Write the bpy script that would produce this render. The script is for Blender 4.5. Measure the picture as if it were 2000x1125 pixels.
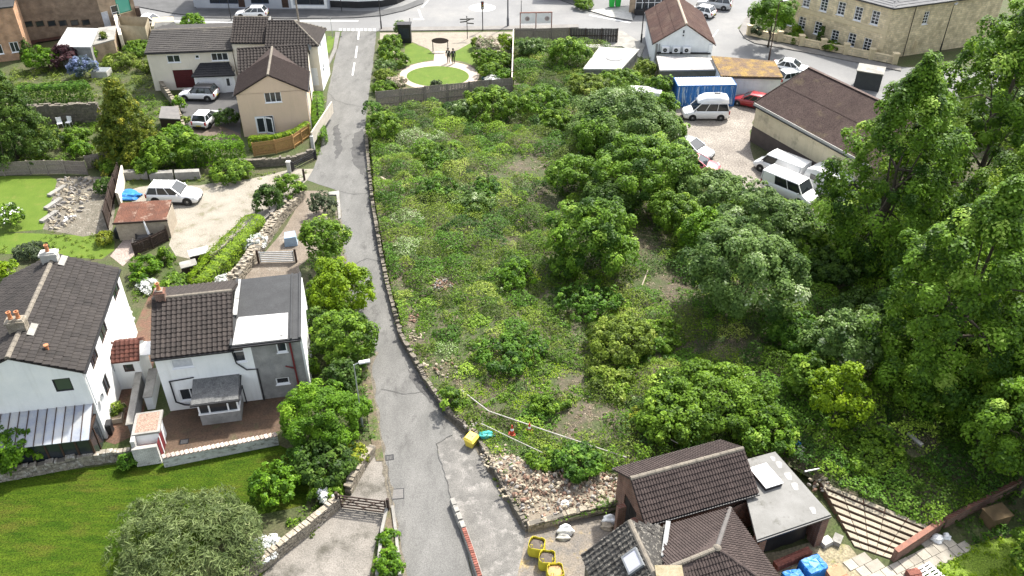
import bpy, bmesh, math, random
import numpy as np
from mathutils import Vector, Matrix

for o in list(bpy.data.objects): bpy.data.objects.remove(o)
SC = bpy.context.scene; COL = SC.collection
R = math.radians
# ---------------------------------------------------------------- camera, sky, sun, exposure
CAM_H, PITCH, FOC = 37.0, R(36), 1680.0
cam = bpy.data.cameras.new('camera'); co = bpy.data.objects.new('camera', cam); COL.objects.link(co)
co.location = (0, 0, CAM_H); co.rotation_euler = (R(90) - PITCH, 0, 0)
cam.sensor_width = 36; cam.lens = 36 * FOC / 2000; cam.clip_end = 5000; cam.clip_start = .5
SC.camera = co
SUN_AZ, SUN_EL = R(33), R(54)          # azimuth from +Y towards +X
w = bpy.data.worlds.new('World'); SC.world = w; w.use_nodes = True
nt = w.node_tree; sky = nt.nodes.new('ShaderNodeTexSky'); sky.sky_type = 'NISHITA'; sky.sun_disc = False
sky.sun_elevation = SUN_EL; sky.sun_rotation = SUN_AZ; sky.air_density = 1.0; sky.dust_density = 3.0; sky.ozone_density = .6
bg = nt.nodes['Background']; bg.inputs[1].default_value = .15; hz = nt.nodes.new('ShaderNodeHueSaturation'); hz.inputs['Saturation'].default_value = .45   # thin bright cloud
nt.links.new(sky.outputs[0], hz.inputs['Color']); nt.links.new(hz.outputs[0], bg.inputs[0])
sl = bpy.data.lights.new('sun', 'SUN'); sl.energy = 3.3; sl.angle = R(2.5); sl.color = (1, .96, .88)
so = bpy.data.objects.new('sun', sl); COL.objects.link(so)
tosun = Vector((math.sin(SUN_AZ) * math.cos(SUN_EL), math.cos(SUN_AZ) * math.cos(SUN_EL), math.sin(SUN_EL)))
so.rotation_euler = (-tosun).to_track_quat('-Z', 'Y').to_euler(); so.location = tosun * 150
vs = SC.view_settings; vs.view_transform = 'Standard'; vs.look = 'None'; vs.gamma = 1; vs.use_curve_mapping = False; vs.exposure = 1.42
SC.render.engine = 'CYCLES'

# ---------------------------------------------------------------- survey: a point of the photograph at a known height -> metres
def P(x, y, z=0.0):
    u = (x - 1000) / FOC; v = (y - 562.5) / FOC
    t = (CAM_H - z) / (math.sin(PITCH) + v * math.cos(PITCH))
    return (u * t, t * (math.cos(PITCH) - v * math.sin(PITCH)), z)
def P2(x, y, z=0.0): return P(x, y, z)[:2]
def onwall(px, py, o, d):
    """where the sight line meets the vertical plane through o along d: (run along wall, height)"""
    u = (px - 1000) / FOC; v = (py - 562.5) / FOC
    dx, dy, dz = u, math.cos(PITCH) - v * math.sin(PITCH), -math.sin(PITCH) - v * math.cos(PITCH)
    nx, ny = -d[1], d[0]
    t = (nx * o[0] + ny * o[1]) / (nx * dx + ny * dy)
    X, Y = t * dx - o[0], t * dy - o[1]
    return X * d[0] + Y * d[1], CAM_H + t * dz
def span(pxw, x, y): # metres of a width in picture points at that ground place
    return pxw / FOC * (CAM_H / (math.sin(PITCH) + (y - 562.5) / FOC * math.cos(PITCH)))

# ---------------------------------------------------------------- materials
MATS = {}
def _ramp(N, a, b, p0=.35, p1=.65):
    r = N.new('ShaderNodeValToRGB'); e = r.color_ramp.elements
    e[0].position = p0; e[0].color = (*a, 1); e[1].position = p1; e[1].color = (*b, 1); return r
def mat(name, a, b=None, scale=2.0, rough=.85, bump=0.0, bscale=25, grain=.25, gscale=40, spec=.3, third=None, tscale=.7, tpos=(.55, .7),
        objrand=0.0, metal=0.0, stretch=None, streak=None, coord='pos'):
    if name in MATS: return MATS[name]
    m = bpy.data.materials.new(name); m.use_nodes = True; T = m.node_tree; N = T.nodes; L = T.links
    p = N['Principled BSDF']; p.inputs['Roughness'].default_value = rough; p.inputs['Specular IOR Level'].default_value = spec; p.inputs['Metallic'].default_value = metal
    if coord == 'pos': g = N.new('ShaderNodeNewGeometry'); src = g.outputs['Position']
    else: g = N.new('ShaderNodeTexCoord'); src = g.outputs['Object']
    if stretch:
        mp = N.new('ShaderNodeMapping'); mp.inputs['Scale'].default_value = stretch; L.new(src, mp.inputs[0]); src2 = mp.outputs[0]
    else: src2 = src
    b = b or tuple(c * .75 for c in a)
    n1 = N.new('ShaderNodeTexNoise'); n1.inputs['Scale'].default_value = scale; n1.inputs['Detail'].default_value = 6; n1.inputs['Roughness'].default_value = .62; L.new(src2, n1.inputs['Vector'])
    r1 = _ramp(N, a, b); L.new(n1.outputs[0], r1.inputs[0]); col = r1.outputs[0]
    if third:
        n3 = N.new('ShaderNodeTexNoise'); n3.inputs['Scale'].default_value = tscale; n3.inputs['Detail'].default_value = 7; n3.inputs['Roughness'].default_value = .68; L.new(src2, n3.inputs['Vector'])
        r3 = _ramp(N, (0, 0, 0), (1, 1, 1), *tpos); L.new(n3.outputs[0], r3.inputs[0])
        mx = N.new('ShaderNodeMixRGB'); L.new(r3.outputs[0], mx.inputs[0]); L.new(col, mx.inputs[1]); mx.inputs[2].default_value = (*third, 1); col = mx.outputs[0]
    if streak:                                     # run-off stains down a wall
        mp = N.new('ShaderNodeMapping'); mp.inputs['Scale'].default_value = (3, 3, .25); L.new(src, mp.inputs[0])
        ns = N.new('ShaderNodeTexNoise'); ns.inputs['Scale'].default_value = 1.2; ns.inputs['Detail'].default_value = 5; L.new(mp.outputs[0], ns.inputs['Vector'])
        rs = _ramp(N, (0, 0, 0), (.6, .6, .6), .52, .95); L.new(ns.outputs[0], rs.inputs[0])
        ms = N.new('ShaderNodeMixRGB'); L.new(rs.outputs[0], ms.inputs[0]); L.new(col, ms.inputs[1]); ms.inputs[2].default_value = (*streak, 1); col = ms.outputs[0]
    if grain:
        n2 = N.new('ShaderNodeTexNoise'); n2.inputs['Scale'].default_value = gscale; n2.inputs['Detail'].default_value = 3; L.new(src, n2.inputs['Vector'])
        r2 = _ramp(N, (1 - grain,) * 3, (1 + grain * .6,) * 3, .3, .7); L.new(n2.outputs[0], r2.inputs[0])
        m2 = N.new('ShaderNodeMixRGB'); m2.blend_type = 'MULTIPLY'; m2.inputs[0].default_value = 1; L.new(col, m2.inputs[1]); L.new(r2.outputs[0], m2.inputs[2]); col = m2.outputs[0]
    if objrand:
        oi = N.new('ShaderNodeObjectInfo'); mr = N.new('ShaderNodeMapRange'); L.new(oi.outputs['Random'], mr.inputs[0]); mr.inputs[3].default_value = 1 - objrand; mr.inputs[4].default_value = 1 + objrand
        m4 = N.new('ShaderNodeMixRGB'); m4.blend_type = 'MULTIPLY'; m4.inputs[0].default_value = 1; L.new(col, m4.inputs[1]); L.new(mr.outputs[0], m4.inputs[2]); col = m4.outputs[0]
    L.new(col, p.inputs['Base Color'])
    if bump:
        nb = N.new('ShaderNodeTexNoise'); nb.inputs['Scale'].default_value = bscale; nb.inputs['Detail'].default_value = 4; L.new(src2, nb.inputs['Vector'])
        bp = N.new('ShaderNodeBump'); bp.inputs['Strength'].default_value = bump; bp.inputs['Distance'].default_value = .05; L.new(nb.outputs[0], bp.inputs['Height']); L.new(bp.outputs[0], p.inputs['Normal'])
    MATS[name] = m; return m
def brickmat(name, c1, c2, mortar, bw=.225, bh=.075, third=None, tpos=(.5, .7), ms=.012):
    if name in MATS: return MATS[name]
    m = bpy.data.materials.new(name); m.use_nodes = True; T = m.node_tree; N = T.nodes; L = T.links; p = N['Principled BSDF']; p.inputs['Roughness'].default_value = .9; p.inputs['Specular IOR Level'].default_value = .2
    tc = N.new('ShaderNodeTexCoord'); sp = N.new('ShaderNodeSeparateXYZ'); L.new(tc.outputs['Object'], sp.inputs[0])
    ad = N.new('ShaderNodeMath'); L.new(sp.outputs[0], ad.inputs[0]); L.new(sp.outputs[1], ad.inputs[1])
    cb = N.new('ShaderNodeCombineXYZ'); L.new(ad.outputs[0], cb.inputs[0]); L.new(sp.outputs[2], cb.inputs[1])
    bt = N.new('ShaderNodeTexBrick'); L.new(cb.outputs[0], bt.inputs['Vector']); bt.inputs['Scale'].default_value = 1; bt.inputs['Brick Width'].default_value = bw; bt.inputs['Row Height'].default_value = bh
    bt.inputs['Mortar Size'].default_value = ms; bt.inputs['Color1'].default_value = (*c1, 1); bt.inputs['Color2'].default_value = (*c2, 1); bt.inputs['Mortar'].default_value = (*mortar, 1)
    n = N.new('ShaderNodeTexNoise'); n.inputs['Scale'].default_value = 1.3; n.inputs['Detail'].default_value = 7; L.new(tc.outputs['Object'], n.inputs['Vector'])
    r = _ramp(N, (.65,) * 3, (1.2,) * 3, .3, .7); L.new(n.outputs[0], r.inputs[0])
    mx = N.new('ShaderNodeMixRGB'); mx.blend_type = 'MULTIPLY'; mx.inputs[0].default_value = 1; L.new(bt.outputs[0], mx.inputs[1]); L.new(r.outputs[0], mx.inputs[2]); col = mx.outputs[0]
    if third:
        r3 = _ramp(N, (0, 0, 0), (1, 1, 1), *tpos); n3 = N.new('ShaderNodeTexNoise'); n3.inputs['Scale'].default_value = 2.5; n3.inputs['Detail'].default_value = 6; L.new(tc.outputs['Object'], n3.inputs['Vector']); L.new(n3.outputs[0], r3.inputs[0])
        m3 = N.new('ShaderNodeMixRGB'); L.new(r3.outputs[0], m3.inputs[0]); L.new(col, m3.inputs[1]); m3.inputs[2].default_value = (*third, 1); col = m3.outputs[0]
    L.new(col, p.inputs['Base Color'])
    bp = N.new('ShaderNodeBump'); bp.inputs['Strength'].default_value = .5; bp.inputs['Distance'].default_value = .01; L.new(bt.outputs['Fac'], bp.inputs['Height']); bp.invert = True; L.new(bp.outputs[0], p.inputs['Normal'])
    MATS[name] = m; return m
def leafmat(name, a, b, c=None, trans=.35, rough=.5):
    if name in MATS: return MATS[name]
    m = bpy.data.materials.new(name); m.use_nodes = True; T = m.node_tree; N = T.nodes; L = T.links; p = N['Principled BSDF']; out = N['Material Output']
    p.inputs['Roughness'].default_value = rough; p.inputs['Specular IOR Level'].default_value = .14
    at = N.new('ShaderNodeAttribute'); at.attribute_name = 'tint'
    r = _ramp(N, tuple(q * .75 for q in a), b, .1, .72)
    if c: e = r.color_ramp.elements.new(1.0); e.color = (*c, 1)
    L.new(at.outputs['Fac'], r.inputs[0]); L.new(r.outputs[0], p.inputs['Base Color'])
    t = N.new('ShaderNodeBsdfTranslucent'); hs = N.new('ShaderNodeHueSaturation'); hs.inputs['Value'].default_value = 1.25; hs.inputs['Hue'].default_value = .485
    L.new(r.outputs[0], hs.inputs['Color']); L.new(hs.outputs[0], t.inputs[0])
    mx = N.new('ShaderNodeMixShader'); mx.inputs[0].default_value = trans; L.new(p.outputs[0], mx.inputs[1]); L.new(t.outputs[0], mx.inputs[2]); L.new(mx.outputs[0], out.inputs[0])
    MATS[name] = m; return m
def glassmat(name='window_glass', c=(.025, .03, .035), rough=.06):
    if name in MATS: return MATS[name]
    m = bpy.data.materials.new(name); m.use_nodes = True; p = m.node_tree.nodes['Principled BSDF']; p.inputs['Base Color'].default_value = (*c, 1); p.inputs['Roughness'].default_value = rough; p.inputs['Specular IOR Level'].default_value = .7
    MATS[name] = m; return m

# ---------------------------------------------------------------- mesh helpers
def tag(o, label=None, cat=None, group=None, kind=None):
    if label: o['label'] = label
    if cat: o['category'] = cat
    if group: o['group'] = group
    if kind: o['kind'] = kind
    return o
def thing(name, label, cat, loc=(0, 0, 0), rot=0.0, group=None):
    o = bpy.data.objects.new(name, None); o.empty_display_size = .3; COL.objects.link(o); o.location = loc if len(loc) == 3 else (*loc, 0); o.rotation_euler = (0, 0, rot)
    return tag(o, label, cat, group)
class MB:
    def __init__(s): s.v = []; s.f = []; s.m = []; s.smooth = False
    def add(s, vs, fs, mi=0):
        k = len(s.v); s.v += [tuple(v) for v in vs]; s.f += [tuple(i + k for i in f) for f in fs]; s.m += [mi] * len(fs); return s
    def box(s, x0, x1, y0, y1, z0, z1, mi=0, M=None):
        vs = [(x, y, z) for z in (z0, z1) for y in (y0, y1) for x in (x0, x1)]
        if M is not None: vs = [tuple(M @ Vector(v)) for v in vs]
        return s.add(vs, [(0, 2, 3, 1), (4, 5, 7, 6), (0, 1, 5, 4), (2, 6, 7, 3), (0, 4, 6, 2), (1, 3, 7, 5)], mi)
    def bar(s, a, b, wd, ht, mi=0, up=(0, 0, 1)):
        a = Vector(a); b = Vector(b); d = (b - a); l = d.length; d.normalize(); u = Vector(up)
        if abs(d.dot(u)) > .98: u = Vector((1, 0, 0))
        sd = d.cross(u).normalized(); u = sd.cross(d)
        M = Matrix((d, sd, u)).transposed().to_4x4(); M.translation = a
        return s.box(0, l, -wd / 2, wd / 2, -ht / 2, ht / 2, mi, M)
    def prism(s, pts, z0, z1, mi=0, sides=True, cap=True, bottom=False):
        pts = [tuple(p[:2]) for p in pts]
        A = sum(pts[i][0] * pts[(i + 1) % len(pts)][1] - pts[(i + 1) % len(pts)][0] * pts[i][1] for i in range(len(pts)))
        if A < 0: pts = pts[::-1]
        n = len(pts); vs = [(*p, z0) for p in pts] + [(*p, z1) for p in pts]; fs = []
        if cap: fs.append(tuple(range(n, 2 * n)))
        if bottom: fs.append(tuple(range(n - 1, -1, -1)))
        if sides: fs += [(i, (i + 1) % n, n + (i + 1) % n, n + i) for i in range(n)]
        return s.add(vs, fs, mi)
    def slab(s, pts, th, mi=0):
        """planar 3-D polygon given a thickness downwards"""
        n = len(pts); vs = [tuple(p) for p in pts] + [(p[0], p[1], p[2] - th) for p in pts]
        A = sum(pts[i][0] * pts[(i + 1) % n][1] - pts[(i + 1) % n][0] * pts[i][1] for i in range(n))
        fs = [tuple(range(n)), tuple(range(2 * n - 1, n - 1, -1))] + [(i, n + i, n + (i + 1) % n, (i + 1) % n) for i in range(n)]
        if A < 0: fs = [f[::-1] for f in fs]
        return s.add(vs, fs, mi)
    def tube(s, path, rad, n=8, mi=0, cap=True):
        path = [Vector(p) for p in path]; k = len(path)
        if not hasattr(rad, '__len__'): rad = [rad] * k
        vs = []; prev = None
        for i, p in enumerate(path):
            d = (path[min(i + 1, k - 1)] - path[max(i - 1, 0)]).normalized()
            if prev is None: a = d.orthogonal().normalized()
            else: a = (prev - d * prev.dot(d)).normalized()
            prev = a; b = d.cross(a)
            vs += [p + (a * math.cos(2 * math.pi * j / n) + b * math.sin(2 * math.pi * j / n)) * rad[i] for j in range(n)]
        fs = [(i * n + j, i * n + (j + 1) % n, (i + 1) * n + (j + 1) % n, (i + 1) * n + j) for i in range(k - 1) for j in range(n)]
        if cap: fs += [tuple(range(n - 1, -1, -1)), tuple(range((k - 1) * n, k * n))]
        return s.add(vs, fs, mi)
    def lathe(s, prof, c=(0, 0, 0), n=16, mi=0):
        vs = [(c[0] + r * math.cos(2 * math.pi * j / n), c[1] + r * math.sin(2 * math.pi * j / n), c[2] + z) for r, z in prof for j in range(n)]; k = len(prof)
        fs = [(i * n + j, i * n + (j + 1) % n, (i + 1) * n + (j + 1) % n, (i + 1) * n + j) for i in range(k - 1) for j in range(n)] + [tuple(range(n - 1, -1, -1)), tuple(range((k - 1) * n, k * n))]
        return s.add(vs, fs, mi)
    def mesh(s, name, mats, off=(0, 0, 0)):
        me = bpy.data.meshes.new(name); me.from_pydata([(x - off[0], y - off[1], z - off[2]) for x, y, z in s.v], [], s.f)
        mats = mats if isinstance(mats, (list, tuple)) else [mats]
        for m in mats: me.materials.append(m)
        if len(mats) > 1: me.polygons.foreach_set('material_index', s.m)
        if s.smooth: me.polygons.foreach_set('use_smooth', [True] * len(s.f))
        me.update(); return me
    def build(s, name, mats, parent=None):
        if parent is None:
            a = np.array(s.v); off = ((a[:, 0].min() + a[:, 0].max()) / 2, (a[:, 1].min() + a[:, 1].max()) / 2, a[:, 2].min())
        else: off = (0, 0, 0)
        o = bpy.data.objects.new(name, s.mesh(name, mats, off)); COL.objects.link(o); o.location = off
        if parent is not None: o.parent = parent
        return o
def inst(name, me, parent, loc, rot=(0, 0, 0), scale=(1, 1, 1)):
    o = bpy.data.objects.new(name, me); COL.objects.link(o); o.parent = parent; o.location = loc; o.rotation_euler = rot; o.scale = scale; return o
def instm(name, me, parent, M):
    o = bpy.data.objects.new(name, me); COL.objects.link(o); o.parent = parent; o.matrix_local = M; return o
def copy_tree(o, parent=None):
    c = o.copy(); COL.objects.link(c)
    if parent is not None: c.parent = parent; c.matrix_parent_inverse = o.matrix_parent_inverse.copy()
    for ch in list(o.children): copy_tree(ch, c)
    return c
def jag(pts, step=1.0, amp=.08, seed=1, closed=True):
    rg = random.Random(seed); out = []; n = len(pts)
    for i in range(n if closed else n - 1):
        a = pts[i]; b = pts[(i + 1) % n]; L = math.hypot(b[0] - a[0], b[1] - a[1]); k = max(1, int(L / step))
        for j in range(k):
            t = j / k; out.append((a[0] + (b[0] - a[0]) * t + rg.uniform(-amp, amp), a[1] + (b[1] - a[1]) * t + rg.uniform(-amp, amp)))
    if not closed: out.append(tuple(pts[-1][:2]))
    return out
def sheet(name, px, z, m, amp=0.0, step=1.0, world=False, kind='structure', parent=None, seed=1):
    pts = px if world else [P2(x, y, z) for x, y in px]
    if amp: pts = jag(pts, step, amp, seed)
    mb = MB(); mb.prism(pts, z, z, sides=False); o = mb.build(name, m, parent); o.data.update()
    if kind: o['kind'] = kind
    return o
def raised(name, px, z0, z1, m, kind='structure', world=False):
    pts = px if world else [P2(x, y, z1) for x, y in px]
    o = MB().prism(pts, z0, z1).build(name, m); o['kind'] = kind; return o

# ---------------------------------------------------------------- shared materials
ASPH = mat('worn_asphalt', (0.1516, 0.1479, 0.1391), (0.1109, 0.1087, 0.1021), scale=.55, grain=.35, gscale=22, bump=.3, bscale=50, third=(0.07026, 0.06804, 0.06361), tscale=.6, tpos=(.56, .72), rough=.8, stretch=(1.5, .6, 1))
STREET = mat('street_asphalt', (0.184, 0.184, 0.1822), (0.1518, 0.1518, 0.1518), scale=.15, grain=.22, gscale=25, rough=.8, third=(0.2208, 0.2162, 0.207), tscale=.12, tpos=(.5, .7))
PATCH = mat('patched_tarmac', (0.17, 0.1615, 0.1487), (0.1105, 0.1062, 0.09775), scale=1.2, grain=.35, gscale=18, third=(0.2295, 0.2167, 0.1997), tscale=1.6, tpos=(.52, .66), bump=.4)
PAVE = mat('pavement_slab', (.2, .19, .175), (.15, .14, .13), scale=.8, grain=.25)
DPAVE = mat('dark_pavement', (.1, .1, .1), (.075, .075, .075), scale=.8, grain=.25)
CONC = mat('old_concrete', (.3, .29, .265), (.2, .19, .17), scale=1.1, grain=.3, third=(.12, .115, .1), tscale=1.7, tpos=(.58, .72), bump=.2)
LCONC = mat('pale_concrete', (.46, .45, .42), (.36, .35, .32), scale=1.3, grain=.2, third=(.2, .19, .16), tscale=1.1, tpos=(.56, .75))
GRAVEL = mat('beige_gravel', (0.297, 0.27, 0.225), (0.225, 0.2025, 0.162), scale=.6, grain=.45, gscale=14, third=(0.135, 0.126, 0.072), tscale=.6, tpos=(.55, .7), bump=.5, bscale=18)
COBBLE = mat('cobbled_yard', (0.243, 0.216, 0.1845), (0.18, 0.1575, 0.135), scale=.5, grain=.5, gscale=7, third=(0.288, 0.261, 0.225), tscale=.35, tpos=(.5, .7), bump=.7, bscale=7)
SOIL = mat('bare_soil', (.16, .125, .085), (.095, .075, .05), scale=1.2, grain=.4, gscale=12, bump=.7, bscale=9, third=(.06, .09, .02), tscale=.8, tpos=(.45, .6))
EARTH = mat('rough_ground', (0.048, 0.072, 0.016), (0.076, 0.072, 0.036), scale=.5, grain=.4, gscale=8, bump=.5, third=(0.04, 0.068, 0.012), tscale=.4)
LAWN = mat('mown_lawn', (.024, .055, .0025), (.058, .092, .006), scale=1.1, grain=.6, gscale=11, bump=.8, bscale=22, third=(0.07948, 0.07552, 0.0132), tscale=.5, tpos=(.52, .74), stretch=(.55, 1.8, 1), spec=.08)
LAWN2 = mat('bright_lawn', (0.0684, 0.1188, 0.006), (0.09, 0.1404, 0.0108), scale=.8, grain=.3, gscale=18, third=(0.144, 0.1512, 0.03), tscale=.9, tpos=(.55, .8))
TERR = mat('brown_terrace', (0.108, 0.068, 0.044), (0.076, 0.052, 0.036), scale=1.5, grain=.3, gscale=9, third=(0.08, 0.08, 0.04), tscale=.8, tpos=(.55, .7))
ALLEY = mat('red_brick_paving', (0.136, 0.07225, 0.04675), (0.0935, 0.0595, 0.0425), scale=1.2, grain=.35, gscale=8, third=(0.119, 0.09775, 0.051), tscale=.6, tpos=(.5, .65))
PATHM = mat('pink_path', (.42, .35, .29), (.36, .3, .25), scale=1, grain=.2)
FORE = mat('buff_paving', (.27, .235, .185), (.21, .185, .15), scale=1.5, grain=.3, gscale=10)
WPAINT = mat('white_road_paint', (.75, .75, .73), (.55, .55, .53), scale=4, grain=.3, gscale=20)
RENDERW = mat('white_render', (.8, .8, .78), (.72, .73, .72), scale=.8, grain=.06, streak=(.55, .54, .5), bump=.05)
CREAM = mat('cream_render', (0.7128, 0.648, 0.54), (0.648, 0.5886, 0.486), scale=.8, grain=.08, streak=(0.54, 0.486, 0.3996))
TAN = mat('tan_render', (0.6608, 0.495, 0.3622), (0.6136, 0.462, 0.336), scale=.6, grain=.1, gscale=50, streak=(0.472, 0.363, 0.2625))
GREYR = mat('grey_cement_render', (.27, .265, .255), (.19, .187, .18), scale=1.2, grain=.2, third=(.34, .33, .31), tscale=1.3, tpos=(.5, .75), streak=(.2, .2, .2))
STONEW = mat('rubble_stone', (.31, .27, .205), (.2, .17, .13), scale=3.5, grain=.4, gscale=20, third=(.4, .36, .3), tscale=2.8, tpos=(.52, .68), objrand=.15, bump=.5)
STONED = mat('dark_rubble_stone', (.2, .175, .14), (.12, .105, .085), scale=3, grain=.4, gscale=20, third=(.08, .09, .04), tscale=1.3, tpos=(.55, .7), bump=.5)
MORTAR = mat('lime_mortar', (.15, .135, .11), (.1, .09, .075), scale=3)
ASHLAR = brickmat('squared_sandstone', (.74, .62, .41), (.62, .51, .33), (.5, .44, .31), bw=.55, bh=.24, third=(.46, .385, .27), tpos=(.52, .72), ms=.02)
SANDST = mat('dressed_sandstone', (.64, .54, .35), (.56, .47, .3), scale=1.6, grain=.15)
REDB = brickmat('red_brick', (.2, .085, .058), (.135, .063, .047), (.25, .21, .17), third=(.09, .06, .05), tpos=(.55, .75))
BROWNB = brickmat('brown_brick', (.23, .155, .1), (.18, .12, .08), (.22, .19, .155), third=(.13, .1, .075), tpos=(.55, .75))
BUFFB = brickmat('buff_brick', (.38, .27, .17), (.32, .225, .14), (.33, .28, .22))
WPVC = mat('white_frame', (.8, .8, .8), (.75, .75, .75), grain=.04, rough=.4)
BLACKP = mat('black_paint', (.02, .02, .022), (.028, .028, .03), grain=.1, rough=.45)
BROWNF = mat('brown_frame', (.06, .035, .025), (.045, .028, .02), grain=.15, rough=.6)
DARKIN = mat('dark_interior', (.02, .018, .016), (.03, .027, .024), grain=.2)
GLASS = glassmat(); GLASS2 = glassmat('pale_glass', (.2, .22, .23), .1)
CURTAIN = mat('net_curtain', (.55, .56, .58), (.42, .43, .46), scale=3, grain=.1)
TILE = mat('concrete_roof_tile', (0.02805, 0.02188, 0.01907), (0.03815, 0.02973, 0.02581), scale=1.5, grain=.4, gscale=25, objrand=.22, third=(0.06171, 0.0533, 0.04488), tscale=2.2, tpos=(.6, .8), rough=.75)
TILEG = mat('grey_brown_roof_tile', (0.02985, 0.02548, 0.0233), (0.0364, 0.0313, 0.02803), scale=1.2, grain=.3, gscale=25, objrand=.16, third=(0.02184, 0.01929, 0.01747), tscale=.9, tpos=(.52, .7))
TILEN = mat('new_brown_roof_tile', (0.0465, 0.03375, 0.03075), (0.0585, 0.0435, 0.039), scale=2, grain=.25, gscale=25, objrand=.16)
TILEL = mat('lichened_stone_tile', (0.0375, 0.0345, 0.0315), (0.06375, 0.06, 0.054), scale=4, grain=.5, gscale=18, objrand=.3, third=(0.225, 0.21, 0.18), tscale=6, tpos=(.53, .62))
TILEK = mat('black_roof_tile', (.03, .03, .032), (.042, .04, .042), scale=1, grain=.3, gscale=20, objrand=.12)
TILER = mat('red_brown_sheet_roof', (.115, .066, .052), (.09, .054, .045), scale=.8, grain=.2, third=(.15, .1, .075), tscale=.6, tpos=(.5, .7))
RIDGE = mat('ridge_mortar', (.2, .175, .14), (.13, .115, .095), scale=3, grain=.3)
FELT = mat('roofing_felt', (0.03, 0.03075, 0.03225), (0.042, 0.0435, 0.045), scale=1.1, grain=.25, gscale=15, rough=.7)
WFELT = mat('white_roof_coating', (.44, .44, .43), (.34, .34, .335), scale=1.8, grain=.25, third=(.11, .11, .105), tscale=1.7, tpos=(.56, .68))
TIMB = mat('weathered_timber', (.26, .225, .19), (.19, .165, .14), scale=4, grain=.35, gscale=20, stretch=(6, 6, .6), objrand=.15)
TIMBD = mat('dark_stained_timber', (.05, .032, .024), (.035, .024, .02), scale=3, grain=.3, objrand=.15)
TIMBO = mat('orange_bamboo', (.42, .25, .1), (.34, .2, .08), scale=5, grain=.25, gscale=25, objrand=.12)
TIMBL = mat('pale_timber', (.36, .31, .24), (.28, .235, .18), scale=4, grain=.25, objrand=.12)
GALV = mat('galvanised_metal', (.42, .44, .45), (.34, .36, .37), scale=3, grain=.1, rough=.45, metal=.5)
RUST = mat('rusty_sheet', (.15, .062, .038), (.1, .045, .03), scale=1.5, grain=.3, gscale=15, third=(.3, .22, .17), tscale=1.1, tpos=(.55, .68), objrand=.1, streak=(.12, .05, .03))
TERRA = mat('terracotta', (.48, .2, .09), (.38, .16, .08), scale=4, grain=.15)
WBRICK = brickmat('whitewashed_brick', (.66, .65, .62), (.56, .55, .52), (.36, .34, .31), third=(.3, .28, .25), tpos=(.6, .72))
PLWHITE = mat('white_plastic', (.78, .78, .77), (.7, .7, .7), grain=.05, rough=.45)
# ---------------------------------------------------------------- building kit (local frame: x along the front, y into depth)
def wall_plane(mb, o, d, L, z0, z1, ops, rev=.13, mi=0):
    """one wall face from o along unit d; outside lies on the right of d; ops = (s0,s1,za,zb) openings with reveals"""
    nx, ny = d[1], -d[0]
    xs = sorted({0, L, *[s for q in ops for s in q[:2]]}); zs = sorted({z0, z1, *[s for q in ops for s in q[2:4]]})
    pt = lambda s, z, k=0.0: (o[0] + d[0] * s - nx * k, o[1] + d[1] * s - ny * k, z)
    for i in range(len(xs) - 1):
        for j in range(len(zs) - 1):
            cx = (xs[i] + xs[i + 1]) / 2; cz = (zs[j] + zs[j + 1]) / 2
            if any(q[0] < cx < q[1] and q[2] < cz < q[3] for q in ops): continue
            mb.add([pt(xs[i], zs[j]), pt(xs[i + 1], zs[j]), pt(xs[i + 1], zs[j + 1]), pt(xs[i], zs[j + 1])], [(0, 1, 2, 3)], mi)
    for a, b, c, e in [q[:4] for q in ops]:
        for p, q in (((a, c), (a, e)), ((b, e), (b, c)), ((a, e), (b, e)), ((b, c), (a, c))):
            mb.add([pt(*p), pt(*q), pt(*q, rev), pt(*p, rev)], [(0, 1, 2, 3)], mi)
def window(root, o, d, s0, s1, z0, z1, cols=2, rows=1, fm=None, gm=None, fw=.07, rev=.11, sill=True, bars=None, name='window', label=None, split=None):
    """frame, panes and sill set back in an opening of a wall"""
    fm = fm or WPVC; gm = gm or GLASS; nx, ny = d[1], -d[0]
    M = Matrix(((d[0], -nx, 0, o[0]), (d[1], -ny, 0, o[1]), (0, 0, 1, 0), (0, 0, 0, 1)))   # s, inward, z
    f = MB(); k0, k1 = rev - .07, rev - .005
    f.box(s0, s1, k0, k1, z0, z0 + fw, 0, M); f.box(s0, s1, k0, k1, z1 - fw, z1, 0, M); f.box(s0, s0 + fw, k0, k1, z0 + fw, z1 - fw, 0, M); f.box(s1 - fw, s1, k0, k1, z0 + fw, z1 - fw, 0, M)
    xs = [s0 + fw + (s1 - s0 - 2 * fw) * i / cols for i in range(cols + 1)]; zz = split or [z0 + fw + (z1 - z0 - 2 * fw) * i / rows for i in range(rows + 1)]
    bw = bars or fw * .8
    for x in xs[1:-1]: f.box(x - bw / 2, x + bw / 2, k0 + .005, k1 - .003, z0 + fw, z1 - fw, 0, M)
    for z in zz[1:-1]: f.box(s0 + fw, s1 - fw, k0 + .008, k1 - .006, z - bw / 2, z + bw / 2, 0, M)
    fo = f.build(name, fm, root)
    if label: fo['label'] = label
    for i in range(cols):
        for j in range(rows):
            MB().box(xs[i] + .004, xs[i + 1] - .004, k1 - .03, k1 - .012, zz[j] + .004, zz[j + 1] - .004, 0, M).build('pane', gm, fo)
    if sill: MB().box(s0 - .05, s1 + .05, -.06, rev - .072, z0 - .05, z0 + .002, 0, M).build('sill', fm if fm is WPVC else SANDST, fo)
    return fo
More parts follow.
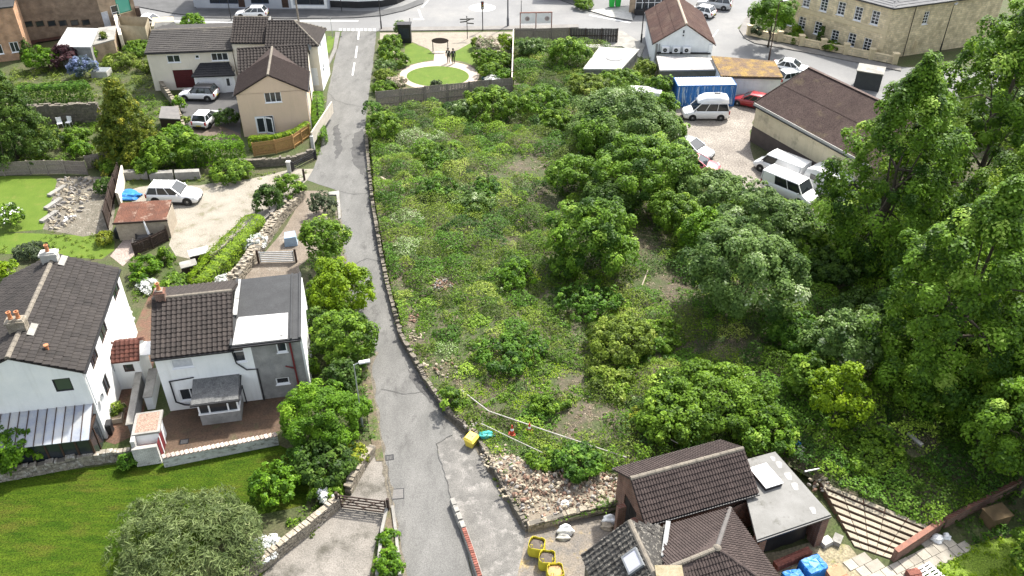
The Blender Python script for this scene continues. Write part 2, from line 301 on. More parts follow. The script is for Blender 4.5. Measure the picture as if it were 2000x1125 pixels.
def door(root, o, d, s0, s1, z0, z1, m, rev=.11, name='door', panels=(2, 2), glass=None, handle=True, ribs=0):
    nx, ny = d[1], -d[0]; M = Matrix(((d[0], -nx, 0, o[0]), (d[1], -ny, 0, o[1]), (0, 0, 1, 0), (0, 0, 0, 1)))
    f = MB(); f.box(s0, s1, rev - .05, rev - .004, z0, z1, 0, M)
    if ribs:
        for i in range(ribs): zz = z0 + (z1 - z0) * (i + .1) / ribs; f.box(s0 + .03, s1 - .03, rev - .065, rev - .051, zz, zz + (z1 - z0) / ribs * .8, 0, M)
    else:
        c, r = panels
        for i in range(c):
            for j in range(r):
                a = s0 + (s1 - s0) * (i + .14) / c; b = s0 + (s1 - s0) * (i + .86) / c; e = z0 + (z1 - z0) * (j + .1) / r; g = z0 + (z1 - z0) * (j + .9) / r
                f.box(a, b, rev - .062, rev - .051, e, g, 0, M)
    o_ = f.build(name, m, root)
    if glass: MB().box(glass[0], glass[1], rev - .08, rev - .064, glass[2], glass[3], 0, M).build('pane', GLASS, o_)
    if handle: MB().box(s1 - .16, s1 - .06, rev - .1, rev - .064, z0 + (z1 - z0) * .48, z0 + (z1 - z0) * .5, 0, M).build('handle', GALV, o_)
    return o_
TILEMESH = {}; TILE_EDGE = mat('dark_tile_edge', (.02, .02, .016), (.03, .03, .022), grain=.3)  # darker colour for the downslope edge faces of grid tiles
def tile_mesh(kind, wd, ln, m):
    k = (kind, round(wd, 3), round(ln, 3), m.name)
    if k in TILEMESH: return TILEMESH[k]
    mb = MB()
    if kind == 'roman': prof = [(0, .012), (.08, .05), (.2, .05), (.28, .012), (.5, .01), (.58, .05), (.72, .05), (.8, .012), (1, .012)]
    elif kind == 'pan': prof = [(0, .06), (.12, .075), (.26, .06), (.4, .015), (.62, 0.0), (.85, .015), (1, .05)]
    elif kind == 'grid': prof = [(0, .02), (.06, .045), (.94, .045), (1, .02)]
    else: prof = [(0, .02), (.5, .028), (1, .02)]
    n = len(prof); lift = .075 if kind == 'grid' else .04
    vs = [(p[0] * wd, 0, p[1] + lift) for p in prof] + [(p[0] * wd, ln * 1.06, p[1] * .9) for p in prof] + [(p[0] * wd, 0, p[1] + lift - .03) for p in prof]
    fs = [(i, i + 1, n + i + 1, n + i) for i in range(n - 1)] + [(2 * n + i, 2 * n + i + 1, i + 1, i) for i in range(n - 1)]
    mb.add(vs, fs)
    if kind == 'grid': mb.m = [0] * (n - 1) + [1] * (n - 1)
    TILEMESH[k] = mb.mesh('tile', [m, TILE_EDGE] if kind == 'grid' else m); return TILEMESH[k]
def inpoly(x, y, poly):
    c = False; n = len(poly); j = n - 1
    for i in range(n):
        if (poly[i][1] > y) != (poly[j][1] > y) and x < (poly[j][0] - poly[i][0]) * (y - poly[i][1]) / (poly[j][1] - poly[i][1]) + poly[i][0]: c = not c
        j = i
    return c
def slope(roof, p0, u, v, W, Ls, m, tw=.33, tl=.32, kind='roman', mode='obj', clip=None, seed=3, limit=300):
    """lay tiles on a roof slope: p0 eaves corner, u along the eaves, v up the slope (local), clip = polygon in (along, up)"""
    rg = random.Random(seed); u = Vector(u).normalized(); v = Vector(v).normalized(); n = u.cross(v).normalized()
    if n.z < 0: n = -n
    nc = max(1, round(W / tw)); nr = max(1, round(Ls / tl)); tw = W / nc; tl = Ls / nr
    me = tile_mesh(kind, tw * 1.0, tl, m); cells = []
    for j in range(nr):
        for i in range(nc):
            if clip and not (inpoly((i + .5) * tw, (j + .5) * tl, clip)): continue
            cells.append((i, j))
    B = Matrix((u, v, n)).transposed()
    rest = [] 
    if mode == 'obj' and len(cells) > limit: rest = cells[limit:]; cells = cells[:limit]
    if mode != 'obj': rest = cells; cells = []
    for i, j in cells:
        M = (B @ Matrix.Rotation(rg.gauss(0, .02), 3, 'Z') @ Matrix.Rotation(rg.gauss(0, .014), 3, 'X')).to_4x4(); M.translation = Vector(p0) + u * (i * tw) + v * (j * tl) + n * (.012 + rg.uniform(0, .008)); instm('tile', me, roof, M)
    if rest:
        mb = MB(); V = [Vector(x.co) for x in me.vertices]; Fs = [tuple(q.vertices) for q in me.polygons]
        for i, j in rest:
            t = Vector(p0) + u * (i * tw) + v * (j * tl) + n * (.012 + rg.uniform(0, .012)); mb.add([t + B @ q for q in V], Fs)
        o = mb.build('roof_tiles', m, roof); o['kind'] = 'stuff'
def ridge(roof, a, b, m, r=.13, step=.45, name='ridge_tile', rise=.05):
    a = Vector(a); b = Vector(b); L = (b - a).length; k = max(1, round(L / step)); d = (b - a).normalized(); sd = d.cross(Vector((0, 0, 1))).normalized(); up = sd.cross(d)
    key = ('ridge', round(L / k, 3), round(r, 3), m.name)
    if key not in TILEMESH:
        mb = MB(); st = L / k; N = 7; vs = []
        for x in (0.0, st * .98):
            rr = r * (1.0 if x == 0 else .94)
            vs += [(x, math.cos(math.pi * (j - .6) / (N - 2.2)) * rr, math.sin(math.pi * (j - .6) / (N - 2.2)) * rr) for j in range(N)]
        fs = [(j, j + 1, N + j + 1, N + j) for j in range(N - 1)] + [tuple(range(N)), tuple(range(2 * N - 1, N - 1, -1))]
        mb.add(vs, fs); TILEMESH[key] = mb.mesh('ridge_tile', m)
    B = Matrix((d, sd, up)).transposed().to_4x4()
    for i in range(k):
        M = B.copy(); M.translation = a + (b - a) * (i / k) + up * (rise - .06); instm(name, TILEMESH[key], roof, M)
def gable_house(name, label, o, ang, L, D, e, r, axis='x', wm=RENDERW, tm=TILE, ops=None, tw=.33, tl=.32, kind='roman', mode='obj', ov=.22, gov=.1, rm=RIDGE, cat='house', ridge_r=.13, sides='FBLR', trim=None, backmode=None, seed=5, grev=.13):
    root = thing(name, label, cat, o, ang); ops = ops or {}
    W = MB(); fr = {'F': ((0, 0), (1, 0), L), 'R': ((L, 0), (0, 1), D), 'B': ((L, D), (-1, 0), L), 'L': ((0, D), (0, -1), D)}
    for k in sides: wall_plane(W, fr[k][0], fr[k][1], fr[k][2], -.15, e, ops.get(k, []), grev)
    if axis == 'y':
        if 'F' in sides: W.add([(0, 0, e), (L, 0, e), (L / 2, 0, e + r)], [(0, 1, 2)])
        if 'B' in sides: W.add([(L, D, e), (0, D, e), (L / 2, D, e + r)], [(0, 1, 2)])
    else:
        if 'L' in sides: W.add([(0, D, e), (0, 0, e), (0, D / 2, e + r)], [(0, 1, 2)])
        if 'R' in sides: W.add([(L, 0, e), (L, D, e), (L, D / 2, e + r)], [(0, 1, 2)])
    W.build('wall', wm, root)
    half = (D if axis == 'x' else L) / 2; sl = math.hypot(half, r); k = r / half; zt = .06
    S = MB()
    if axis == 'x':
        A = [(-gov, -ov, e - ov * k + zt), (L + gov, -ov, e - ov * k + zt), (L + gov, D / 2, e + r + zt), (-gov, D / 2, e + r + zt)]
        Bk = [(L + gov, D + ov, e - ov * k + zt), (-gov, D + ov, e - ov * k + zt), (-gov, D / 2, e + r + zt), (L + gov, D / 2, e + r + zt)]
    else:
        A = [(L + ov, -gov, e - ov * k + zt), (L + ov, D + gov, e - ov * k + zt), (L / 2, D + gov, e + r + zt), (L / 2, -gov, e + r + zt)]
        Bk = [(-ov, D + gov, e - ov * k + zt), (-ov, -gov, e - ov * k + zt), (L / 2, -gov, e + r + zt), (L / 2, D + gov, e + r + zt)]
    S.slab(A, .09); S.slab(Bk, .088); roof = S.build('roof', tm, root)
    for q, md in ((A, mode), (Bk, backmode or mode)):
        u = Vector(q[1]) - Vector(q[0]); v = Vector(q[3]) - Vector(q[0]); slope(roof, q[0], u, v, u.length, v.length, tm, tw, tl, kind, md, seed=seed)
    ridge(roof, A[3], A[2], rm, ridge_r)
    for q in (A, Bk): g = MB(); a, b = Vector(q[0]), Vector(q[1]); off = Vector((q[0][0] - q[3][0], q[0][1] - q[3][1], 0)).normalized() * .06; g.bar(a + off + Vector((0, 0, -.07)), b + off + Vector((0, 0, -.07)), .11, .09); g.build('gutter', BLACKP, root)
    return root, roof, fr
def chimney(root, x, y, z0, h, wx, wy, m, pots=2, potm=TERRA, along='x', flash=True):
    c = MB(); c.box(x - wx / 2, x + wx / 2, y - wy / 2, y + wy / 2, z0, z0 + h); c.box(x - wx / 2 - .06, x + wx / 2 + .06, y - wy / 2 - .06, y + wy / 2 + .06, z0 + h - .18, z0 + h - .04); c.box(x - wx / 2 + .04, x + wx / 2 - .04, y - wy / 2 + .04, y + wy / 2 - .04, z0 + h, z0 + h + .06)
    ch = c.build('chimney', m, root)
    for i in range(pots):
        t = (i + .5) / pots - .5; px, py = (x + t * wx * .85, y) if along == 'x' else (x, y + t * wy * .85)
        MB().lathe([(.13, 0), (.14, .05), (.11, .1), (.1, .38), (.13, .4), (.13, .46), (.08, .46), (.08, .1)], (px, py, z0 + h + .055), 12).build('chimney_pot', potm, ch)
    return ch
def pipe(root, pts, m=BLACKP, r=.045, name='drainpipe'):
    return MB().tube(pts, r, 6).build(name, m, root)

# ---------------------------------------------------------------- foliage
LM = {
 'mid': leafmat('leaf_mid', (.045, .1, .009), (.15, .265, .02), (.3, .42, .055)),
 'syc': leafmat('leaf_sycamore', (.038, .095, .009), (.145, .27, .02), (.32, .45, .08)),
 'bright': leafmat('leaf_bright', (.05, .125, .007), (.125, .25, .013), (.22, .35, .03)),
 'lime': leafmat('leaf_lime', (.09, .17, .005), (.2, .31, .01), (.32, .42, .025)),
 'yellow': leafmat('leaf_yellow', (.1, .14, .01), (.23, .27, .02), (.38, .38, .05)),
 'dark': leafmat('leaf_dark', (0.025, 0.059, 0.009), (0.070, 0.132, 0.018), (0.139, 0.220, 0.034)),
 'grey': leafmat('leaf_silver', (.045, .1, .018), (.16, .255, .06), (.46, .52, .33)),
 'gold': leafmat('leaf_golden_conifer', (0.046, 0.086, 0.010), (0.158, 0.191, 0.018), (0.370, 0.343, 0.036), trans=.2),
 'conif': leafmat('leaf_conifer', (0.026, 0.060, 0.011), (0.081, 0.143, 0.019), (0.162, 0.235, 0.036), trans=.2),
 'willow': leafmat('leaf_willow', (0.066, 0.103, 0.031), (0.178, 0.228, 0.082), (0.396, 0.428, 0.204), trans=.3),
 'purple': leafmat('leaf_purple', (0.036, 0.014, 0.019), (0.084, 0.036, 0.042), (0.144, 0.072, 0.072)),
 'blue': leafmat('flower_blue', (0.060, 0.096, 0.072), (0.144, 0.180, 0.300), (0.300, 0.360, 0.600)),
 'white': leafmat('flower_white', (0.420, 0.456, 0.396), (0.840, 0.840, 0.816), (0.850, 0.850, 0.850), trans=.2),
 'pink': leafmat('flower_pink', (0.144, 0.204, 0.072), (0.480, 0.396, 0.312), (0.780, 0.636, 0.564), trans=.25),
 'weed': leafmat('leaf_weed', (.06, .1, .012), (.19, .27, .03), (.36, .41, .1)),
 'straw': leafmat('dry_straw', (0.204, 0.156, 0.096), (0.384, 0.312, 0.216), (0.552, 0.468, 0.360), trans=.2),
 'rhub': leafmat('leaf_lush', (.03, .082, .01), (.095, .205, .018), (.2, .33, .05)),
 'olive': leafmat('leaf_olive', (0.036, 0.054, 0.026), (0.084, 0.114, 0.054), (0.168, 0.204, 0.108)),
}
def nrm(a): return a / np.maximum(np.linalg.norm(a, axis=1, keepdims=True), 1e-6)
def leafmesh(name, pts, nor, tint, size, m, rng, aspect=.62, upb=.55, rnd=.38, fold=.0):
    n = len(pts); N = nrm(nor + np.array([0, 0, upb]) + rng.normal(0, rnd, (n, 3)))
    T = np.cross(N, nrm(rng.normal(0, 1, (n, 3)))); T = nrm(T); Bv = np.cross(N, T)
    s = (size * rng.uniform(.6, 1.25, n))[:, None]
    V = np.empty((n, 4, 3)); V[:, 0] = pts - T * s; V[:, 1] = pts + Bv * s * aspect - N * s * .12; V[:, 2] = pts + T * s; V[:, 3] = pts - Bv * s * aspect - N * s * .12
    me = bpy.data.meshes.new(name); me.vertices.add(4 * n); me.vertices.foreach_set('co', V.ravel().astype(np.float32))
    me.loops.add(4 * n); me.loops.foreach_set('vertex_index', np.arange(4 * n, dtype=np.int32)); me.polygons.add(n); me.polygons.foreach_set('loop_start', np.arange(0, 4 * n, 4, dtype=np.int32))
    a = me.attributes.new('tint', 'FLOAT', 'POINT'); a.data.foreach_set('value', np.repeat(np.clip(tint, 0, 1), 4).astype(np.float32))
    me.materials.append(m); me.update(calc_edges=True); return me
def crown_pts(rng, c, rx, ry, rz, clumps, per, cr, shape='ell', low=.35, lump=.16, tvar=.22):
    k = int(clumps); d = rng.normal(0, 1, (k * 3, 3)); d = nrm(d); d = d[(d[:, 2] > -low)][:k]; k = len(d)
    # low frequency lumps
    q = nrm(rng.normal(0, 1, (7, 3))); ph = rng.uniform(0, 6.28, 7); lf = sum(np.cos(d @ q[i] * (2.2 + i * .5) + ph[i]) for i in range(7)) / 7
    rad = (1 + lump * 2 * lf) * rng.uniform(.78, 1.06, k)
    inner = rng.random(k) < .22; rad = np.where(inner, rad * .66, rad)
    if shape == 'cone':
        h = rng.uniform(0, 1, k) ** 1.35; th = rng.uniform(0, 6.28, k); rr = (1 - h) ** .85 * (1 + .35 * lf) * rng.uniform(.62, 1.05, k) + .03
        C = np.stack([rr * rx * np.cos(th), rr * ry * np.sin(th), (h * 2 - 1) * rz], 1); d = nrm(np.stack([np.cos(th), np.sin(th), .35 + 0 * th], 1))
    elif shape == 'tree':     # wide shoulders narrowing to a rounded top
        h = rng.uniform(0, 1, k) ** 1.1; th = rng.uniform(0, 6.28, k); pr = np.clip(1.12 * np.sin(np.pi * np.clip(h * .86 + .2, 0, 1)) ** .8, 0, 1.1); rr = pr * (1 + lump * 2.2 * lf) * rng.uniform(.72, 1.06, k); rr = np.where(rng.random(k) < .18, rr * .6, rr)
        C = np.stack([rr * rx * np.cos(th), rr * ry * np.sin(th), (h * 2 - 1) * rz * (1 + .12 * lf)], 1); d = nrm(np.stack([np.cos(th), np.sin(th), (h - .35) * 1.6], 1))
    else: C = d * rad[:, None] * np.array([rx, ry, rz])
    C = C + np.array(c)
    r_ = cr * rng.uniform(.6, 1.35, k)
    dd = nrm(np.repeat(d, per, 0) * .6 + rng.normal(0, 1, (k * per, 3)) * .62 + np.array([0, 0, .35]))
    pts = np.repeat(C, per, 0) + dd * (np.repeat(r_, per) * rng.uniform(.62, 1.0, k * per))[:, None]
    ct = rng.normal(.42, tvar, k) ; tint = np.repeat(ct, per) + rng.normal(0, .13, k * per)
    return pts, dd, tint, C
def trunk_mb(rng, base, top, r0, limbs, C, lean=0):
    mb = MB(); base = Vector(base); top = Vector(top); pts = []; m = 6
    for i in range(m + 1):
        t = i / m; pts.append(base.lerp(top, t) + Vector((rng.normal(0, .03), rng.normal(0, .03), 0)) * (top - base).length * .3 * t)
    mb.tube(pts, [r0 * (1.25 if i == 0 else 1) * (1 - .8 * i / m) for i in range(m + 1)], 8)
    for i in range(limbs):
        a = pts[rng.integers(1, m)]; b = Vector(C[rng.integers(0, len(C))]); c = a.lerp(b, .5) + Vector((0, 0, .12 * (b - a).length)); mb.tube([a, c, a.lerp(b, .92)], [r0 * .38, r0 * .22, r0 * .06], 5, cap=False)
    mb.smooth = True; return mb
BARK = mat('bark', (.11, .09, .07), (.065, .053, .04), scale=6, grain=.4, gscale=30, bump=.6)
SEED = [100]
def plant(name, label, cat, base, h, rx, pal='mid', ry=None, shape='ell', leaf=.13, dens=1.0, cr=None, trunk=None, group=None, z0=None, aspect=.62, low=.35, lump=.16, upb=.55, rnd=.38, clear=None, tvar=.22, flowers=None, limbs=None):
    """a tree or shrub standing at base (world x, y, z): stems plus a crown of leaf clumps; clear = bare stem height"""
    SEED[0] += 1; rng = np.random.default_rng(SEED[0]); ry = ry or rx; base = tuple(base) if len(base) == 3 else (*base, 0)
    clear = (h * .08 if clear is None else clear); rz = (h - clear) / 2; cr = cr or max(.22, min(.75, .2 * (rx + rz) / 2 + .12))
    root = thing(name, label, cat, base, 0, group)
    area = 4 * math.pi * ((((rx * ry) ** 1.6 + (rx * rz) ** 1.6 + (ry * rz) ** 1.6) / 3) ** (1 / 1.6)) * .8
    clumps = max(10, area / (cr * cr * 1.25) * dens); per = max(8, int(cr * cr * 4.0 / (leaf * leaf)))
    pts, d, tint, C = crown_pts(rng, (0, 0, clear + rz), rx, ry, rz, clumps, per, cr, shape, low, lump, tvar)
    ok = pts[:, 2] > .03; pts, d, tint = pts[ok], d[ok], tint[ok]
    o = bpy.data.objects.new('crown', leafmesh('crown', pts, d, tint, leaf, LM[pal], rng, aspect, upb, rnd)); COL.objects.link(o); o.parent = root
    r0 = trunk or max(.03, h * .014)
    trunk_mb(rng, (0, 0, -.1), (0, 0, clear + rz * (1.2 if shape != 'cone' else 1.8)), r0, limbs if limbs is not None else (14 if h > 6 else 7), C).build('trunk' if h > 3 or clear > 1 else 'stem', BARK, root)
    if flowers:
        pal2, nf, fs = flowers; top = np.where(C[:, 2] > clear + rz * .7)[0]; idx = rng.choice(top, min(len(top), nf), replace=False); fp = []
        for i in idx: fp.append(C[i] + nrm(rng.normal(0, 1, (14, 3)) + np.array([0, 0, 1.2])) * cr * rng.uniform(.85, 1.12, (14, 1)))
        fp = np.concatenate(fp); f = bpy.data.objects.new('blossom', leafmesh('blossom', fp, np.tile([0, 0, 1.], (len(fp), 1)), rng.uniform(.2, 1, len(fp)), fs, LM[pal2], rng, .9)); COL.objects.link(f); f.parent = root
    return root
def shrub(px, py, wpx, h, label, pal='mid', name='shrub', cat='shrub', zb=0.0, sq=1.0, **k):
    """shrub whose visual centre is seen at (px, py)"""
    if h < 1.5 and zb > 0: k.setdefault('lump', .4); k.setdefault('low', .06); k.setdefault('dens', .6); k.setdefault('cr', .3); wpx *= 1.3; h *= .9
    c = P(px, py, zb + h * .5); rx = span(wpx, px, py) * .5 * (1 - h * .5 / CAM_H) * .9
    return plant(name, label, cat, (c[0], c[1], zb), h, rx, pal, ry=rx * sq, **k)
def hedge(name, label, pts, wd, h, pal, leaf=.1, zb=0.0, dens=1.0, cat='hedge', crumple=.12, zfun=None):
    """clipped hedge along a world polyline"""
    SEED[0] += 1; rng = np.random.default_rng(SEED[0]); a = np.array([q[:2] for q in pts]); seg = np.linalg.norm(np.diff(a, axis=0), axis=1); L = seg.sum(); cum = np.concatenate([[0], np.cumsum(seg)])
    n = int(L * (wd + 2 * h) / (leaf * leaf) * 1.15 * dens); s = rng.uniform(0, L, n); i = np.clip(np.searchsorted(cum, s) - 1, 0, len(seg) - 1); t = (s - cum[i]) / seg[i]
    pos = a[i] * (1 - t)[:, None] + a[i + 1] * t[:, None]; dr = (a[i + 1] - a[i]) / seg[i][:, None]; sd = np.stack([-dr[:, 1], dr[:, 0]], 1)
    th = rng.uniform(-.15, np.pi + .15, n); ex = .45; cx = np.sign(np.cos(th)) * np.abs(np.cos(th)) ** ex; cz = np.abs(np.sin(th)) ** ex * np.where(np.sin(th) < 0, -1, 1)
    bump = 1 + crumple * (np.sin(s * 2.1) * .5 + np.sin(s * 4.7 + 1) * .4 + np.sin(s * 1.1 + 2) * .6) + rng.normal(0, .05, n); dep = np.where(rng.random(n) < .25, rng.uniform(.55, .9, n), 1)
    end = np.clip(np.minimum(s, L - s) / (wd * .4), 0, 1) ** .5
    z = np.where(rng.random(n) < .5, rng.uniform(0, 1, n), cz); z = np.clip(cz, 0, 1); z = np.where(z < .8, rng.uniform(0, .95, n), z)
    P3 = np.stack([pos[:, 0] + sd[:, 0] * cx * wd / 2 * bump * dep * end, pos[:, 1] + sd[:, 1] * cx * wd / 2 * bump * dep * end, zb + z * h * (.9 + .1 * bump) * (.75 + .25 * end)], 1)
    nn = np.stack([sd[:, 0] * cx, sd[:, 1] * cx, cz * 1.2], 1); cell = np.floor(s / .45) * 7 + np.floor(z * h / .4) * 3 + np.floor(cx * wd / .5); tint = .42 + .2 * np.sin(cell * 12.9898) + rng.normal(0, .14, n)
    off = np.array([P3[:, 0].mean(), P3[:, 1].mean(), zb]); root = thing(name, label, cat, tuple(off))
    o = bpy.data.objects.new('foliage', leafmesh('foliage', P3 - off, nn, tint, leaf, LM[pal], rng)); COL.objects.link(o); o.parent = root
    st = MB()
    for q in np.arange(.4, L - .2, .9):
        j = min(np.searchsorted(cum, q) - 1, len(seg) - 1); j = max(j, 0); u = (q - cum[j]) / seg[j]; p = a[j] * (1 - u) + a[j + 1] * u - off[:2]; st.tube([(p[0], p[1], -.05), (p[0] + .05, p[1], h * .4), (p[0] - .05, p[1] + .05, h * .8)], [.04, .03, .01], 5)
    st.build('stem', BARK, root); return root
def rubble_wall(name, label, pts, h, th, m, core=MORTAR, sl=.32, sh=.2, z0=0.0, seed=4, cope=True, cat='wall', hfun=None, pieces=0):
    """drystone / mortared rubble wall along world points: a recessed core with single stones standing proud of it"""
    rg = random.Random(seed); root = thing(name, label, cat, (pts[0][0], pts[0][1], z0)); ox, oy = pts[0][0], pts[0][1]; C = MB(); S = MB(); big = []
    for i in range(len(pts) - 1):
        a = Vector((pts[i][0] - ox, pts[i][1] - oy, 0)); b = Vector((pts[i + 1][0] - ox, pts[i + 1][1] - oy, 0)); L = (b - a).length; d = (b - a).normalized(); M = Matrix(((d.x, -d.y, 0, a.x), (d.y, d.x, 0, a.y), (0, 0, 1, 0), (0, 0, 0, 1)))
        C.box(-.02, L + .02, -th / 2 + .035, th / 2 - .035, -.15, h - .04, 0, M)
        z = -.08
        while z < h - .02:
            hh = min(sh * rg.uniform(.7, 1.3), h - z + .03); x = rg.uniform(-sl, 0)
            while x < L:
                l = sl * rg.uniform(.5, 1.5); x0, x1 = max(x, -th * .3), min(x + l, L + th * .3)
                if x1 - x0 > .06:
                    g = .015; nl = max(1, round(th / .3)) if z + hh > h - .05 else 1; cut = [-th / 2 - rg.uniform(0, .035) + .02] + [-th / 2 + th * (q + rg.uniform(-.2, .2)) / nl for q in range(1, nl)] + [th / 2 + rg.uniform(0, .03) - .02]
                    for q in range(nl): sh_ = rg.uniform(-.25, .25) * l if nl > 1 else 0; S.box(x0 + g + sh_, x1 - g + sh_, cut[q] + g / 2, cut[q + 1] - g / 2, z + g, z + hh - g + (rg.uniform(-.08, .1) if z + hh > h - .05 else 0), 0, M @ Matrix.Rotation(rg.gauss(0, .03), 4, 'Y'))
                x += l
            z += hh
    C.build('mortar_core', core, root); o = S.build('stones', m, root); o['kind'] = 'stuff'
    return root
def fence(name, label, pts, h, m, post=.1, every=1.8, boards=.14, z0=0.0, cat='fence', rails=(.25, .85), gap=.012, th=.022, panel=True, back=False, cap=None, group=None, pm=None, skip=()):
    """timber fence: posts, rails and one boarded panel per bay"""
    ox, oy = pts[0][:2]; root = thing(name, label, cat, (ox, oy, z0), 0, group); rg = random.Random(len(label)); pm = pm or m
    P_ = []; 
    for i in range(len(pts) - 1):
        a = Vector((pts[i][0] - ox, pts[i][1] - oy, 0)); b = Vector((pts[i + 1][0] - ox, pts[i + 1][1] - oy, 0)); L = (b - a).length; k = max(1, round(L / every)); d = (b - a).normalized()
        for j in range(k):
            s0, s1 = L * j / k, L * (j + 1) / k; M = Matrix(((d.x, -d.y, 0, a.x + d.x * s0), (d.y, d.x, 0, a.y + d.y * s0), (0, 0, 1, 0), (0, 0, 0, 1))); W = s1 - s0; hh = h + rg.uniform(-.03, .03)
            MB().box(-post / 2, post / 2, -post / 2, post / 2, -.2, hh + .06, 0, M).build('post', pm, root)
            if j in skip: continue
            pn = MB(); nb = max(1, int((W - post) / boards)); bw = (W - post) / nb
            for q in range(nb): dz = rg.uniform(-.012, .012); pn.box(post / 2 + q * bw + gap / 2, post / 2 + (q + 1) * bw - gap / 2, .012 + (q % 2) * .006, .012 + th + (q % 2) * .006, .03, hh + dz, 0, M)
            pn.build('panel', m, root); rl = MB()
            for f in rails: rl.box(post / 2, W - post / 2, -.035, .01, hh * f - .04, hh * f + .04, 0, M)
            if cap: rl.box(-post / 2, W - post / 2, -.05, .07, hh + .02, hh + .06, 0, M)
            rl.build('rail', pm, root)
    d0 = M.copy(); MB().box(W - post / 2, W + post / 2, -post / 2, post / 2, -.2, h + .06, 0, d0).build('post', pm, root)
    return root
def lamp_post(px, py, h, label, arm=(1, 0), al=.7, m=GALV, r=.06, head=True, name='street_lamp', cat='street lamp'):
    x, y, _ = P(px, py); root = thing(name, label, cat, (x, y, 0)); MB().tube([(0, 0, -.1), (0, 0, 1.1), (0, 0, 1.12), (0, 0, h)], [r * 1.5, r * 1.5, r, r * .7], 8).build('column', m, root)
    if head:
        ax, ay = arm; MB().tube([(0, 0, h - .03), (ax * al * .5, ay * al * .5, h + .06), (ax * al, ay * al, h + .08)], r * .5, 6).build('arm', m, root)
        hd = MB(); hd.bar((ax * al * .85, ay * al * .85, h + .09), (ax * (al + .55), ay * (al + .55), h + .12), .2, .1); ho = hd.build('lamp_head', PLWHITE, root)
        MB().bar((ax * al, ay * al, h + .035), (ax * (al + .45), ay * (al + .45), h + .06), .14, .03).build('lens', GLASS2, ho)
    return root

# ---------------------------------------------------------------- vehicles (local: x forward, z up)
PAINT = {}
def paint(name, c, rough=.28):
    m = mat('car_paint_' + name, c, tuple(q * .94 for q in c), scale=1.5, grain=.02, rough=rough, spec=.5); p = m.node_tree.nodes['Principled BSDF']; p.inputs['Coat Weight'].default_value = .6; p.inputs['Coat Roughness'].default_value = .08; return m
TYRE = mat('tyre_rubber', (.018, .018, .018), (.024, .024, .024), grain=.1); RIM = mat('alloy_rim', (.35, .35, .36), (.28, .28, .29), grain=.05, rough=.35, metal=.6); TRIM = mat('black_trim', (.025, .025, .027), (.03, .03, .03), grain=.1, rough=.6)
CGL = glassmat('car_glass', (.02, .025, .028), .05); LAMP = glassmat('headlight_lens', (.5, .52, .53), .1); RED = glassmat('tail_light_lens', (.3, .01, .01), .2); PLATEY = mat('yellow_plate', (.6, .5, .05), (.6, .5, .05), grain=.05)
def wheel(root, x, y, r, wd):
    s = 1 if y > 0 else -1; n = 18; t = MB(); prof = [(r * .62, -wd / 2), (r * .92, -wd / 2), (r, -wd * .35), (r, wd * .35), (r * .92, wd / 2), (r * .62, wd / 2)]
    vs = [(x + q * math.cos(2 * math.pi * j / n), y + z, r + q * math.sin(2 * math.pi * j / n)) for q, z in prof for j in range(n)]; k = len(prof)
    t.add(vs, [(i * n + j, (i + 1) * n + j, (i + 1) * n + (j + 1) % n, i * n + (j + 1) % n) for i in range(k - 1) for j in range(n)]); w_ = t.build('wheel', TYRE, root)
    d = MB(); yo = y + s * wd * .42
    d.add([(x + q * math.cos(2 * math.pi * j / 10), yo + z, r + q * math.sin(2 * math.pi * j / 10)) for q, z in ((r * .64, 0), (r * .5, -s * .02), (r * .14, s * .015)) for j in range(10)], [(i * 10 + j, (i + 1) * 10 + j, (i + 1) * 10 + (j + 1) % 10, i * 10 + (j + 1) % 10) for i in range(2) for j in range(10)] + [tuple(range(20, 30))])
    d.build('rim', RIM, w_)
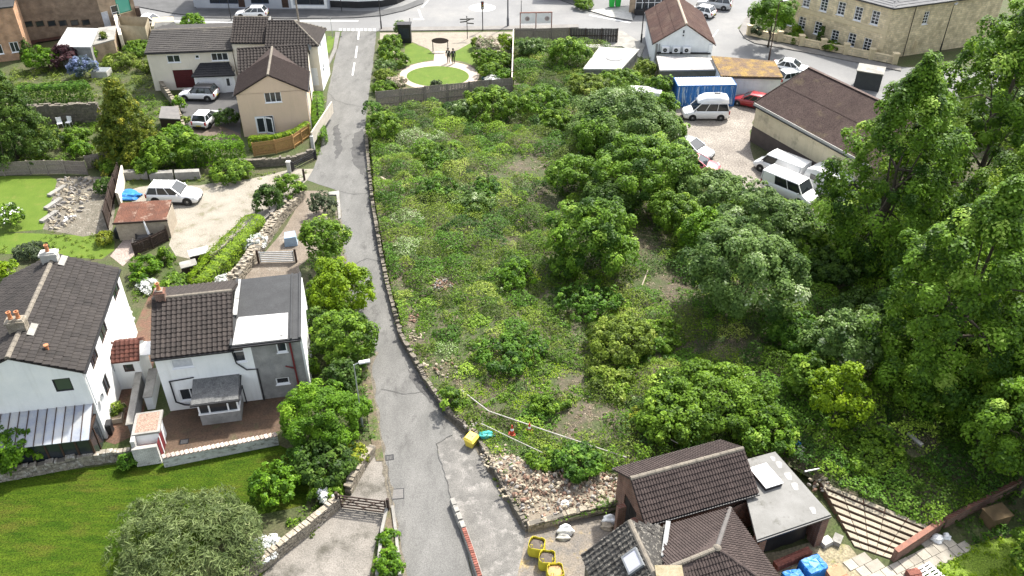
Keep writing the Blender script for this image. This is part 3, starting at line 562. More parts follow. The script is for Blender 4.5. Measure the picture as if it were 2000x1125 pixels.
def car(name, label, cat, loc, head, L, W, H, pm, roofm=None, hood=.36, prof='hatch', wr=.31, belt=None, cladding=False, windows=3, group=None, panel_from=None, spare=False):
    """hood = height share of bonnet front; prof picks the glasshouse"""
    root = thing(name, label, cat, (loc[0], loc[1], loc[2] if len(loc) > 2 else 0), head, group); hw = W / 2; x0, x1 = -L / 2, L / 2
    belt = belt or H * .62
    G = {'hatch': (.22, -.02, -.36, -.46), 'suv': (.2, .02, -.4, -.475), 'saloon': (.2, .0, -.22, -.38), 'van': (.33, .22, -.485, -.495), 'mpv': (.3, .14, -.42, -.48)}[prof]; ws, rs, re, rb = [g * L for g in G]
    hb = belt * .93; hf = belt * (.72 if prof != 'van' else .62)
    st = [(x0 + .0, .8, .36, belt * .8), (x0 + .05, .9, .27, belt * .97), (x0 + .3, .985, .2, belt), (x0 + .9, 1, .18, belt), (0, 1, .18, belt), (ws - .15, 1, .18, belt), (ws + .1, .995, .18, hb), (x1 - .55, .97, .18, hf + (hb - hf) * .55), (x1 - .18, .9, .2, hf), (x1 - .04, .8, .27, hf * .88), (x1, .68, .36, hf * .72)]
    b = MB(); ring = []
    for x, ww, zb, zt in st:
        h_ = hw * ww; ring.append([(x, -h_ * .9, zb), (x, -h_, zb + .12), (x, -h_ * 1.0, zb + (zt - zb) * .6), (x, -h_ * .965, zt - .05), (x, -h_ * .86, zt), (x, 0, zt + .025), (x, h_ * .86, zt), (x, h_ * .965, zt - .05), (x, h_ * 1.0, zb + (zt - zb) * .6), (x, h_, zb + .12), (x, h_ * .9, zb)])
    n = 11; vs = [p for r_ in ring for p in r_]; b.add(vs, [(i * n + j, i * n + j + 1, (i + 1) * n + j + 1, (i + 1) * n + j) for i in range(len(st) - 1) for j in range(n - 1)] + [tuple(range(n - 1, -1, -1)), tuple(range((len(st) - 1) * n, len(st) * n))] + [(i * n + n - 1, i * n, (i + 1) * n, (i + 1) * n + n - 1) for i in range(len(st) - 1)])
    b.f = [f[::-1] for f in b.f]; b.smooth = True; body = b.build('body', pm, root)
    bw, tw = hw * .93, hw * (.74 if prof not in ('van', 'mpv') else .86); zt = H - .035; zb = belt - .02
    bot = [(ws, -bw), (ws, bw), (rb, bw), (rb, -bw)]; top = [(rs, -tw), (rs, tw), (re, tw), (re, -tw)]
    cn = lambda i, t: Vector((bot[i][0] + (top[i][0] - bot[i][0]) * t, bot[i][1] + (top[i][1] - bot[i][1]) * t, zb + (zt - zb) * t))
    # solid glasshouse core (dark), panes on its faces, pillars along its edges
    core = MB(); core.add([cn(i, 0) for i in range(4)] + [cn(i, 1) for i in range(4)], [(0, 1, 5, 4), (1, 2, 6, 5), (2, 3, 7, 6), (3, 0, 4, 7)]); core.build('cabin', TRIM, root)
    def pane(i, j, a, c, t0, t1, nm, mm=CGL, k=.014):
        A, B_, C_, D_ = cn(i, t0).lerp(cn(j, t0), a), cn(i, t0).lerp(cn(j, t0), c), cn(i, t1).lerp(cn(j, t1), c), cn(i, t1).lerp(cn(j, t1), a); nn = (B_ - A).cross(D_ - A).normalized() * k
        if nn.dot((A + C_) / 2 - Vector(((ws + rb) / 2, 0, zb))) < 0: nn = -nn
        q = MB(); V = [A, B_, C_, D_]; V2 = [v_ + nn for v_ in V]; q.add(V + V2, [(0, 1, 2, 3), (4, 5, 6, 7), (0, 1, 5, 4), (1, 2, 6, 5), (2, 3, 7, 6), (3, 0, 4, 7)]); return q.build(nm, mm, root)
    pane(0, 1, .06, .94, .1, .93, 'windscreen'); pane(2, 3, .1, .9, .3, .9, 'rear_window') if prof != 'van' else pane(2, 3, .02, .98, .0, .99, 'rear_door', pm, .02)
    for i, j in ((1, 2), (0, 3)):
        nw = windows
        for q in range(nw):
            a = (q + .06) / nw + (.05 if q == 0 else 0); c = (q + .94) / nw - (.03 if q == nw - 1 else 0); blank = panel_from is not None and q >= panel_from
            if blank: pane(i, j, a - .02, c + .03, 0, .99, 'side_panel', pm, .02)
            else: pane(i, j, a, c, .1, .88, 'side_window')
    pc = pm if not roofm else roofm
    for i in range(4): MB().bar(cn(i, 0), cn(i, 1), .08, .07).build('pillar', pc, root)
    for i, j in ((1, 2), (0, 3)):
        for q in range(1, windows): MB().bar(cn(i, 0).lerp(cn(j, 0), q / windows), cn(i, 1).lerp(cn(j, 1), q / windows), .06, .05).build('pillar', pc, root)
    rf = MB(); tl = [(rs + .05, tw + .03), (re - .04, tw + .03)]; m_ = (rs + re) / 2; zz = [zt - .05, zt, zt + .035]
    xs = [rs + .08, rs - .1, m_, re + .12, re - .06]; rr = []
    for k, x in enumerate(xs):
        e = .0 if k in (1, 2, 3) else .03; rr.append([(x, -tw - .035, zt - .05 - e), (x, -tw * .97, zt + .01 - e), (x, -tw * .5, zt + .035 - e), (x, tw * .5, zt + .035 - e), (x, tw * .97, zt + .01 - e), (x, tw + .035, zt - .05 - e)])
    rf.add([p for r_ in rr for p in r_], [(i * 6 + j, i * 6 + j + 1, (i + 1) * 6 + j + 1, (i + 1) * 6 + j) for i in range(4) for j in range(5)]); rf.smooth = True; rf.build('roof', roofm or pm, root)
    ar = MB(); fx, rx = x1 - L * .195, x0 + L * .19
    for x in (fx, rx):
        for s in (-1, 1):
            n_ = 14; R_ = wr * 1.2; c = [(x + R_ * math.cos(math.pi * 2 * j / n_), s * (hw + .006), wr + R_ * math.sin(math.pi * 2 * j / n_)) for j in range(n_)]; c2 = [(p[0], s * (hw - .2), p[2]) for p in c]; ar.add(c + c2, [tuple(range(n_))] + [(j, (j + 1) % n_, n_ + (j + 1) % n_, n_ + j) for j in range(n_)])
            wheel(root, x, s * (hw - .075), wr, .2)
    ar.build('wheel_arch', TRIM, root)
    for s in (-1, 1):
        hl = MB(); hl.bar((x1 - .1, s * hw * .5, hf * .86), (x1 - .34, s * hw * .9, hf * .93), .12, .16); hl.build('headlight', LAMP, root)
        MB().box(x0 - .015, x0 + .1, s * hw * .84 - .07, s * hw * .84 + .07, belt * .62, belt * .96).build('tail_light', RED, root)
        MB().bar((ws - .25, s * hw * .98, belt + .02), (ws - .25, s * (hw + .19), belt + .06), .1, .13).build('mirror', pm, root)
    bp = MB(); bp.box(x1 - .12, x1 + .02, -hw * .62, hw * .62, .22, .38); bp.box(x0 - .03, x0 + .12, -hw * .78, hw * .78, .24, .42); bp.build('bumper', TRIM, root)
    MB().box(x1 + .022, x1 + .035, -.26, .26, .38, .48).build('number_plate', PLWHITE, root); MB().box(x0 - .045, x0 - .032, -.26, .26, .46, .56).build('number_plate', PLATEY, root)
    if cladding: MB().box(rx + wr, fx - wr, -hw - .012, hw + .012, .16, .34).build('sill_trim', TRIM, root)
    return root
def heading(a, b): return math.atan2(b[1] - a[1], b[0] - a[0])
# ================================================================ the setting
gs = 900
sheet('ground', [(-gs, -200), (gs, -200), (gs, gs), (-gs, gs)], 0, EARTH, world=True)
sheet('street', [(-150, 40), (240, 42), (330, 45), (640, 60), (740, 61), (1000, 58), (1130, 55), (1215, 84), (1250, 108), (1300, 150), (1400, 150), (1530, 160), (1700, 190), (1850, 222), (2150, 262), (2150, 150), (1745, 130), (1690, 120), (1600, 102), (1470, 80), (1440, 55), (1480, 18), (1530, -34), (-150, -34)], .008, STREET)
LANE_L = [(668, 61), (655, 110), (640, 180), (633, 240), (626, 290), (612, 332), (600, 352), (660, 372), (662, 430), (668, 480), (680, 560), (705, 640), (735, 690), (724, 722), (733, 790), (742, 850), (752, 905), (762, 965), (772, 1040), (792, 1128)]
LANE_R = [(735, 61), (728, 130), (718, 200), (712, 260), (720, 320), (731, 400), (744, 480), (756, 540), (774, 610), (795, 680), (836, 750), (880, 806), (884, 850), (852, 866), (866, 920), (884, 985), (905, 1060), (925, 1128)]
sheet('lane', LANE_L + LANE_R[::-1], .014, ASPH, amp=.05, step=.7, seed=2)
sheet('lane_shoulder', [(880, 806), (935, 852), (990, 952), (1035, 1032), (1210, 1000), (1260, 1128), (925, 1128), (905, 1060), (884, 985), (866, 920), (852, 866), (884, 850)], .006, PATCH, amp=.04)
sheet('driveway', [(735, 878), (752, 905), (762, 965), (765, 1000), (735, 1045), (722, 1128), (505, 1128), (560, 1080), (665, 990), (690, 962), (715, 915)], .01, mat('mossy_concrete', (.22, .2, .175), (.15, .138, .12), scale=.7, grain=.35, gscale=14, third=(.06, .055, .042), tscale=.55, tpos=(.52, .7), bump=.3), amp=.05, seed=5)
sheet('gravel_drive', [(620, 330), (596, 358), (560, 390), (520, 425), (450, 470), (395, 512), (345, 500), (330, 480), (335, 445), (330, 405), (260, 395), (248, 372), (300, 360), (390, 362), (470, 352), (530, 340), (575, 330)], .006, GRAVEL, amp=.12, seed=6)
sheet('lower_drive', [(600, 372), (640, 372), (640, 470), (600, 505), (585, 520), (590, 548), (440, 575), (480, 530), (520, 490), (560, 440)], .005, mat('brown_track', (.19, .155, .12), (.14, .115, .09), scale=.9, grain=.4, gscale=10, third=(.27, .24, .2), tscale=.8), amp=.06, seed=7)
sheet('yard', [(1290, 205), (1500, 190), (1472, 230), (1463, 275), (1478, 322), (1660, 392), (1690, 420), (1600, 425), (1480, 392), (1345, 345), (1310, 270)], .006, COBBLE, amp=.15, seed=8)
sheet('lawn', [(-60, 955), (0, 936), (250, 903), (330, 906), (545, 868), (610, 900), (600, 985), (480, 1010), (330, 1140), (-60, 1140)], .006, LAWN, amp=.05, seed=9)
sheet('garden_lawn', [(-60, 345), (95, 343), (112, 352), (100, 400), (84, 448), (-60, 460)], .006, LAWN2, amp=.05)
sheet('strip_lawn', [(-60, 456), (60, 455), (190, 462), (225, 470), (222, 488), (200, 506), (110, 500), (-60, 492)], .006, LAWN2, amp=.05)
sheet('rockery_soil', [(84, 448), (112, 352), (130, 345), (215, 345), (225, 400), (218, 455), (160, 462)], .007, mat('rockery_soil', (.16, .14, .11), (.11, .1, .075), scale=2, grain=.45, gscale=9, bump=.8, bscale=8, third=(.26, .24, .2), tscale=2.2, tpos=(.54, .64)), amp=.05)
sheet('terrace', [(300, 830), (340, 800), (610, 765), (605, 792), (545, 842), (325, 892), (318, 850)], .008, TERR)
sheet('alley', [(205, 862), (232, 740), (262, 640), (292, 575), (306, 575), (302, 700), (290, 780), (262, 850), (225, 868)], .007, ALLEY)
sheet('patio', [(215, 500), (240, 470), (260, 455), (262, 498), (240, 520)], .008, mat('pink_gravel', (.33, .27, .235), (.26, .21, .18), scale=2, grain=.4, gscale=9))
sheet('drive_court', [(345, 190), (395, 178), (470, 178), (470, 262), (430, 262), (365, 250)], .007, mat('dark_tarmac', (.095, .092, .09), (.075, .073, .072), scale=.8, grain=.2))
sheet('brick_court', [(370, 250), (430, 245), (470, 262), (470, 276), (380, 272)], .009, mat('brown_block_paving', (.15, .115, .09), (.11, .088, .07), scale=3, grain=.3))
sheet('builders_yard', [(1028, 1035), (1205, 1000), (1240, 1030), (1160, 1128), (1010, 1128)], .011, mat('dirty_hardstanding', (.22, .185, .145), (.13, .12, .11), scale=1.1, grain=.4, gscale=12, third=(.3, .22, .09), tscale=.8, tpos=(.55, .68)), amp=.05, seed=3)
sheet('work_yard', [(1480, 1085), (1600, 1055), (1660, 1062), (1700, 1128), (1470, 1128)], .006, mat('sandy_spoil', (.3, .26, .17), (.22, .19, .12), scale=2, grain=.5, gscale=8, third=(.17, .17, .05), tscale=1.5, bump=.5), amp=.1)
sheet('far_lawn', [(1800, 1128), (1900, 1062), (2000, 1040), (2100, 1140)], .006, mat('shaggy_lawn', (.12, .19, .012), (.17, .24, .03), scale=1.5, grain=.5, gscale=12, bump=.8, bscale=12), amp=.1)
# memorial garden
Z = .006
sheet('forecourt', [(742, 64), (1003, 62), (1003, 95), (930, 92), (890, 98), (880, 104), (845, 104), (838, 96), (806, 82), (742, 78)], .009, FORE)
sheet('garden_bed', [(738, 76), (1002, 76), (1000, 186), (735, 210)], .005, SOIL)
el = lambda cx, cy, a, b, k0=0, k1=360, n=40: [(cx + a * math.cos(R(k0 + (k1 - k0) * i / n)), cy + b * math.sin(R(k0 + (k1 - k0) * i / n))) for i in range(n + 1)]
sheet('memorial_lawn', [(792, 84), (806, 84), (838, 97), (848, 106), (848, 116), (800, 126), (780, 136), (770, 130), (790, 110)], .012, LAWN2, amp=.03)
sheet('memorial_grass', [(880, 106), (890, 100), (926, 80), (934, 90), (940, 118), (946, 132), (936, 134), (912, 122), (884, 117)], .012, LAWN2, amp=.03)
sheet('path', el(858, 148, 78, 29)[:-1], .016, PATHM); sheet('path', [(849, 100), (875, 100), (884, 128), (846, 128)], .02, PATHM)
sheet('circle_lawn', el(855, 149, 61, 20)[:-1], .024, LAWN2)
# pavements with real kerbs
raised('pavement', [(-150, -30), (380, -30), (380, 10), (385, 17), (640, 19), (700, 22), (745, 20), (785, 12), (815, 0), (830, -30), (830, -32), (840, -28), (826, 6), (790, 20), (745, 30), (690, 34), (560, 36), (400, 34), (330, 24), (268, 12), (-150, 24)], 0, .12, DPAVE)
raised('pavement', [(742, 60), (1003, 57), (1130, 53), (1130, 47), (1003, 50), (742, 53)], 0, .12, PAVE)
raised('pavement', [(1040, -20), (1130, 12), (1190, 30), (1235, 38), (1240, 30), (1232, 20), (1150, 18), (1090, -20)], 0, .12, DPAVE)
raised('pavement', [(1475, 84), (1600, 106), (1700, 126), (1760, 138), (1760, 130), (1700, 117), (1600, 97), (1480, 75), (1458, 58), (1470, 38), (1500, 10), (1490, 6), (1455, 36), (1444, 58), (1455, 74)], 0, .12, PAVE)
raised('pavement', [(1250, 112), (1215, 90), (1168, 92), (1200, 60), (1215, 60), (1260, 88)], 0, .1, CONC)
sheet('shop_forecourt', [(1150, 20), (1230, 12), (1236, 40), (1190, 32)], .125, LCONC)
sheet('verge', [(640, 70), (655, 72), (650, 92), (643, 104), (636, 100)], .03, LAWN2)
raised('kerb', [(655, 62), (664, 62), (657, 98), (641, 130), (637, 128), (651, 95)], 0, .14, PAVE)
raised('kerb', [(640, 375), (662, 372), (666, 425), (661, 428), (657, 380), (642, 380)], 0, .12, CONC)
raised('kerb_strip', [(722, 722), (733, 790), (742, 850), (750, 900), (735, 900), (722, 850), (715, 790), (704, 724)], 0, .05, SOIL)
RP = mat('repair_and_wall_shade', (.085, .083, .08), (.06, .059, .057), scale=1.5, grain=.35, gscale=18)
for k, q in enumerate(([(692, 262), (711, 250), (716, 300), (712, 345), (690, 320), (686, 290)], [(712, 335), (724, 330), (738, 430), (748, 500), (738, 505), (722, 420)], [(650, 250), (662, 240), (668, 300), (656, 310)], [(800, 720), (830, 750), (876, 808), (868, 815), (820, 765), (796, 730)])): sheet('repair_and_wall_shade', q, .018 + k * .003, RP, amp=.16, step=.35, seed=40 + k)  # strips beside the plot wall partly paint its shadow; the others are repairs
for k, q in enumerate(([(640, 180), (655, 196), (675, 203), (712, 210)], [(655, 372), (690, 380), (730, 376)], [(852, 866), (884, 850)], [(852, 866), (860, 900), (868, 925), (884, 985), (905, 1060)], [(690, 520), (715, 505), (745, 512)], [(745, 760), (790, 770), (846, 764)], [(760, 900), (757, 940), (766, 980), (765, 1000)])):
    w_ = jag([P2(*v) for v in q], .3, .05, 60 + k, closed=False); mb = MB(); z_ = .04 + k * .002
    for i in range(len(w_) - 1): u_ = Vector(w_[i + 1]) - Vector(w_[i]); n_ = Vector((-u_.y, u_.x)).normalized() * .016; mb.add([(w_[i][0] + n_.x, w_[i][1] + n_.y, z_), (w_[i][0] - n_.x, w_[i][1] - n_.y, z_), (w_[i + 1][0] - n_.x, w_[i + 1][1] - n_.y, z_), (w_[i + 1][0] + n_.x, w_[i + 1][1] + n_.y, z_)], [(0, 1, 2, 3)])
    tag(mb.build('tarmac_crack', RP), kind='structure')
DT = mat('verge_grit', (.15, .13, .1), (.1, .088, .066), scale=2.5, grain=.5, gscale=12)
for k, q in enumerate(([(660, 372), (667, 430), (672, 480), (684, 560), (708, 640), (738, 690), (727, 722), (737, 790), (746, 850), (757, 905), (768, 965), (778, 1040), (798, 1128), (786, 1128), (768, 1040), (756, 965), (745, 905), (735, 850), (726, 790), (716, 722), (726, 690), (698, 640), (675, 560), (662, 480), (656, 430)], [(880, 806), (935, 852), (990, 952), (1030, 1030), (1016, 1036), (975, 955), (920, 862), (868, 815)])): sheet('verge_grit', q, .031 + k * .003, DT, amp=.09, step=.35, seed=50 + k)
# painted markings
for n, q in enumerate([[(700, 57), (703, 57), (701, 77), (698, 77)], [(696, 90), (699, 90), (696, 113), (693, 113)], [(691, 122), (694, 122), (690, 147), (687, 147)]]):
    tag(sheet('lane_marking', q, .022, WPAINT, kind='structure'))
for k in range(9):
    x = 662 + k * 8.3; sheet('give_way_mark', [(x, 56), (x + 5, 56), (x + 5, 57.4), (x, 57.4)], .02, WPAINT); sheet('give_way_mark', [(x, 58.8), (x + 5, 58.8), (x + 5, 60.2), (x, 60.2)], .022, WPAINT)
for q in ([(816, 18), (819, 18), (826, 37), (822, 37)], [(808, 36), (828, 36), (828, 38.5), (808, 38.5)], [(836, 0), (838, 0), (826, 14), (823, 14)], [(540, 41), (700, 40), (700, 41.5), (540, 42.5)], [(330, 40), (470, 44), (470, 45.5), (330, 41.5)], [(270, 4), (300, 3), (302, 5), (272, 6)], [(600, 36), (625, 28), (628, 29.5), (604, 37)], [(1150, 30), (1230, 45), (1232, 43.5), (1152, 28.5)], [(1388, 75), (1402, 58), (1404, 58), (1391, 75)]): sheet('road_marking', q, .02, WPAINT)
sheet('mini_roundabout', el(942, 15, 26, 7.5)[:-1], .02, WPAINT); sheet('roundabout_centre', el(942, 15, 21, 5.6)[:-1], .026, LCONC)
# iron covers in the road
def cover(px, py, wd, dp, ang, label, bars=0):
    x, y, _ = P(px, py); r = thing('drain_cover', label, 'drain cover', (x, y, .014), ang); f = MB(); t = .05
    f.box(-wd / 2, wd / 2, -dp / 2, -dp / 2 + t, 0, .016); f.box(-wd / 2, wd / 2, dp / 2 - t, dp / 2, 0, .016); f.box(-wd / 2, -wd / 2 + t, -dp / 2 + t, dp / 2 - t, 0, .016); f.box(wd / 2 - t, wd / 2, -dp / 2 + t, dp / 2 - t, 0, .016); f.build('frame', BLACKP, r)
    if bars:
        for k in range(bars): s = -wd / 2 + t + (wd - 2 * t) * (k + .3) / bars; MB().box(s, s + (wd - 2 * t) / bars * .5, -dp / 2 + t, dp / 2 - t, 0, .014).build('bar', BLACKP, r)
    else: MB().box(-wd / 2 + t, wd / 2 - t, -dp / 2 + t, dp / 2 - t, 0, .012).build('plate', mat('cover_plate', (.16, .15, .14), (.12, .115, .11), scale=8), r)
cover(761, 894, .5, .42, .2, 'dark barred gully grate beside the stone garden wall', 5); cover(776, 965, .75, .75, .12, 'square inspection cover set in the lane near the five-bar gate'); cover(665, 72, .4, .3, 0, 'small gully grate at the mouth of the lane', 4)
cover(360, 863, .5, .4, .2, 'dark square drain cover on the brown cottage terrace'); cover(553, 788, .45, .38, .2, 'grey drain cover below the cement rendered cottage wall')

# ---------------------------------------------------------------- the overgrown plot (raised behind its boundary wall)
PLOTPX = [(740, 222), (725, 290), (734, 400), (750, 490), (765, 560), (792, 660), (838, 738), (890, 810), (940, 848), (992, 950), (1037, 1027), (1205, 988), (1240, 950), (1400, 890), (1515, 893), (1590, 935), (1700, 985), (1826, 1036), (1900, 985), (2000, 950), (2200, 900), (2250, 300), (1900, 230), (1690, 360), (1650, 398), (1600, 420), (1480, 388), (1345, 340), (1310, 270), (1292, 212), (1275, 155), (1135, 155), (1150, 128), (1205, 90), (1005, 88), (1003, 188)]
PZ = .55
plot = [P2(x, y, PZ) for x, y in PLOTPX]; PA = np.array(plot)
def segdist(X, Y, poly):
    d = np.full(X.shape, 1e9); bx = np.zeros(X.shape); by = np.zeros(X.shape); n = len(poly)
    for i in range(n):
        a = poly[i]; b = poly[(i + 1) % n]; dx, dy = b[0] - a[0], b[1] - a[1]; t = np.clip(((X - a[0]) * dx + (Y - a[1]) * dy) / (dx * dx + dy * dy), 0, 1); qx, qy = a[0] + t * dx, a[1] + t * dy; e = np.hypot(X - qx, Y - qy); m_ = e < d; d[m_] = e[m_]; bx[m_] = qx[m_]; by[m_] = qy[m_]
    return d, bx, by
def inside(X, Y, poly):
    c = np.zeros(X.shape, bool); n = len(poly); j = n - 1
    for i in range(n):
        xi, yi = poly[i]; xj, yj = poly[j]; k = ((yi > Y) != (yj > Y)); 
        with np.errstate(divide='ignore', invalid='ignore'): c ^= k & (X < (xj - xi) * (Y - yi) / (yj - yi + 1e-12) + xi)
        j = i
    return c
def wav(x, y):
    return .5 * np.sin(x * .31 + 1.3) * np.cos(y * .27) + .3 * np.sin(x * .83 + y * .61) + .2 * np.sin(x * 1.7 - y * 1.3 + 2) 
def plot_z(x, y, d): return PZ - .1 + np.clip(d / 3, 0, 1) * (.2 + .22 * wav(x, y)) + .04 * np.sin(x * 4.1) * np.sin(y * 3.7)
st = .6; gx = np.arange(PA[:, 0].min() - 1, PA[:, 0].max() + 1, st); gy = np.arange(PA[:, 1].min() - 1, PA[:, 1].max() + 1, st); GX, GY = np.meshgrid(gx, gy)
D_, BX, BY = segdist(GX, GY, plot); IN = inside(GX, GY, plot); VX = np.where(IN, GX, BX); VY = np.where(IN, GY, BY); VZ = plot_z(VX, VY, np.where(IN, D_, 0))
nx = len(gx); any_in = IN[:-1, :-1] | IN[1:, :-1] | IN[:-1, 1:] | IN[1:, 1:]; ii, jj = np.where(any_in)
mb = MB(); mb.v = list(zip(VX.ravel().tolist(), VY.ravel().tolist(), VZ.ravel().tolist())); mb.f = [(i * nx + j, i * nx + j + 1, (i + 1) * nx + j + 1, (i + 1) * nx + j) for i, j in zip(ii.tolist(), jj.tolist())]; mb.m = [0] * len(mb.f)
used = sorted({k for f in mb.f for k in f}); mp_ = {k: i for i, k in enumerate(used)}; mb.v = [mb.v[k] for k in used]; mb.f = [tuple(mp_[k] for k in f) for f in mb.f]; mb.smooth = True
SOILP = mat('plot_soil', (0.102, 0.0816, 0.0578), (0.068, 0.0578, 0.0374), scale=.9, grain=.45, gscale=10, bump=.8, bscale=8, third=(0.051, 0.068, 0.0204), tscale=.45, tpos=(.4, .56))
tag(mb.build('plot_ground', SOILP), kind='structure')
def plot_h(x, y):
    X = np.array([x]); Y = np.array([y]); return float(plot_z(X, Y, segdist(X, Y, plot)[0])[0])
bw = [P2(x, y, 0) for x, y in [(716, 262), (718, 300), (728, 400), (743, 490), (757, 560), (783, 660), (828, 742), (880, 815), (932, 855), (984, 955), (1029, 1036)]]
rubble_wall('boundary_wall', 'long low rubble stone wall edging the lane below the overgrown plot', bw, .44, .28, STONED, sl=.24, sh=.15, seed=11)
rubble_wall('boundary_wall', 'short rubble stone wall behind the yellow builders bags', [P2(1033, 1036), P2(1120, 1012), P2(1210, 990)], .62, .34, STONEW, seed=12)

# ================================================================ houses beside the lane
def opx(lst, o, d):
    """openings given as (px, py, width m, height m) -> run/height boxes on that wall"""
    out = []
    for x, y, w_, h_ in lst:
        s, z = onwall(x, y, o, d); out.append((s - w_ / 2, s + w_ / 2, z - h_ / 2, z + h_ / 2))
    return out
def frame(o, ang, lx, ly): c, s = math.cos(ang), math.sin(ang); return (o[0] + c * lx - s * ly, o[1] + s * lx + c * ly)
def wdir(ang, k): a = ang + {'F': 0, 'R': R(90), 'B': R(180), 'L': R(-90)}[k]; return (math.cos(a), math.sin(a))

# ---- cottage: tiled half and felt-roofed half
o, a = (-20.88, 38.12), R(10.8); L1, L2, D, e, r = 4.45, 8.35, 6.7, 4.42, 1.62
op = opx([(355, 707, 1.25, .95), (372, 770, 1.25, .95)], o, wdir(a, 'F'))
root, roof, fr = gable_house('cottage', 'whitewashed cottage with brown tiled roof, grey rendered side and white patched flat roof', o, a, L1, D, e, r, 'x', RENDERW, TILE, {'F': op}, tw=.3, tl=.31, kind='pan', sides='FBL', seed=7)
window(root, (0, 0), (1, 0), *op[0], cols=1, rows=2, gm=CURTAIN, split=[op[0][2] + .07, op[0][2] + .68, op[0][3] - .07]); window(root, (0, 0), (1, 0), *op[1], cols=2)
o2 = frame(o, a, L1, 0); op2 = opx([(466, 693, .75, 1.15), (550, 678, .6, .8), (552, 744, .8, .52)], o2, wdir(a, 'F'))
W = MB(); wall_plane(W, (L1 + 1.05, 0), (1, 0), L2 - L1 - 1.05, -.15, 4.55, [(q[0] - 1.05, q[1] - 1.05, *q[2:]) for q in op2[1:]]); wall_plane(W, (L2, 0), (0, 1), 6.3, -.15, 4.7, []); wall_plane(W, (L2, 6.3), (-1, 0), L2 - L1, -.15, 4.7, []); wall_plane(W, (L1, 6.3), (0, -1), 6.3, 3.5, 4.75, []); W.build('grey_wall', GREYR, root)['label'] = 'grey cement rendered wall'
W = MB(); wall_plane(W, (L1, -.002), (1, 0), 1.05, -.15, 4.55, [op2[0]]); W.build('wall', RENDERW, root)
window(root, (L1, 0), (1, 0), *op2[0], cols=1, rows=2, split=[op2[0][2] + .07, op2[0][3] - .36, op2[0][3] - .07]); window(root, (L1, 0), (1, 0), *op2[1], cols=1); window(root, (L1, 0), (1, 0), *op2[2], cols=1)
F_ = MB(); F_.slab([(L1 - .05, -.2, 4.62), (L2 + .12, -.2, 4.62), (L2 + .12, 6.4, 4.8), (L1 - .05, 6.4, 4.8)], .16); fr_ = F_.build('flat_roof', FELT, root)
MB().slab([(L1 + .08, -.12, 4.645), (L1 + 3.25, -.12, 4.645), (L1 + 3.25, 2.35, 4.712), (L1 + .3, 2.45, 4.715), (L1 + .2, 2.2, 4.708)], .012).build('roof_patch', WFELT, fr_)['label'] = 'peeling white coating on the flat roof'
e_ = MB(); e_.bar((L1 + 3.45, -.2, 4.66), (L1 + 3.45, 6.4, 4.84), .1, .08); e_.bar((L2 + .05, -.2, 4.66), (L2 + .05, 6.4, 4.84), .12, .1); e_.bar((L1, -.2, 4.66), (L1, 6.4, 4.86), .14, .12); e_.build('roof_kerb', FELT, fr_)
MB().box(L1 - .04, L1 + .22, 2.5, 6.3, 4.83, 4.9).build('lead_flashing', WFELT, fr_); MB().box(L2 + .001, L2 + .14, .1, 6.3, -.1, 4.5).build('side_render', RENDERW, root)
MB().bar((L1 - .05, -.26, 4.5), (L2 + .1, -.26, 4.5), .1, .1).build('gutter', BLACKP, root)
pipe(root, [(L1 - .05, -.12, 4.4), (L1 + .05, -.08, 3.2), (L1 + .55, -.08, 2.6), (L1 + 1.15, -.08, 2.55), (L1 + 1.15, -.08, 0)]); pipe(root, [(.5, -.08, 2.35), (.5, -.08, .75), (.95, -.1, .45), (1.6, -.1, .3)], r=.05); pipe(root, [(.45, -.08, 2.4), (1.9, -.08, 2.5)], r=.04)
sx, sz = onwall(565, 665, frame(o, a, 0, 0), wdir(a, 'F')); pipe(root, [(sx, -.07, 4.4), (sx + .02, -.07, 2.5), (sx + .05, -.07, 0)], mat('red_oxide_pipe', (.16, .025, .025), (.12, .02, .02)), .06, 'waste_pipe')
pipe(root, [(sx - .5, -.06, 2.5), (sx, -.06, 2.25)], MATS['red_oxide_pipe'], .04, 'waste_branch')
chimney(root, .42, D / 2, e + r - .35, 1.0, .55, .55, REDB, 1)
# bay extension
bx0, bx1, by = 2.05, 4.35, -1.65
B = MB(); B.box(bx0, bx1, by, -.01, -.1, .85); B.build('bay_wall', GREYR, root)
Bf = MB()
for x in (bx0 + .04, bx0 + .62, bx0 + 1.7, bx1 - .04): Bf.box(x - .045, x + .045, by + .02, by + .11, .85, 1.9)
for x in (bx0 + .04, bx1 - .04): Bf.box(x - .04, x + .04, -.1, -.02, .85, 1.9)
Bf.box(bx0 - .04, bx1 + .04, by - .04, by + .14, .85, .93); Bf.box(bx0, bx1, by + .02, by + .11, 1.82, 1.92); Bf.box(bx1 - .09, bx1 + .03, by + .14, -.02, .85, .93); Bf.box(bx0 - .03, bx0 + .09, by + .14, -.02, .85, .93); bf = Bf.build('bay_frame', WPVC, root)
for x0_, x1_ in ((bx0 + .09, bx0 + .57), (bx0 + .67, bx0 + 1.65), (bx0 + 1.75, bx1 - .09)): MB().box(x0_, x1_, by + .055, by + .07, .935, 1.815).build('pane', GLASS, bf)
MB().box(bx1 - .05, bx1 - .035, by + .16, -.12, .935, 1.82).build('pane', GLASS, bf)
MB().slab([(bx0 - .25, by - .25, 1.98), (bx1 + .15, by - .25, 1.98), (bx1 + .15, -.005, 2.3), (bx0 - .25, -.005, 2.3)], .14).build('bay_roof', mat('mossy_felt', (.15, .15, .145), (.1, .1, .1), scale=2, grain=.35, gscale=14, third=(.05, .05, .05), tscale=1.5, tpos=(.56, .68)), root)
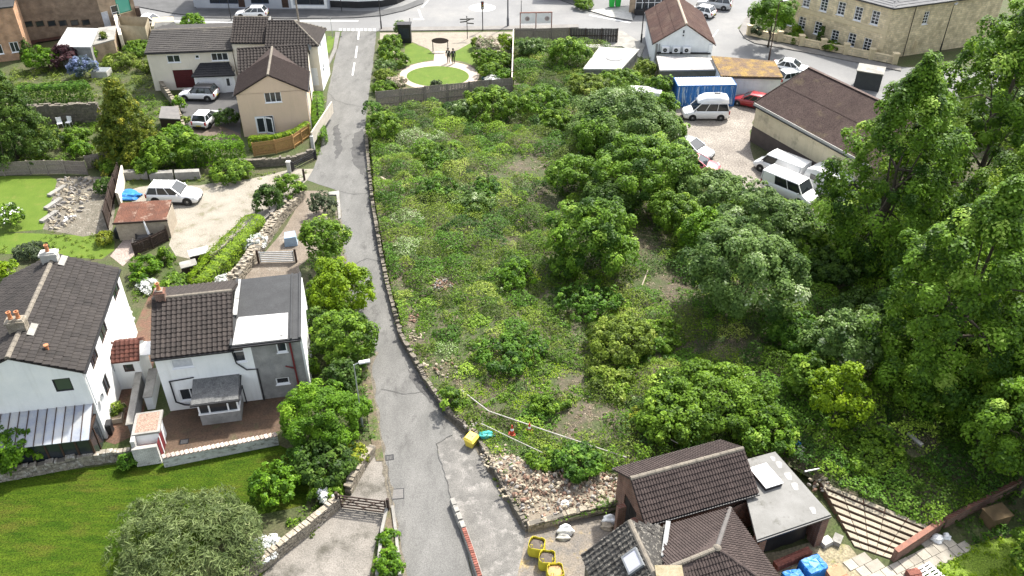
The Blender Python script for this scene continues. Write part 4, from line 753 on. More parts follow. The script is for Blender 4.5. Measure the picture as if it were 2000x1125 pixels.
W = MB(); W.bar((bx0 - .3, by - .3, 1.9), (bx1 + .2, by - .3, 1.9), .1, .1); W.bar((bx1 + .22, by - .28, 1.9), (bx1 + .22, -.05, 2.2), .08, .08); W.build('bay_gutter', BLACKP, root); pipe(root, [(bx1 + .2, by - .2, 1.9), (bx1 + .2, -.3, 1.6), (bx1 + .2, -.15, 0)], r=.04)
# ---- big white house
o, a = (-30.45, 34.66), R(9.9); L, D, e, r = 6.71, 10.11, 5.22, 1.48
oR = frame(o, a, L, 0); dR = wdir(a, 'R')
opR = opx([(227, 568, 1.5, .85), (202, 648, 1.5, .95), (184, 699, 1.35, .95), (223, 702, 1.15, 1.2), (208, 752, .95, 1.25)], oR, dR); opF = opx([(123, 752, .95, .95)], o, wdir(a, 'F'))
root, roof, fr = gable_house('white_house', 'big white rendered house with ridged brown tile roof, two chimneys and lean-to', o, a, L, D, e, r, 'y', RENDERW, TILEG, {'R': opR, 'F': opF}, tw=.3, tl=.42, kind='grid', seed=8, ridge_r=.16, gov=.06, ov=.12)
for q in opR[:3]: window(root, (L, 0), (0, 1), *q, cols=2, fm=BROWNF, sill=False)
window(root, (L, 0), (0, 1), *opR[3], cols=2, fm=BLACKP, sill=False); window(root, (L, 0), (0, 1), *opR[4], cols=2, fm=BROWNF, sill=False)
window(root, (0, 0), (1, 0), *opF[0], cols=1, fm=BLACKP, gm=glassmat('leaded_glass', (.05, .07, .055), .15), sill=False)
for yy, ht in ((D - .55, .75), (2.55, .85)):
    chimney(root, L / 2 - .1, yy, e + r - .45, ht + .35, .95, .55, STONEW if yy < 5 else LCONC, 2 if yy < 5 else 1, along='x', potm=TERRA)
    fl = MB(); kk = r / (L / 2)
    fl.slab([(L / 2 + .42, yy - .55, e + r - .42 * kk + .22), (L / 2 + .75, yy - .55, e + r - .75 * kk + .22), (L / 2 + .75, yy + .5, e + r - .75 * kk + .22), (L / 2 + .42, yy + .5, e + r - .42 * kk + .22)], .03); fl.build('lead_flashing', CONC, roof)
MB().lathe([(.09, 0), (.09, .3), (.14, .34), (.14, .4)], (4.9, 1.2, e + r * .55 + .02), 10).build('roof_vent', TERRA, roof)
tv = MB(); tv.tube([(1.6, 2.2, e + 1), (1.6, 2.2, e + 2.6)], .025, 6); tv.bar((1.2, 1.6, e + 2.5), (2.0, 2.9, e + 2.5), .02, .02)
for i in range(7): t = i / 6; tv.bar((1.2 + .8 * t - .2, 1.6 + 1.3 * t + .13, e + 2.5), (1.2 + .8 * t + .2, 1.6 + 1.3 * t - .13, e + 2.5), .015, .015)
tv.build('aerial', GALV, roof)
pipe(root, [(L + .07, .15, e - .1), (L + .07, .12, 2.6)], WPVC); pipe(root, [(L + .07, .35, 2.9), (L + .07, 3.2, 3.0), (L + .07, 6, 3.05)], WPVC, .025, 'cable')
dsh = MB(); dsh.lathe([(.02, 0), (.2, .03), (.28, .1), (.27, .1), (.19, .05)], (0, 0, 0), 14); dsh.v = [(L + .12 + v[2] * 1.2, .75 + v[0], 2.55 + v[1]) for v in dsh.v]; dsh.build('satellite_dish', GALV, root)
# lean-to conservatory at the gable
LX0, LX1, LY = .9, 6.6, -1.9
lf = MB()
for i in range(8): x = LX0 + .05 + (LX1 - LX0 - .1) * i / 7; lf.box(x - .05, x + .05, LY + .05, LY + .15, -.1, 2.0)
lf.box(LX0, LX1, LY + .03, LY + .17, 1.95, 2.08); lf.box(LX1 - .1, LX1, LY + .15, -.02, 1.95, 2.08); lf.box(LX1 - .1, LX1, -1.0, -.92, -.1, 2.0); lo = lf.build('lean_to_frame', BROWNF, root)
for i in range(7):
    x = LX0 + .1 + (LX1 - LX0 - .1) * i / 7; MB().box(x, x + (LX1 - LX0 - .1) / 7 - .1, LY + .09, LY + .1, .55 if i > 4 else .05, 1.95).build('pane', GLASS, lo)
MB().box(LX0, LX1 - .12, LY + .06, LY + .13, -.1, .5).build('panel', mat('brown_panel', (.12, .085, .06), (.09, .065, .05)), lo)
MB().box(LX1 - 1.6, LX1 - .2, LY + .02, LY + .16, .5, .62).build('sill', WPVC, lo); MB().box(LX1 - .06, LX1 - .04, LY + .2, -1.05, .05, 1.95).build('pane', GLASS, lo); MB().box(LX1 - .06, LX1 - .04, -.9, -.05, .05, 1.95).build('pane', GLASS, lo)
pm_ = mat('corrugated_plastic', (0.315, 0.345, 0.3975), (0.375, 0.375, 0.36), scale=.9, grain=.12, third=(0.225, 0.2475, 0.315), tscale=.8, tpos=(.5, .7), rough=.35, objrand=.2); np_ = 12
pn = MB(); wdt = (LX1 - LX0 + .2) / np_; pn.slab([(0, LY - .15, 2.02), (wdt - .04, LY - .15, 2.02), (wdt - .04, -.03, 2.85), (0, -.03, 2.85)], .03); pme = pn.mesh('roof_panel', pm_); lr = MB()
for i in range(np_ + 1): lr.bar((LX0 - .1 + i * wdt - .02, LY - .15, 2.05), (LX0 - .1 + i * wdt - .02, -.03, 2.88), .035, .05)
lro = lr.build('lean_to_roof', BROWNF, root)
for i in range(np_): inst('roof_panel', pme, lro, (LX0 - .1 + i * wdt, 0, 0))
# porch block on the long side
PX = L + 1.55; py0, py1 = 4.3, 6.2
Wp = MB(); wall_plane(Wp, (L, py0), (1, 0), 1.55, -.1, 2.3, [(.55, 1.15, 1.35, 1.95)]); wall_plane(Wp, (PX, py0), (0, 1), py1 - py0, -.1, 2.3, []); wall_plane(Wp, (PX, py1), (-1, 0), 1.55, -.1, 2.3, []); Wp.add([(PX, py0, 2.3), (PX, py1, 2.3), (PX, (py0 + py1) / 2, 2.95)], [(0, 1, 2)]); Wp.build('porch_wall', RENDERW, root)
window(root, (L, py0), (1, 0), .55, 1.15, 1.35, 1.95, cols=1, fm=BROWNF, sill=False)
ym = (py0 + py1) / 2; pr = MB(); A = [(L, py0 - .12, 2.3), (PX + .1, py0 - .12, 2.3), (PX + .1, ym, 3.05), (L, ym, 3.05)]; Bq = [(PX + .1, py1 + .12, 2.3), (L, py1 + .12, 2.3), (L, ym, 3.05), (PX + .1, ym, 3.05)]; pr.slab(A, .08); pr.slab(Bq, .078); TR_ = mat('dark_red_tile', (.11, .04, .028), (.075, .03, .024), scale=2, grain=.3, objrand=.25); pro = pr.build('porch_roof', TR_, root)
for q in (A, Bq): u = Vector(q[1]) - Vector(q[0]); v = Vector(q[3]) - Vector(q[0]); slope(pro, q[0], u, v, u.length, v.length, TR_, .28, .24, 'pan')
MB().box(PX + .02, PX + .9, ym - .5, ym + .85, 2.15, 2.22).build('porch_canopy', PLWHITE, root)
# ---- tan gabled house and the terrace behind it
o, a = (-25.82, 75.73), R(9.5); L, D, e, r = 6.35, 5.0, 4.3, 1.72
op = opx([(533, 190, 1.55, 1.05), (518, 243, 1.75, 1.75)], o, wdir(a, 'F'))
root, roof, fr = gable_house('gabled_house', 'tan rendered gabled house with dark brown roof and open french doors', o, a, L, D, e, r, 'y', TAN, mat('dark_brown_tile', (0.0425, 0.02975, 0.0255), (0.0527, 0.0374, 0.0323), scale=1, grain=.3, gscale=20), {'F': op}, tw=.3, tl=.34, mode='joined', seed=9, sides='FRL')
window(root, (0, 0), (1, 0), *op[0], cols=3); q = op[1]
fd = MB(); fd.box(q[0], q[0] + .07, .03, .1, q[2], q[3]); fd.box(q[1] - .07, q[1], .03, .1, q[2], q[3]); fd.box(q[0], q[1], .03, .1, q[3] - .07, q[3]); fdo = fd.build('door_frame', WPVC, root); MB().box(q[0] + .07, q[1] - .07, .112, .12, q[2], q[3] - .07).build('dark_opening', DARKIN, fdo)
for k, an in ((0, 0), (1, R(-28))):
    dm = MB(); hw_ = .8; M = Matrix.Translation((q[0] + .08 + k * .85, .02, 0)) @ Matrix.Rotation(an, 4, 'Z')
    dm.box(0, .09, -.03, .03, q[2], q[3] - .1, 0, M); dm.box(hw_ - .09, hw_, -.03, .03, q[2], q[3] - .1, 0, M); dm.box(.09, hw_ - .09, -.03, .03, q[2], q[2] + .12, 0, M); dm.box(.09, hw_ - .09, -.03, .03, q[3] - .22, q[3] - .1, 0, M); do = dm.build('french_door', WPVC, root); MB().box(.095, hw_ - .095, -.01, .01, q[2] + .12, q[3] - .225, 0, M).build('pane', GLASS, do)
MB().box(2.2, 4.2, -.45, -.01, -.05, max(.15, q[2])).build('doorstep', CONC, root)
# cross wing behind
W = MB(); wall_plane(W, (L + .1, D - .02), (0, 1), 4.6, -.1, e, []); wall_plane(W, (-.1, D + 4.58), (0, -1), 4.6, -.1, e, []); W.add([(L + .1, D - .02, e), (L + .1, D + 4.58, e), (L + .1, D + 2.28, e + 1.72)], [(0, 1, 2)]); wall_plane(W, (L + .1, D + 4.58), (-1, 0), L + .2, -.1, e, []); W.build('wing_wall', CREAM, root)
A = [(-.25, D - .1, e - .02), (L + .25, D - .1, e - .02), (L + .25, D + 2.28, e + 1.76), (-.25, D + 2.28, e + 1.76)]; Bq = [(L + .25, D + 4.7, e - .02), (-.25, D + 4.7, e - .02), (-.25, D + 2.28, e + 1.76), (L + .25, D + 2.28, e + 1.76)]
wr = MB(); wr.slab(A, .09); wr.slab(Bq, .088); wro = wr.build('wing_roof', TILE, root)
for q in (A, Bq): u = Vector(q[1]) - Vector(q[0]); v = Vector(q[3]) - Vector(q[0]); slope(wro, q[0], u, v, u.length, v.length, TILE, .33, .33, 'pan', 'joined')
ridge(wro, A[3], A[2], TILE); vr = MB(); vr.slab([(L / 2, D - .1, e + 1.79), (L / 2 - 2.6, D - .1, e + .42), (L / 2, D + 2.2, e + 1.85)], .04); vr.slab([(L / 2 + 2.6, D - .1, e + .42), (L / 2, D - .1, e + 1.79), (L / 2, D + 2.2, e + 1.85)], .04); vr.build('roof', MATS['dark_brown_tile'], root); ridge(roof, (L / 2, D, e + r + .06), (L / 2, D + 2.2, e + r + .06), RIDGE)
pipe(root, [(L + .06, .1, e - .1), (L + .08, .1, .2)], WPVC, .05)
# ---- hipped end house and terrace house
o, a = (-25.5, 86.7), R(.9); L, D, e, r = 5.35, 4.7, 5.05, 1.65
op = opx([(537, 104, .8, .95), (595, 105, .75, 1.0), (613, 150, .95, 1.95)], o, wdir(a, 'F')); oR = frame(o, a, L, 0); opR = opx([(627, 92, .6, .9), (632, 133, .7, 1.0)], oR, wdir(a, 'R'))
root = thing('end_house', 'cream end of terrace house with hipped brown roof and white side wall', 'house', o, a)
W = MB(); wall_plane(W, (0, 0), (1, 0), L, -.1, e, op); W.build('wall', CREAM, root); W = MB(); wall_plane(W, (L, 0), (0, 1), D, -.1, e, opR); W.build('side_wall', RENDERW, root); W = MB(); wall_plane(W, (L, D), (-1, 0), L, -.1, e, []); wall_plane(W, (0, D), (0, -1), D, -.1, e, []); W.build('wall', CREAM, root)
window(root, (0, 0), (1, 0), *op[0], cols=1, rows=2); window(root, (0, 0), (1, 0), *op[1], cols=1, rows=2, gm=CURTAIN); door(root, (0, 0), (1, 0), *op[2], WPVC)
for q in opR: window(root, (L, 0), (0, 1), *q, cols=1, rows=2)
hx = L - D * .55; z_ = e + .06; Rt = e + r + .06; ov = .15; zo = z_ - ov * r / (D / 2)
F1 = [(-.02, -ov, zo), (L + ov, -ov, zo), (hx, D / 2, Rt), (-.02, D / 2, Rt)]; F2 = [(L + ov, D + ov, zo), (-.02, D + ov, zo), (-.02, D / 2, Rt), (hx, D / 2, Rt)]; F3 = [(L + ov, -ov, zo), (L + ov, D + ov, zo), (hx, D / 2, Rt)]
rf = MB(); rf.slab(F1, .09); rf.slab(F2, .088); rf.slab(F3, .086); rfo = rf.build('roof', TILE, root)
def uvclip(q, p0, u, v): return [((Vector(p) - Vector(p0)).dot(u), (Vector(p) - Vector(p0)).dot(v)) for p in q]
def face_tiles(rfo, q, tm, tw=.33, tl=.33, kind='pan', mode='joined', seed=4, limit=300):
    p0 = Vector(q[0]); u = (Vector(q[1]) - p0).normalized(); n_ = u.cross(Vector(q[2]) - p0).normalized(); v = n_.cross(u)
    if v.z < 0: v = -v
    cl = uvclip(q, p0, u, v); x0 = min(c[0] for c in cl); x1 = max(c[0] for c in cl); y1 = max(c[1] for c in cl)
    slope(rfo, p0 + u * x0, u, v, x1 - x0, y1, tm, tw, tl, kind, mode, clip=[(c[0] - x0, c[1]) for c in cl], seed=seed, limit=limit)
for q in (F1, F2, F3): face_tiles(rfo, q, TILE)
ridge(rfo, F1[3], F1[2], TILE); ridge(rfo, F1[1], F1[2], RIDGE); ridge(rfo, F2[0], F2[3], RIDGE)
MB().bar((-.02, -.2, e - .08), (L + .1, -.2, e - .08), .1, .1).build('gutter', BLACKP, root); pipe(root, [(3.2, -.06, e - .1), (3.2, -.06, 0)])
dsh = MB(); dsh.lathe([(.02, 0), (.22, .03), (.32, .12), (.31, .12), (.2, .05)], (0, 0, 0), 14); dsh.v = [(4.5 + v[0], -.25 - v[2], e - .1 + v[1]) for v in dsh.v]; dsh.build('satellite_dish', GALV, root)
o2 = (-29.3, 87.75); op = opx([(479, 103, .9, 1.1)], o2, (1, 0))
root, roof, fr = gable_house('terraced_house', 'cream terraced house with brown tiled roof joined to the hipped end house', o2, R(-1), 3.72, 4.6, 5.1, 1.7, 'x', CREAM, TILE, {'F': op}, mode='joined', kind='pan', gov=.04, sides='FBLR')
window(root, (0, 0), (1, 0), *op[0], cols=1, rows=2, split=[op[0][2] + .07, op[0][3] - .4, op[0][3] - .07]); MB().slab([(3.66, -.2, 5.1), (3.9, -.2, 5.1), (3.9, 2.3, 6.95), (3.66, 2.3, 6.95)], .2).build('parapet', LCONC, root)
# ---- long low house with garage
o, a = P2(300, 178), R(3.0); a = R(6); o = (-38.1, 86.8); L, D, e, r = 8.75, 8.0, 4.2, .9
op = opx([(339, 115, 1.35, .8), (385, 111, .45, .4), (429, 111, 1.75, .85), (360, 154, 2.05, 2.0)], o, wdir(a, 'F'))
root, roof, fr = gable_house('long_house', 'low cream house with shallow dark tiled roof and maroon garage door', o, a, L, D, e, r, 'x', CREAM, mat('slate_brown_tile', (0.04, 0.0368, 0.0344), (0.0528, 0.048, 0.044), scale=.8, grain=.3, gscale=20, third=(0.088, 0.08, 0.068), tscale=.7, tpos=(.58, .75)), {'F': op}, mode='joined', tw=.3, tl=.36, kind='flat')
window(root, (0, 0), (1, 0), *op[0], cols=2); window(root, (0, 0), (1, 0), *op[1], cols=1); window(root, (0, 0), (1, 0), *op[2], cols=3); door(root, (0, 0), (1, 0), op[3][0], op[3][1], max(0, op[3][2]), op[3][3], mat('maroon_door', (.085, .016, .016), (.07, .014, .014), grain=.1), name='garage_door', ribs=8, handle=False)
gx0, gx1, gy = 4.6, 8.7, -1.3
W = MB(); wall_plane(W, (gx0, gy), (1, 0), gx1 - gx0, -.1, 1.95, [(.35, 2.55, 0, 1.8), (3.0, 3.8, 0, 1.85)]); wall_plane(W, (gx1, gy), (0, 1), -gy, -.1, 1.95, []); wall_plane(W, (gx0, 0), (0, -1), -gy, -.1, 1.95, []); W.build('porch_wall', RENDERW, root)
door(root, (gx0, gy), (1, 0), .35, 2.55, 0, 1.8, WPVC, name='garage_door', ribs=5, handle=False); d_ = door(root, (gx0, gy), (1, 0), 3.0, 3.8, 0, 1.85, WPVC, glass=(3.25, 3.55, .75, 1.55))
A = [(gx0 - .15, gy - .2, 1.95), (gx1 + .15, gy - .2, 1.95), (gx1 - .6, -.02, 2.85), (gx0 + .7, -.02, 2.85)]; B2 = [(gx0 - .15, gy - .2, 1.95), (gx0 + .7, -.02, 2.85), (gx0 - .15, -.02, 1.95)]; pr = MB(); pr.slab(A, .08); pr.slab(B2, .078); pro = pr.build('porch_roof', TILEK, root); face_tiles(pro, A, TILEK, .3, .3, 'flat'); ridge(pro, A[0], A[3], TILEK, .09); ridge(pro, A[1], A[2], TILEK, .09)
# ================================================================ brick house group by the builders bags (bottom right of the plot)
root = thing('brick_house', 'red brick house with hipped brown roof, lichened stone roof and lead valley', 'house', P(1250, 1128))
bx, by_, _ = root.location
lo = lambda x, y, z: (P(x, y, z)[0] - bx, P(x, y, z)[1] - by_, z)
EZ, AZ = 2.75, 4.55
br = lo(1426, 993, EZ); bl = lo(1300, 1028, EZ); fr_ = lo(1562, 1185, EZ); ap = lo(1400, 1071, AZ); ar = lo(1296, 1113, AZ); fl = lo(1320, 1260, EZ)
W = MB(); walls = [br, fr_, fl, bl]; 
ctr = Vector((sum(p[0] for p in walls) / 4, sum(p[1] for p in walls) / 4)); ins = [tuple(Vector(p[:2]) + (ctr - Vector(p[:2])).normalized() * .3) for p in walls]
W.prism(ins, -.1, EZ - .02, cap=False); W.build('wall', REDB, root)
rf = MB(); F1 = [br, bl, ar, ap]; F2 = [fr_, br, ap]; F3 = [fl, fr_, ap, ar]
for q, t in ((F1, .09), (F2, .088), (F3, .086)): rf.slab(q, t)
rfo = rf.build('roof', TILEN, root)
for k, q in enumerate((F1, F2, F3)): face_tiles(rfo, q, TILEN, .3, .3, 'roman', 'obj', seed=20 + k, limit=280)
ridge(rfo, ar, ap, RIDGE, .12); ridge(rfo, br, ap, mat('grey_ridge', (.12, .11, .105), (.09, .085, .08)), .12); ridge(rfo, fr_, ap, TILEN, .12)
MB().lathe([(.16, 0), (.2, .08), (.12, .16), (.02, .2)], (ap[0], ap[1], AZ - .02), 10).build('ridge_finial', RIDGE, rfo)
# stone-tiled wing
rt = lo(1229, 1018, AZ - .1); rb = lo(1290, 1150, AZ - .1); el_ = lo(1136, 1085, EZ - .1); eb = lo(1190, 1220, EZ - .1); vr_ = lo(1302, 1030, EZ + .35); vb = lo(1292, 1122, EZ + .35)
S = MB(); G1 = [eb, el_, rt, rb]; G2 = [vr_, vb, rb, rt]; S.slab(G1, .1); S.slab(G2, .098); so_ = S.build('stone_roof', TILEL, root)
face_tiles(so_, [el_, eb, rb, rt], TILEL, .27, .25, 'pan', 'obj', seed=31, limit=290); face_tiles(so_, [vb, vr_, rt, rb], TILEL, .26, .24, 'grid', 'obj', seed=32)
ridge(so_, rt, rb, RIDGE, .14, .4)
W = MB(); i1 = (el_[0] + .2, el_[1] - .05); i2 = (rt[0] - .02, rt[1] - .2); i3 = (vr_[0] - .1, vr_[1] - .25); W.add([(*i3, -.1), (*i2, -.1), (*i1, -.1), (*i1, EZ - .22), (*i2, AZ - .3), (*i3, EZ + .2)], [(0, 1, 2, 3, 4, 5)]); W.add([(*i1, -.1), (eb[0] + .2, eb[1], -.1), (eb[0] + .2, eb[1], EZ - .2), (*i1, EZ - .2)], [(0, 1, 2, 3)]); W.build('stone_wall', STONED, root)
v1 = Vector(lo(1304, 1026, EZ + .5)); v2 = Vector(lo(1292, 1108, EZ + .62)); MB().bar(v1 + Vector((0, 0, .3)), v2 + Vector((0, 0, .35)), .22, .05).build('lead_valley', mat('lead_sheet', (0.231, 0.2365, 0.2365), (0.198, 0.2035, 0.2035), scale=3, rough=.6), so_)
u = (Vector(eb) - Vector(el_)).normalized(); v = (Vector(rt) - Vector(el_)); v = (v - u * v.dot(u)).normalized(); n_ = u.cross(v); n_ = n_ if n_.z > 0 else -n_
Bm = Matrix((u, v, n_)).transposed().to_4x4(); 
def hit(px, py): # where a sight line meets the stone slope
    A_, B_ = Vector(lo(px, py, 2.5)), Vector(lo(px, py, 5)); t = (Vector(el_) - A_).dot(n_) / (B_ - A_).dot(n_); return A_ + (B_ - A_) * t
Bm.translation = hit(1240, 1099) + n_ * .06
vf = MB(); vf.box(-.5, -.4, -.42, .42, 0, .2, 0, Bm); vf.box(.4, .5, -.42, .42, 0, .2, 0, Bm); vf.box(-.4, .4, -.42, -.34, 0, .2, 0, Bm); vf.box(-.4, .4, .34, .42, 0, .2, 0, Bm); vo = vf.build('roof_window', mat('grey_flashing', (.2, .21, .22), (.16, .17, .18)), root); MB().box(-.4, .4, -.34, .34, .15, .18, 0, Bm).build('pane', glassmat('milky_glass', (.42, .42, .47), .2), vo)
Bc = lo(1304, 1136, AZ - .4); cm = MB(); cm.box(Bc[0] - .55, Bc[0] + .55, Bc[1] - .4, Bc[1] + .3, AZ - .9, AZ + .2); cm.box(Bc[0] - .6, Bc[0] + .6, Bc[1] - .45, Bc[1] + .35, AZ + .2, AZ + .3); cm.build('chimney', mat('mossy_stone', (.3, .25, .17), (.2, .17, .1), scale=4, grain=.4, third=(.12, .11, .03), tscale=3), root)
# brick garage with long roof
o, a = (6.6, 27.6), R(18.6); L, D, e, r = 6.05, 3.3, 2.9, 1.15
root, roof, frm = gable_house('brick_garage', 'red brick garage with long ridged brown roof beside the rubble heap', o, a, L, D, e, r, 'x', REDB, TILEN, {'L': [(.95, 2.35, 0, 2.2)]}, tw=.3, tl=.29, kind='roman', seed=41, gov=.18, ov=.25, cat='garage')
door(root, (0, D), (0, -1), .95, 2.35, 0, 2.2, DARKIN, name='doorway', handle=False)
wl = MB(); wl.box(-.55, -.28, .2, .55, -.1, 2.5); wl.box(-.75, -.3, 1.5, 1.75, -.1, 2.2); wl.build('buttress', REDB, root)
# flat-roofed outbuilding
q = [P(1623, 1005, 2.5), P(1514, 882, 2.5), P(1440, 902, 2.5), P(1478, 1054, 2.5)]; ox, oy = q[0][0], q[0][1]; root = thing('flat_outbuilding', 'brick outbuilding with pale concrete flat roof and white rooflight', 'outbuilding', (ox, oy, 0)); ql = [(p[0] - ox, p[1] - oy, 2.5) for p in q]
MB().slab(ql, .16).build('flat_roof', mat('weathered_flat_roof', (0.2108, 0.2074, 0.1972), (0.1632, 0.1598, 0.1496), scale=.9, grain=.25, third=(0.0884, 0.085, 0.0714), tscale=1.3, tpos=(.55, .7), bump=.1), root)
d1 = (Vector(ql[3]) - Vector(ql[0])).normalized(); d2 = (Vector(ql[1]) - Vector(ql[0])).normalized()
W = MB(); W.bar(Vector(ql[0]) * 1 + d1 * .15 + d2 * .35 - Vector((0, 0, 2.6)), Vector(ql[0]) + d1 * .15 + d2 * .35 - Vector((0, 0, .17)), .6, .45, up=tuple(d1)); W.build('brick_pier', REDB, root)
W = MB(); s_ = Vector(ql[0]) + d1 * .2 + d2 * .6; t_ = Vector(ql[1]) + d1 * .2; W.add([(s_.x, s_.y, -.1), (t_.x, t_.y, -.1), (t_.x, t_.y, 2.33), (s_.x, s_.y, 2.33)], [(0, 1, 2, 3)]); s2 = Vector(ql[0]) + d2 * 2.6; t2 = Vector(ql[3]) + d2 * 2.2; W.add([(s2.x, s2.y, -.1), (t2.x, t2.y, -.1), (t2.x, t2.y, 2.33), (s2.x, s2.y, 2.33)], [(0, 3, 2, 1)]); W.build('wall', REDB, root)
W = MB(); b_ = Vector(ql[3]) + d2 * .3 - d1 * .5; W.bar(b_ - Vector((0, 0, 2.6)), b_ - Vector((0, 0, .17)), .5, .4, up=tuple(d1)); W.build('brick_pier', REDB, root)
k0 = Vector(ql[0]) + d1 * .55 + d2 * .5; k1 = Vector(ql[3]) + d2 * .5 - d1 * .8; tp = MB(); nseg = 14; vs = []
for i in range(nseg + 1):
    t = i / nseg; p = k0.lerp(k1, t); sag = .12 * math.sin(t * 9) 
    for zz, off in ((2.3, 0), (1.6, .08 + sag), (.9, .2 - sag), (.15, .1)): vs.append((p.x + d2.x * off, p.y + d2.y * off, zz + .05 * math.sin(t * 17)))
tp.add(vs, [(i * 4 + j, (i + 1) * 4 + j, (i + 1) * 4 + j + 1, i * 4 + j + 1) for i in range(nseg) for j in range(3)]); tp.smooth = True; tp.build('tarpaulin', mat('black_sheeting', (.014, .014, .016), (.022, .022, .024), rough=.4), root)
MB().bar(Vector(ql[0]) + Vector((0, 0, -.12)) - d2 * .06, Vector(ql[3]) + Vector((0, 0, -.12)) - d2 * .06, .05, .1).build('gutter', BLACKP, root)
c_ = Vector((P(1496, 930, 2.7)[0] - ox, P(1496, 930, 2.7)[1] - oy, 2.51)); Mx = Matrix((-d1, d2, Vector((0, 0, 1)))).transposed().to_4x4(); Mx.translation = c_
lk = MB(); lk.box(-.5, .5, -.72, .72, 0, .2, 0, Mx); lko = lk.build('rooflight', BLACKP, root); MB().box(-.52, .52, -.74, .74, .2, .26, 0, Mx).build('rooflight_lid', PLWHITE, lko)
for px_, py_, rr in ((1522, 908, .26), (1540, 930, .3), (1553, 950, .28), (1588, 997, .24), (1510, 896, .2)):
    c = P(px_, py_, 2.5); pt = MB(); pt.prism([(c[0] - ox + rr * (1 + .2 * math.sin(3 * t)) * math.cos(t) * .6, c[1] - oy + rr * (1.2 + .25 * math.cos(2 * t)) * math.sin(t)) for t in np.linspace(0, 6.1, 16)], 2.504, 2.508); pt.build('sealant_patch', mat('sealant', (0.336, 0.328, 0.32), (0.24, 0.232, 0.224), scale=4), root)
# ================================================================ outhouse, shed and enclosure
ox, oy = P2(268, 912); a = R(12); root = thing('outhouse', 'small whitewashed brick outhouse with gravel flat roof and maroon door', 'outhouse', (ox, oy, 0), a)
W = MB(); W.box(0, 1.35, 0, .25, -.1, 1.35); W.box(0, .22, .25, 2.4, -.1, 1.75); W.build('white_brick_wall', WBRICK, root); W = MB(); W.box(.22, 1.35, .75, 2.4, -.1, 1.7); W.build('wall', RENDERW, root)
W = MB(); W.slab([(.05, .7, 1.83), (1.55, .7, 1.83), (1.55, 2.5, 1.83), (.05, 2.5, 1.83)], .14); wo = W.build('flat_roof', CONC, root); MB().slab([(.2, .85, 1.842), (1.4, .85, 1.842), (1.4, 2.36, 1.842), (.2, 2.36, 1.842)], .01).build('roof_gravel', mat('pinkish_chippings', (.36, .25, .19), (.25, .17, .13), scale=6, grain=.5, gscale=14, bump=.8), wo)
MB().box(1.352, 1.4, .85, 1.5, 0, 1.5).build('door', mat('maroon_paint', (.15, .02, .022), (.12, .017, .02), grain=.1), root); W = MB(); W.box(1.352, 1.42, .74, .85, 0, 1.6); W.box(1.352, 1.42, 1.5, 1.6, 0, 1.6); W.build('door_frame', WPVC, root); MB().box(.25, 1.3, .256, .75, .9, .95).build('shelf', mat('pink_paint', (.4, .22, .21), (.33, .18, .17)), root)
W = MB(); W.box(1.36, 1.385, .26, .74, 0, 1.35); W.build('side_board', MATS['maroon_paint'], root)
# rusty shed
o, a = P2(223, 433, 1.75), R(7); L, D, e = 3.95, 2.35, 1.7; root = thing('shed', 'garden shed with rusty corrugated iron roof', 'shed', o, a)
W = MB(); W.box(0, L, D - .05, D, -.05, e + .1); W.box(0, .05, 0, D - .05, -.05, e); W.box(L - .05, L, 0, D - .05, -.05, e); W.box(.05, L - .05, 0, .05, -.05, e - .05); W.build('wall', TIMBL, root)
sm = MB(); wdt = L / 5 + .03; nn = 8; vs = []
for yv, zv in ((-.15, e), (D + .15, e + .28)):
    for i in range(nn * 2 + 1): x = wdt * i / (nn * 2); vs.append((x, yv, zv + .03 + .022 * (1 if i % 2 else -1)))
k = nn * 2 + 1; sm.add(vs, [(i, i + 1, k + i + 1, k + i) for i in range(k - 1)]); sme = sm.mesh('roof_sheet', RUST); rr_ = MB(); rr_.bar((0, .1, e - .02), (L, .1, e - .02), .06, .08); rr_.bar((0, D - .1, e + .2), (L, D - .1, e + .2), .06, .08); rro = rr_.build('roof_frame', TIMBD, root)
for i in range(5): inst('roof_sheet', sme, rro, (-.05 + i * L / 5, 0, .012 * (i % 2)))
MB().box(-.1, L + .1, -.22, -.17, e - .1, e + .06).build('fascia', TIMBD, root)
fence('screen_fence', 'dark stained close board fence behind the rusty shed', [P2(212, 448), P2(222, 398), P2(238, 352)], 1.7, TIMBD, every=1.7, boards=.13)
fence('screen_fence', 'dark stained fence enclosing the outdoor seating', [P2(265, 500), P2(300, 486), P2(330, 470), P2(326, 448)], 1.15, TIMBD, every=1.6, boards=.12)
MB().prism([P2(232, 400), P2(243, 346), P2(246, 347), P2(238, 402)], 0, 1.2).build('garden_screen', CREAM); tag(bpy.data.objects['garden_screen'], 'cream painted low wall panel beside the blue tarpaulin', 'wall')

# ================================================================ yard side: barn, chapel, container, low building
o, a = (22.79, 74.86), R(-62); L, D, e, r = 14.0, 5.9, 3.7, 2.15; root = thing('barn', 'long rendered barn with brown corrugated roof beside the cobbled yard', 'barn', o, a)
BW = mat('stained_cream_render', (.62, .54, .38), (.52, .45, .31), scale=.7, grain=.15, third=(.26, .23, .17), tscale=.6, tpos=(.55, .72), streak=(.3, .27, .2)); DB = mat('dark_base_render', (.105, .085, .075), (.08, .065, .06), scale=1.5, grain=.3)
W = MB(); wall_plane(W, (0, 0), (1, 0), L, 1.55, e, []); wall_plane(W, (L, 0), (0, 1), D, -.1, e, []); W.add([(0, D, 1.0), (0, 0, 1.0), (0, 0, e), (0, D, e + r)], [(0, 1, 2, 3)]); W.add([(L, 0, e), (L, D, e), (L, D, e + r)], [(0, 1, 2)]); wall_plane(W, (L, D), (-1, 0), L, -.1, e + r, []); W.build('wall', BW, root)
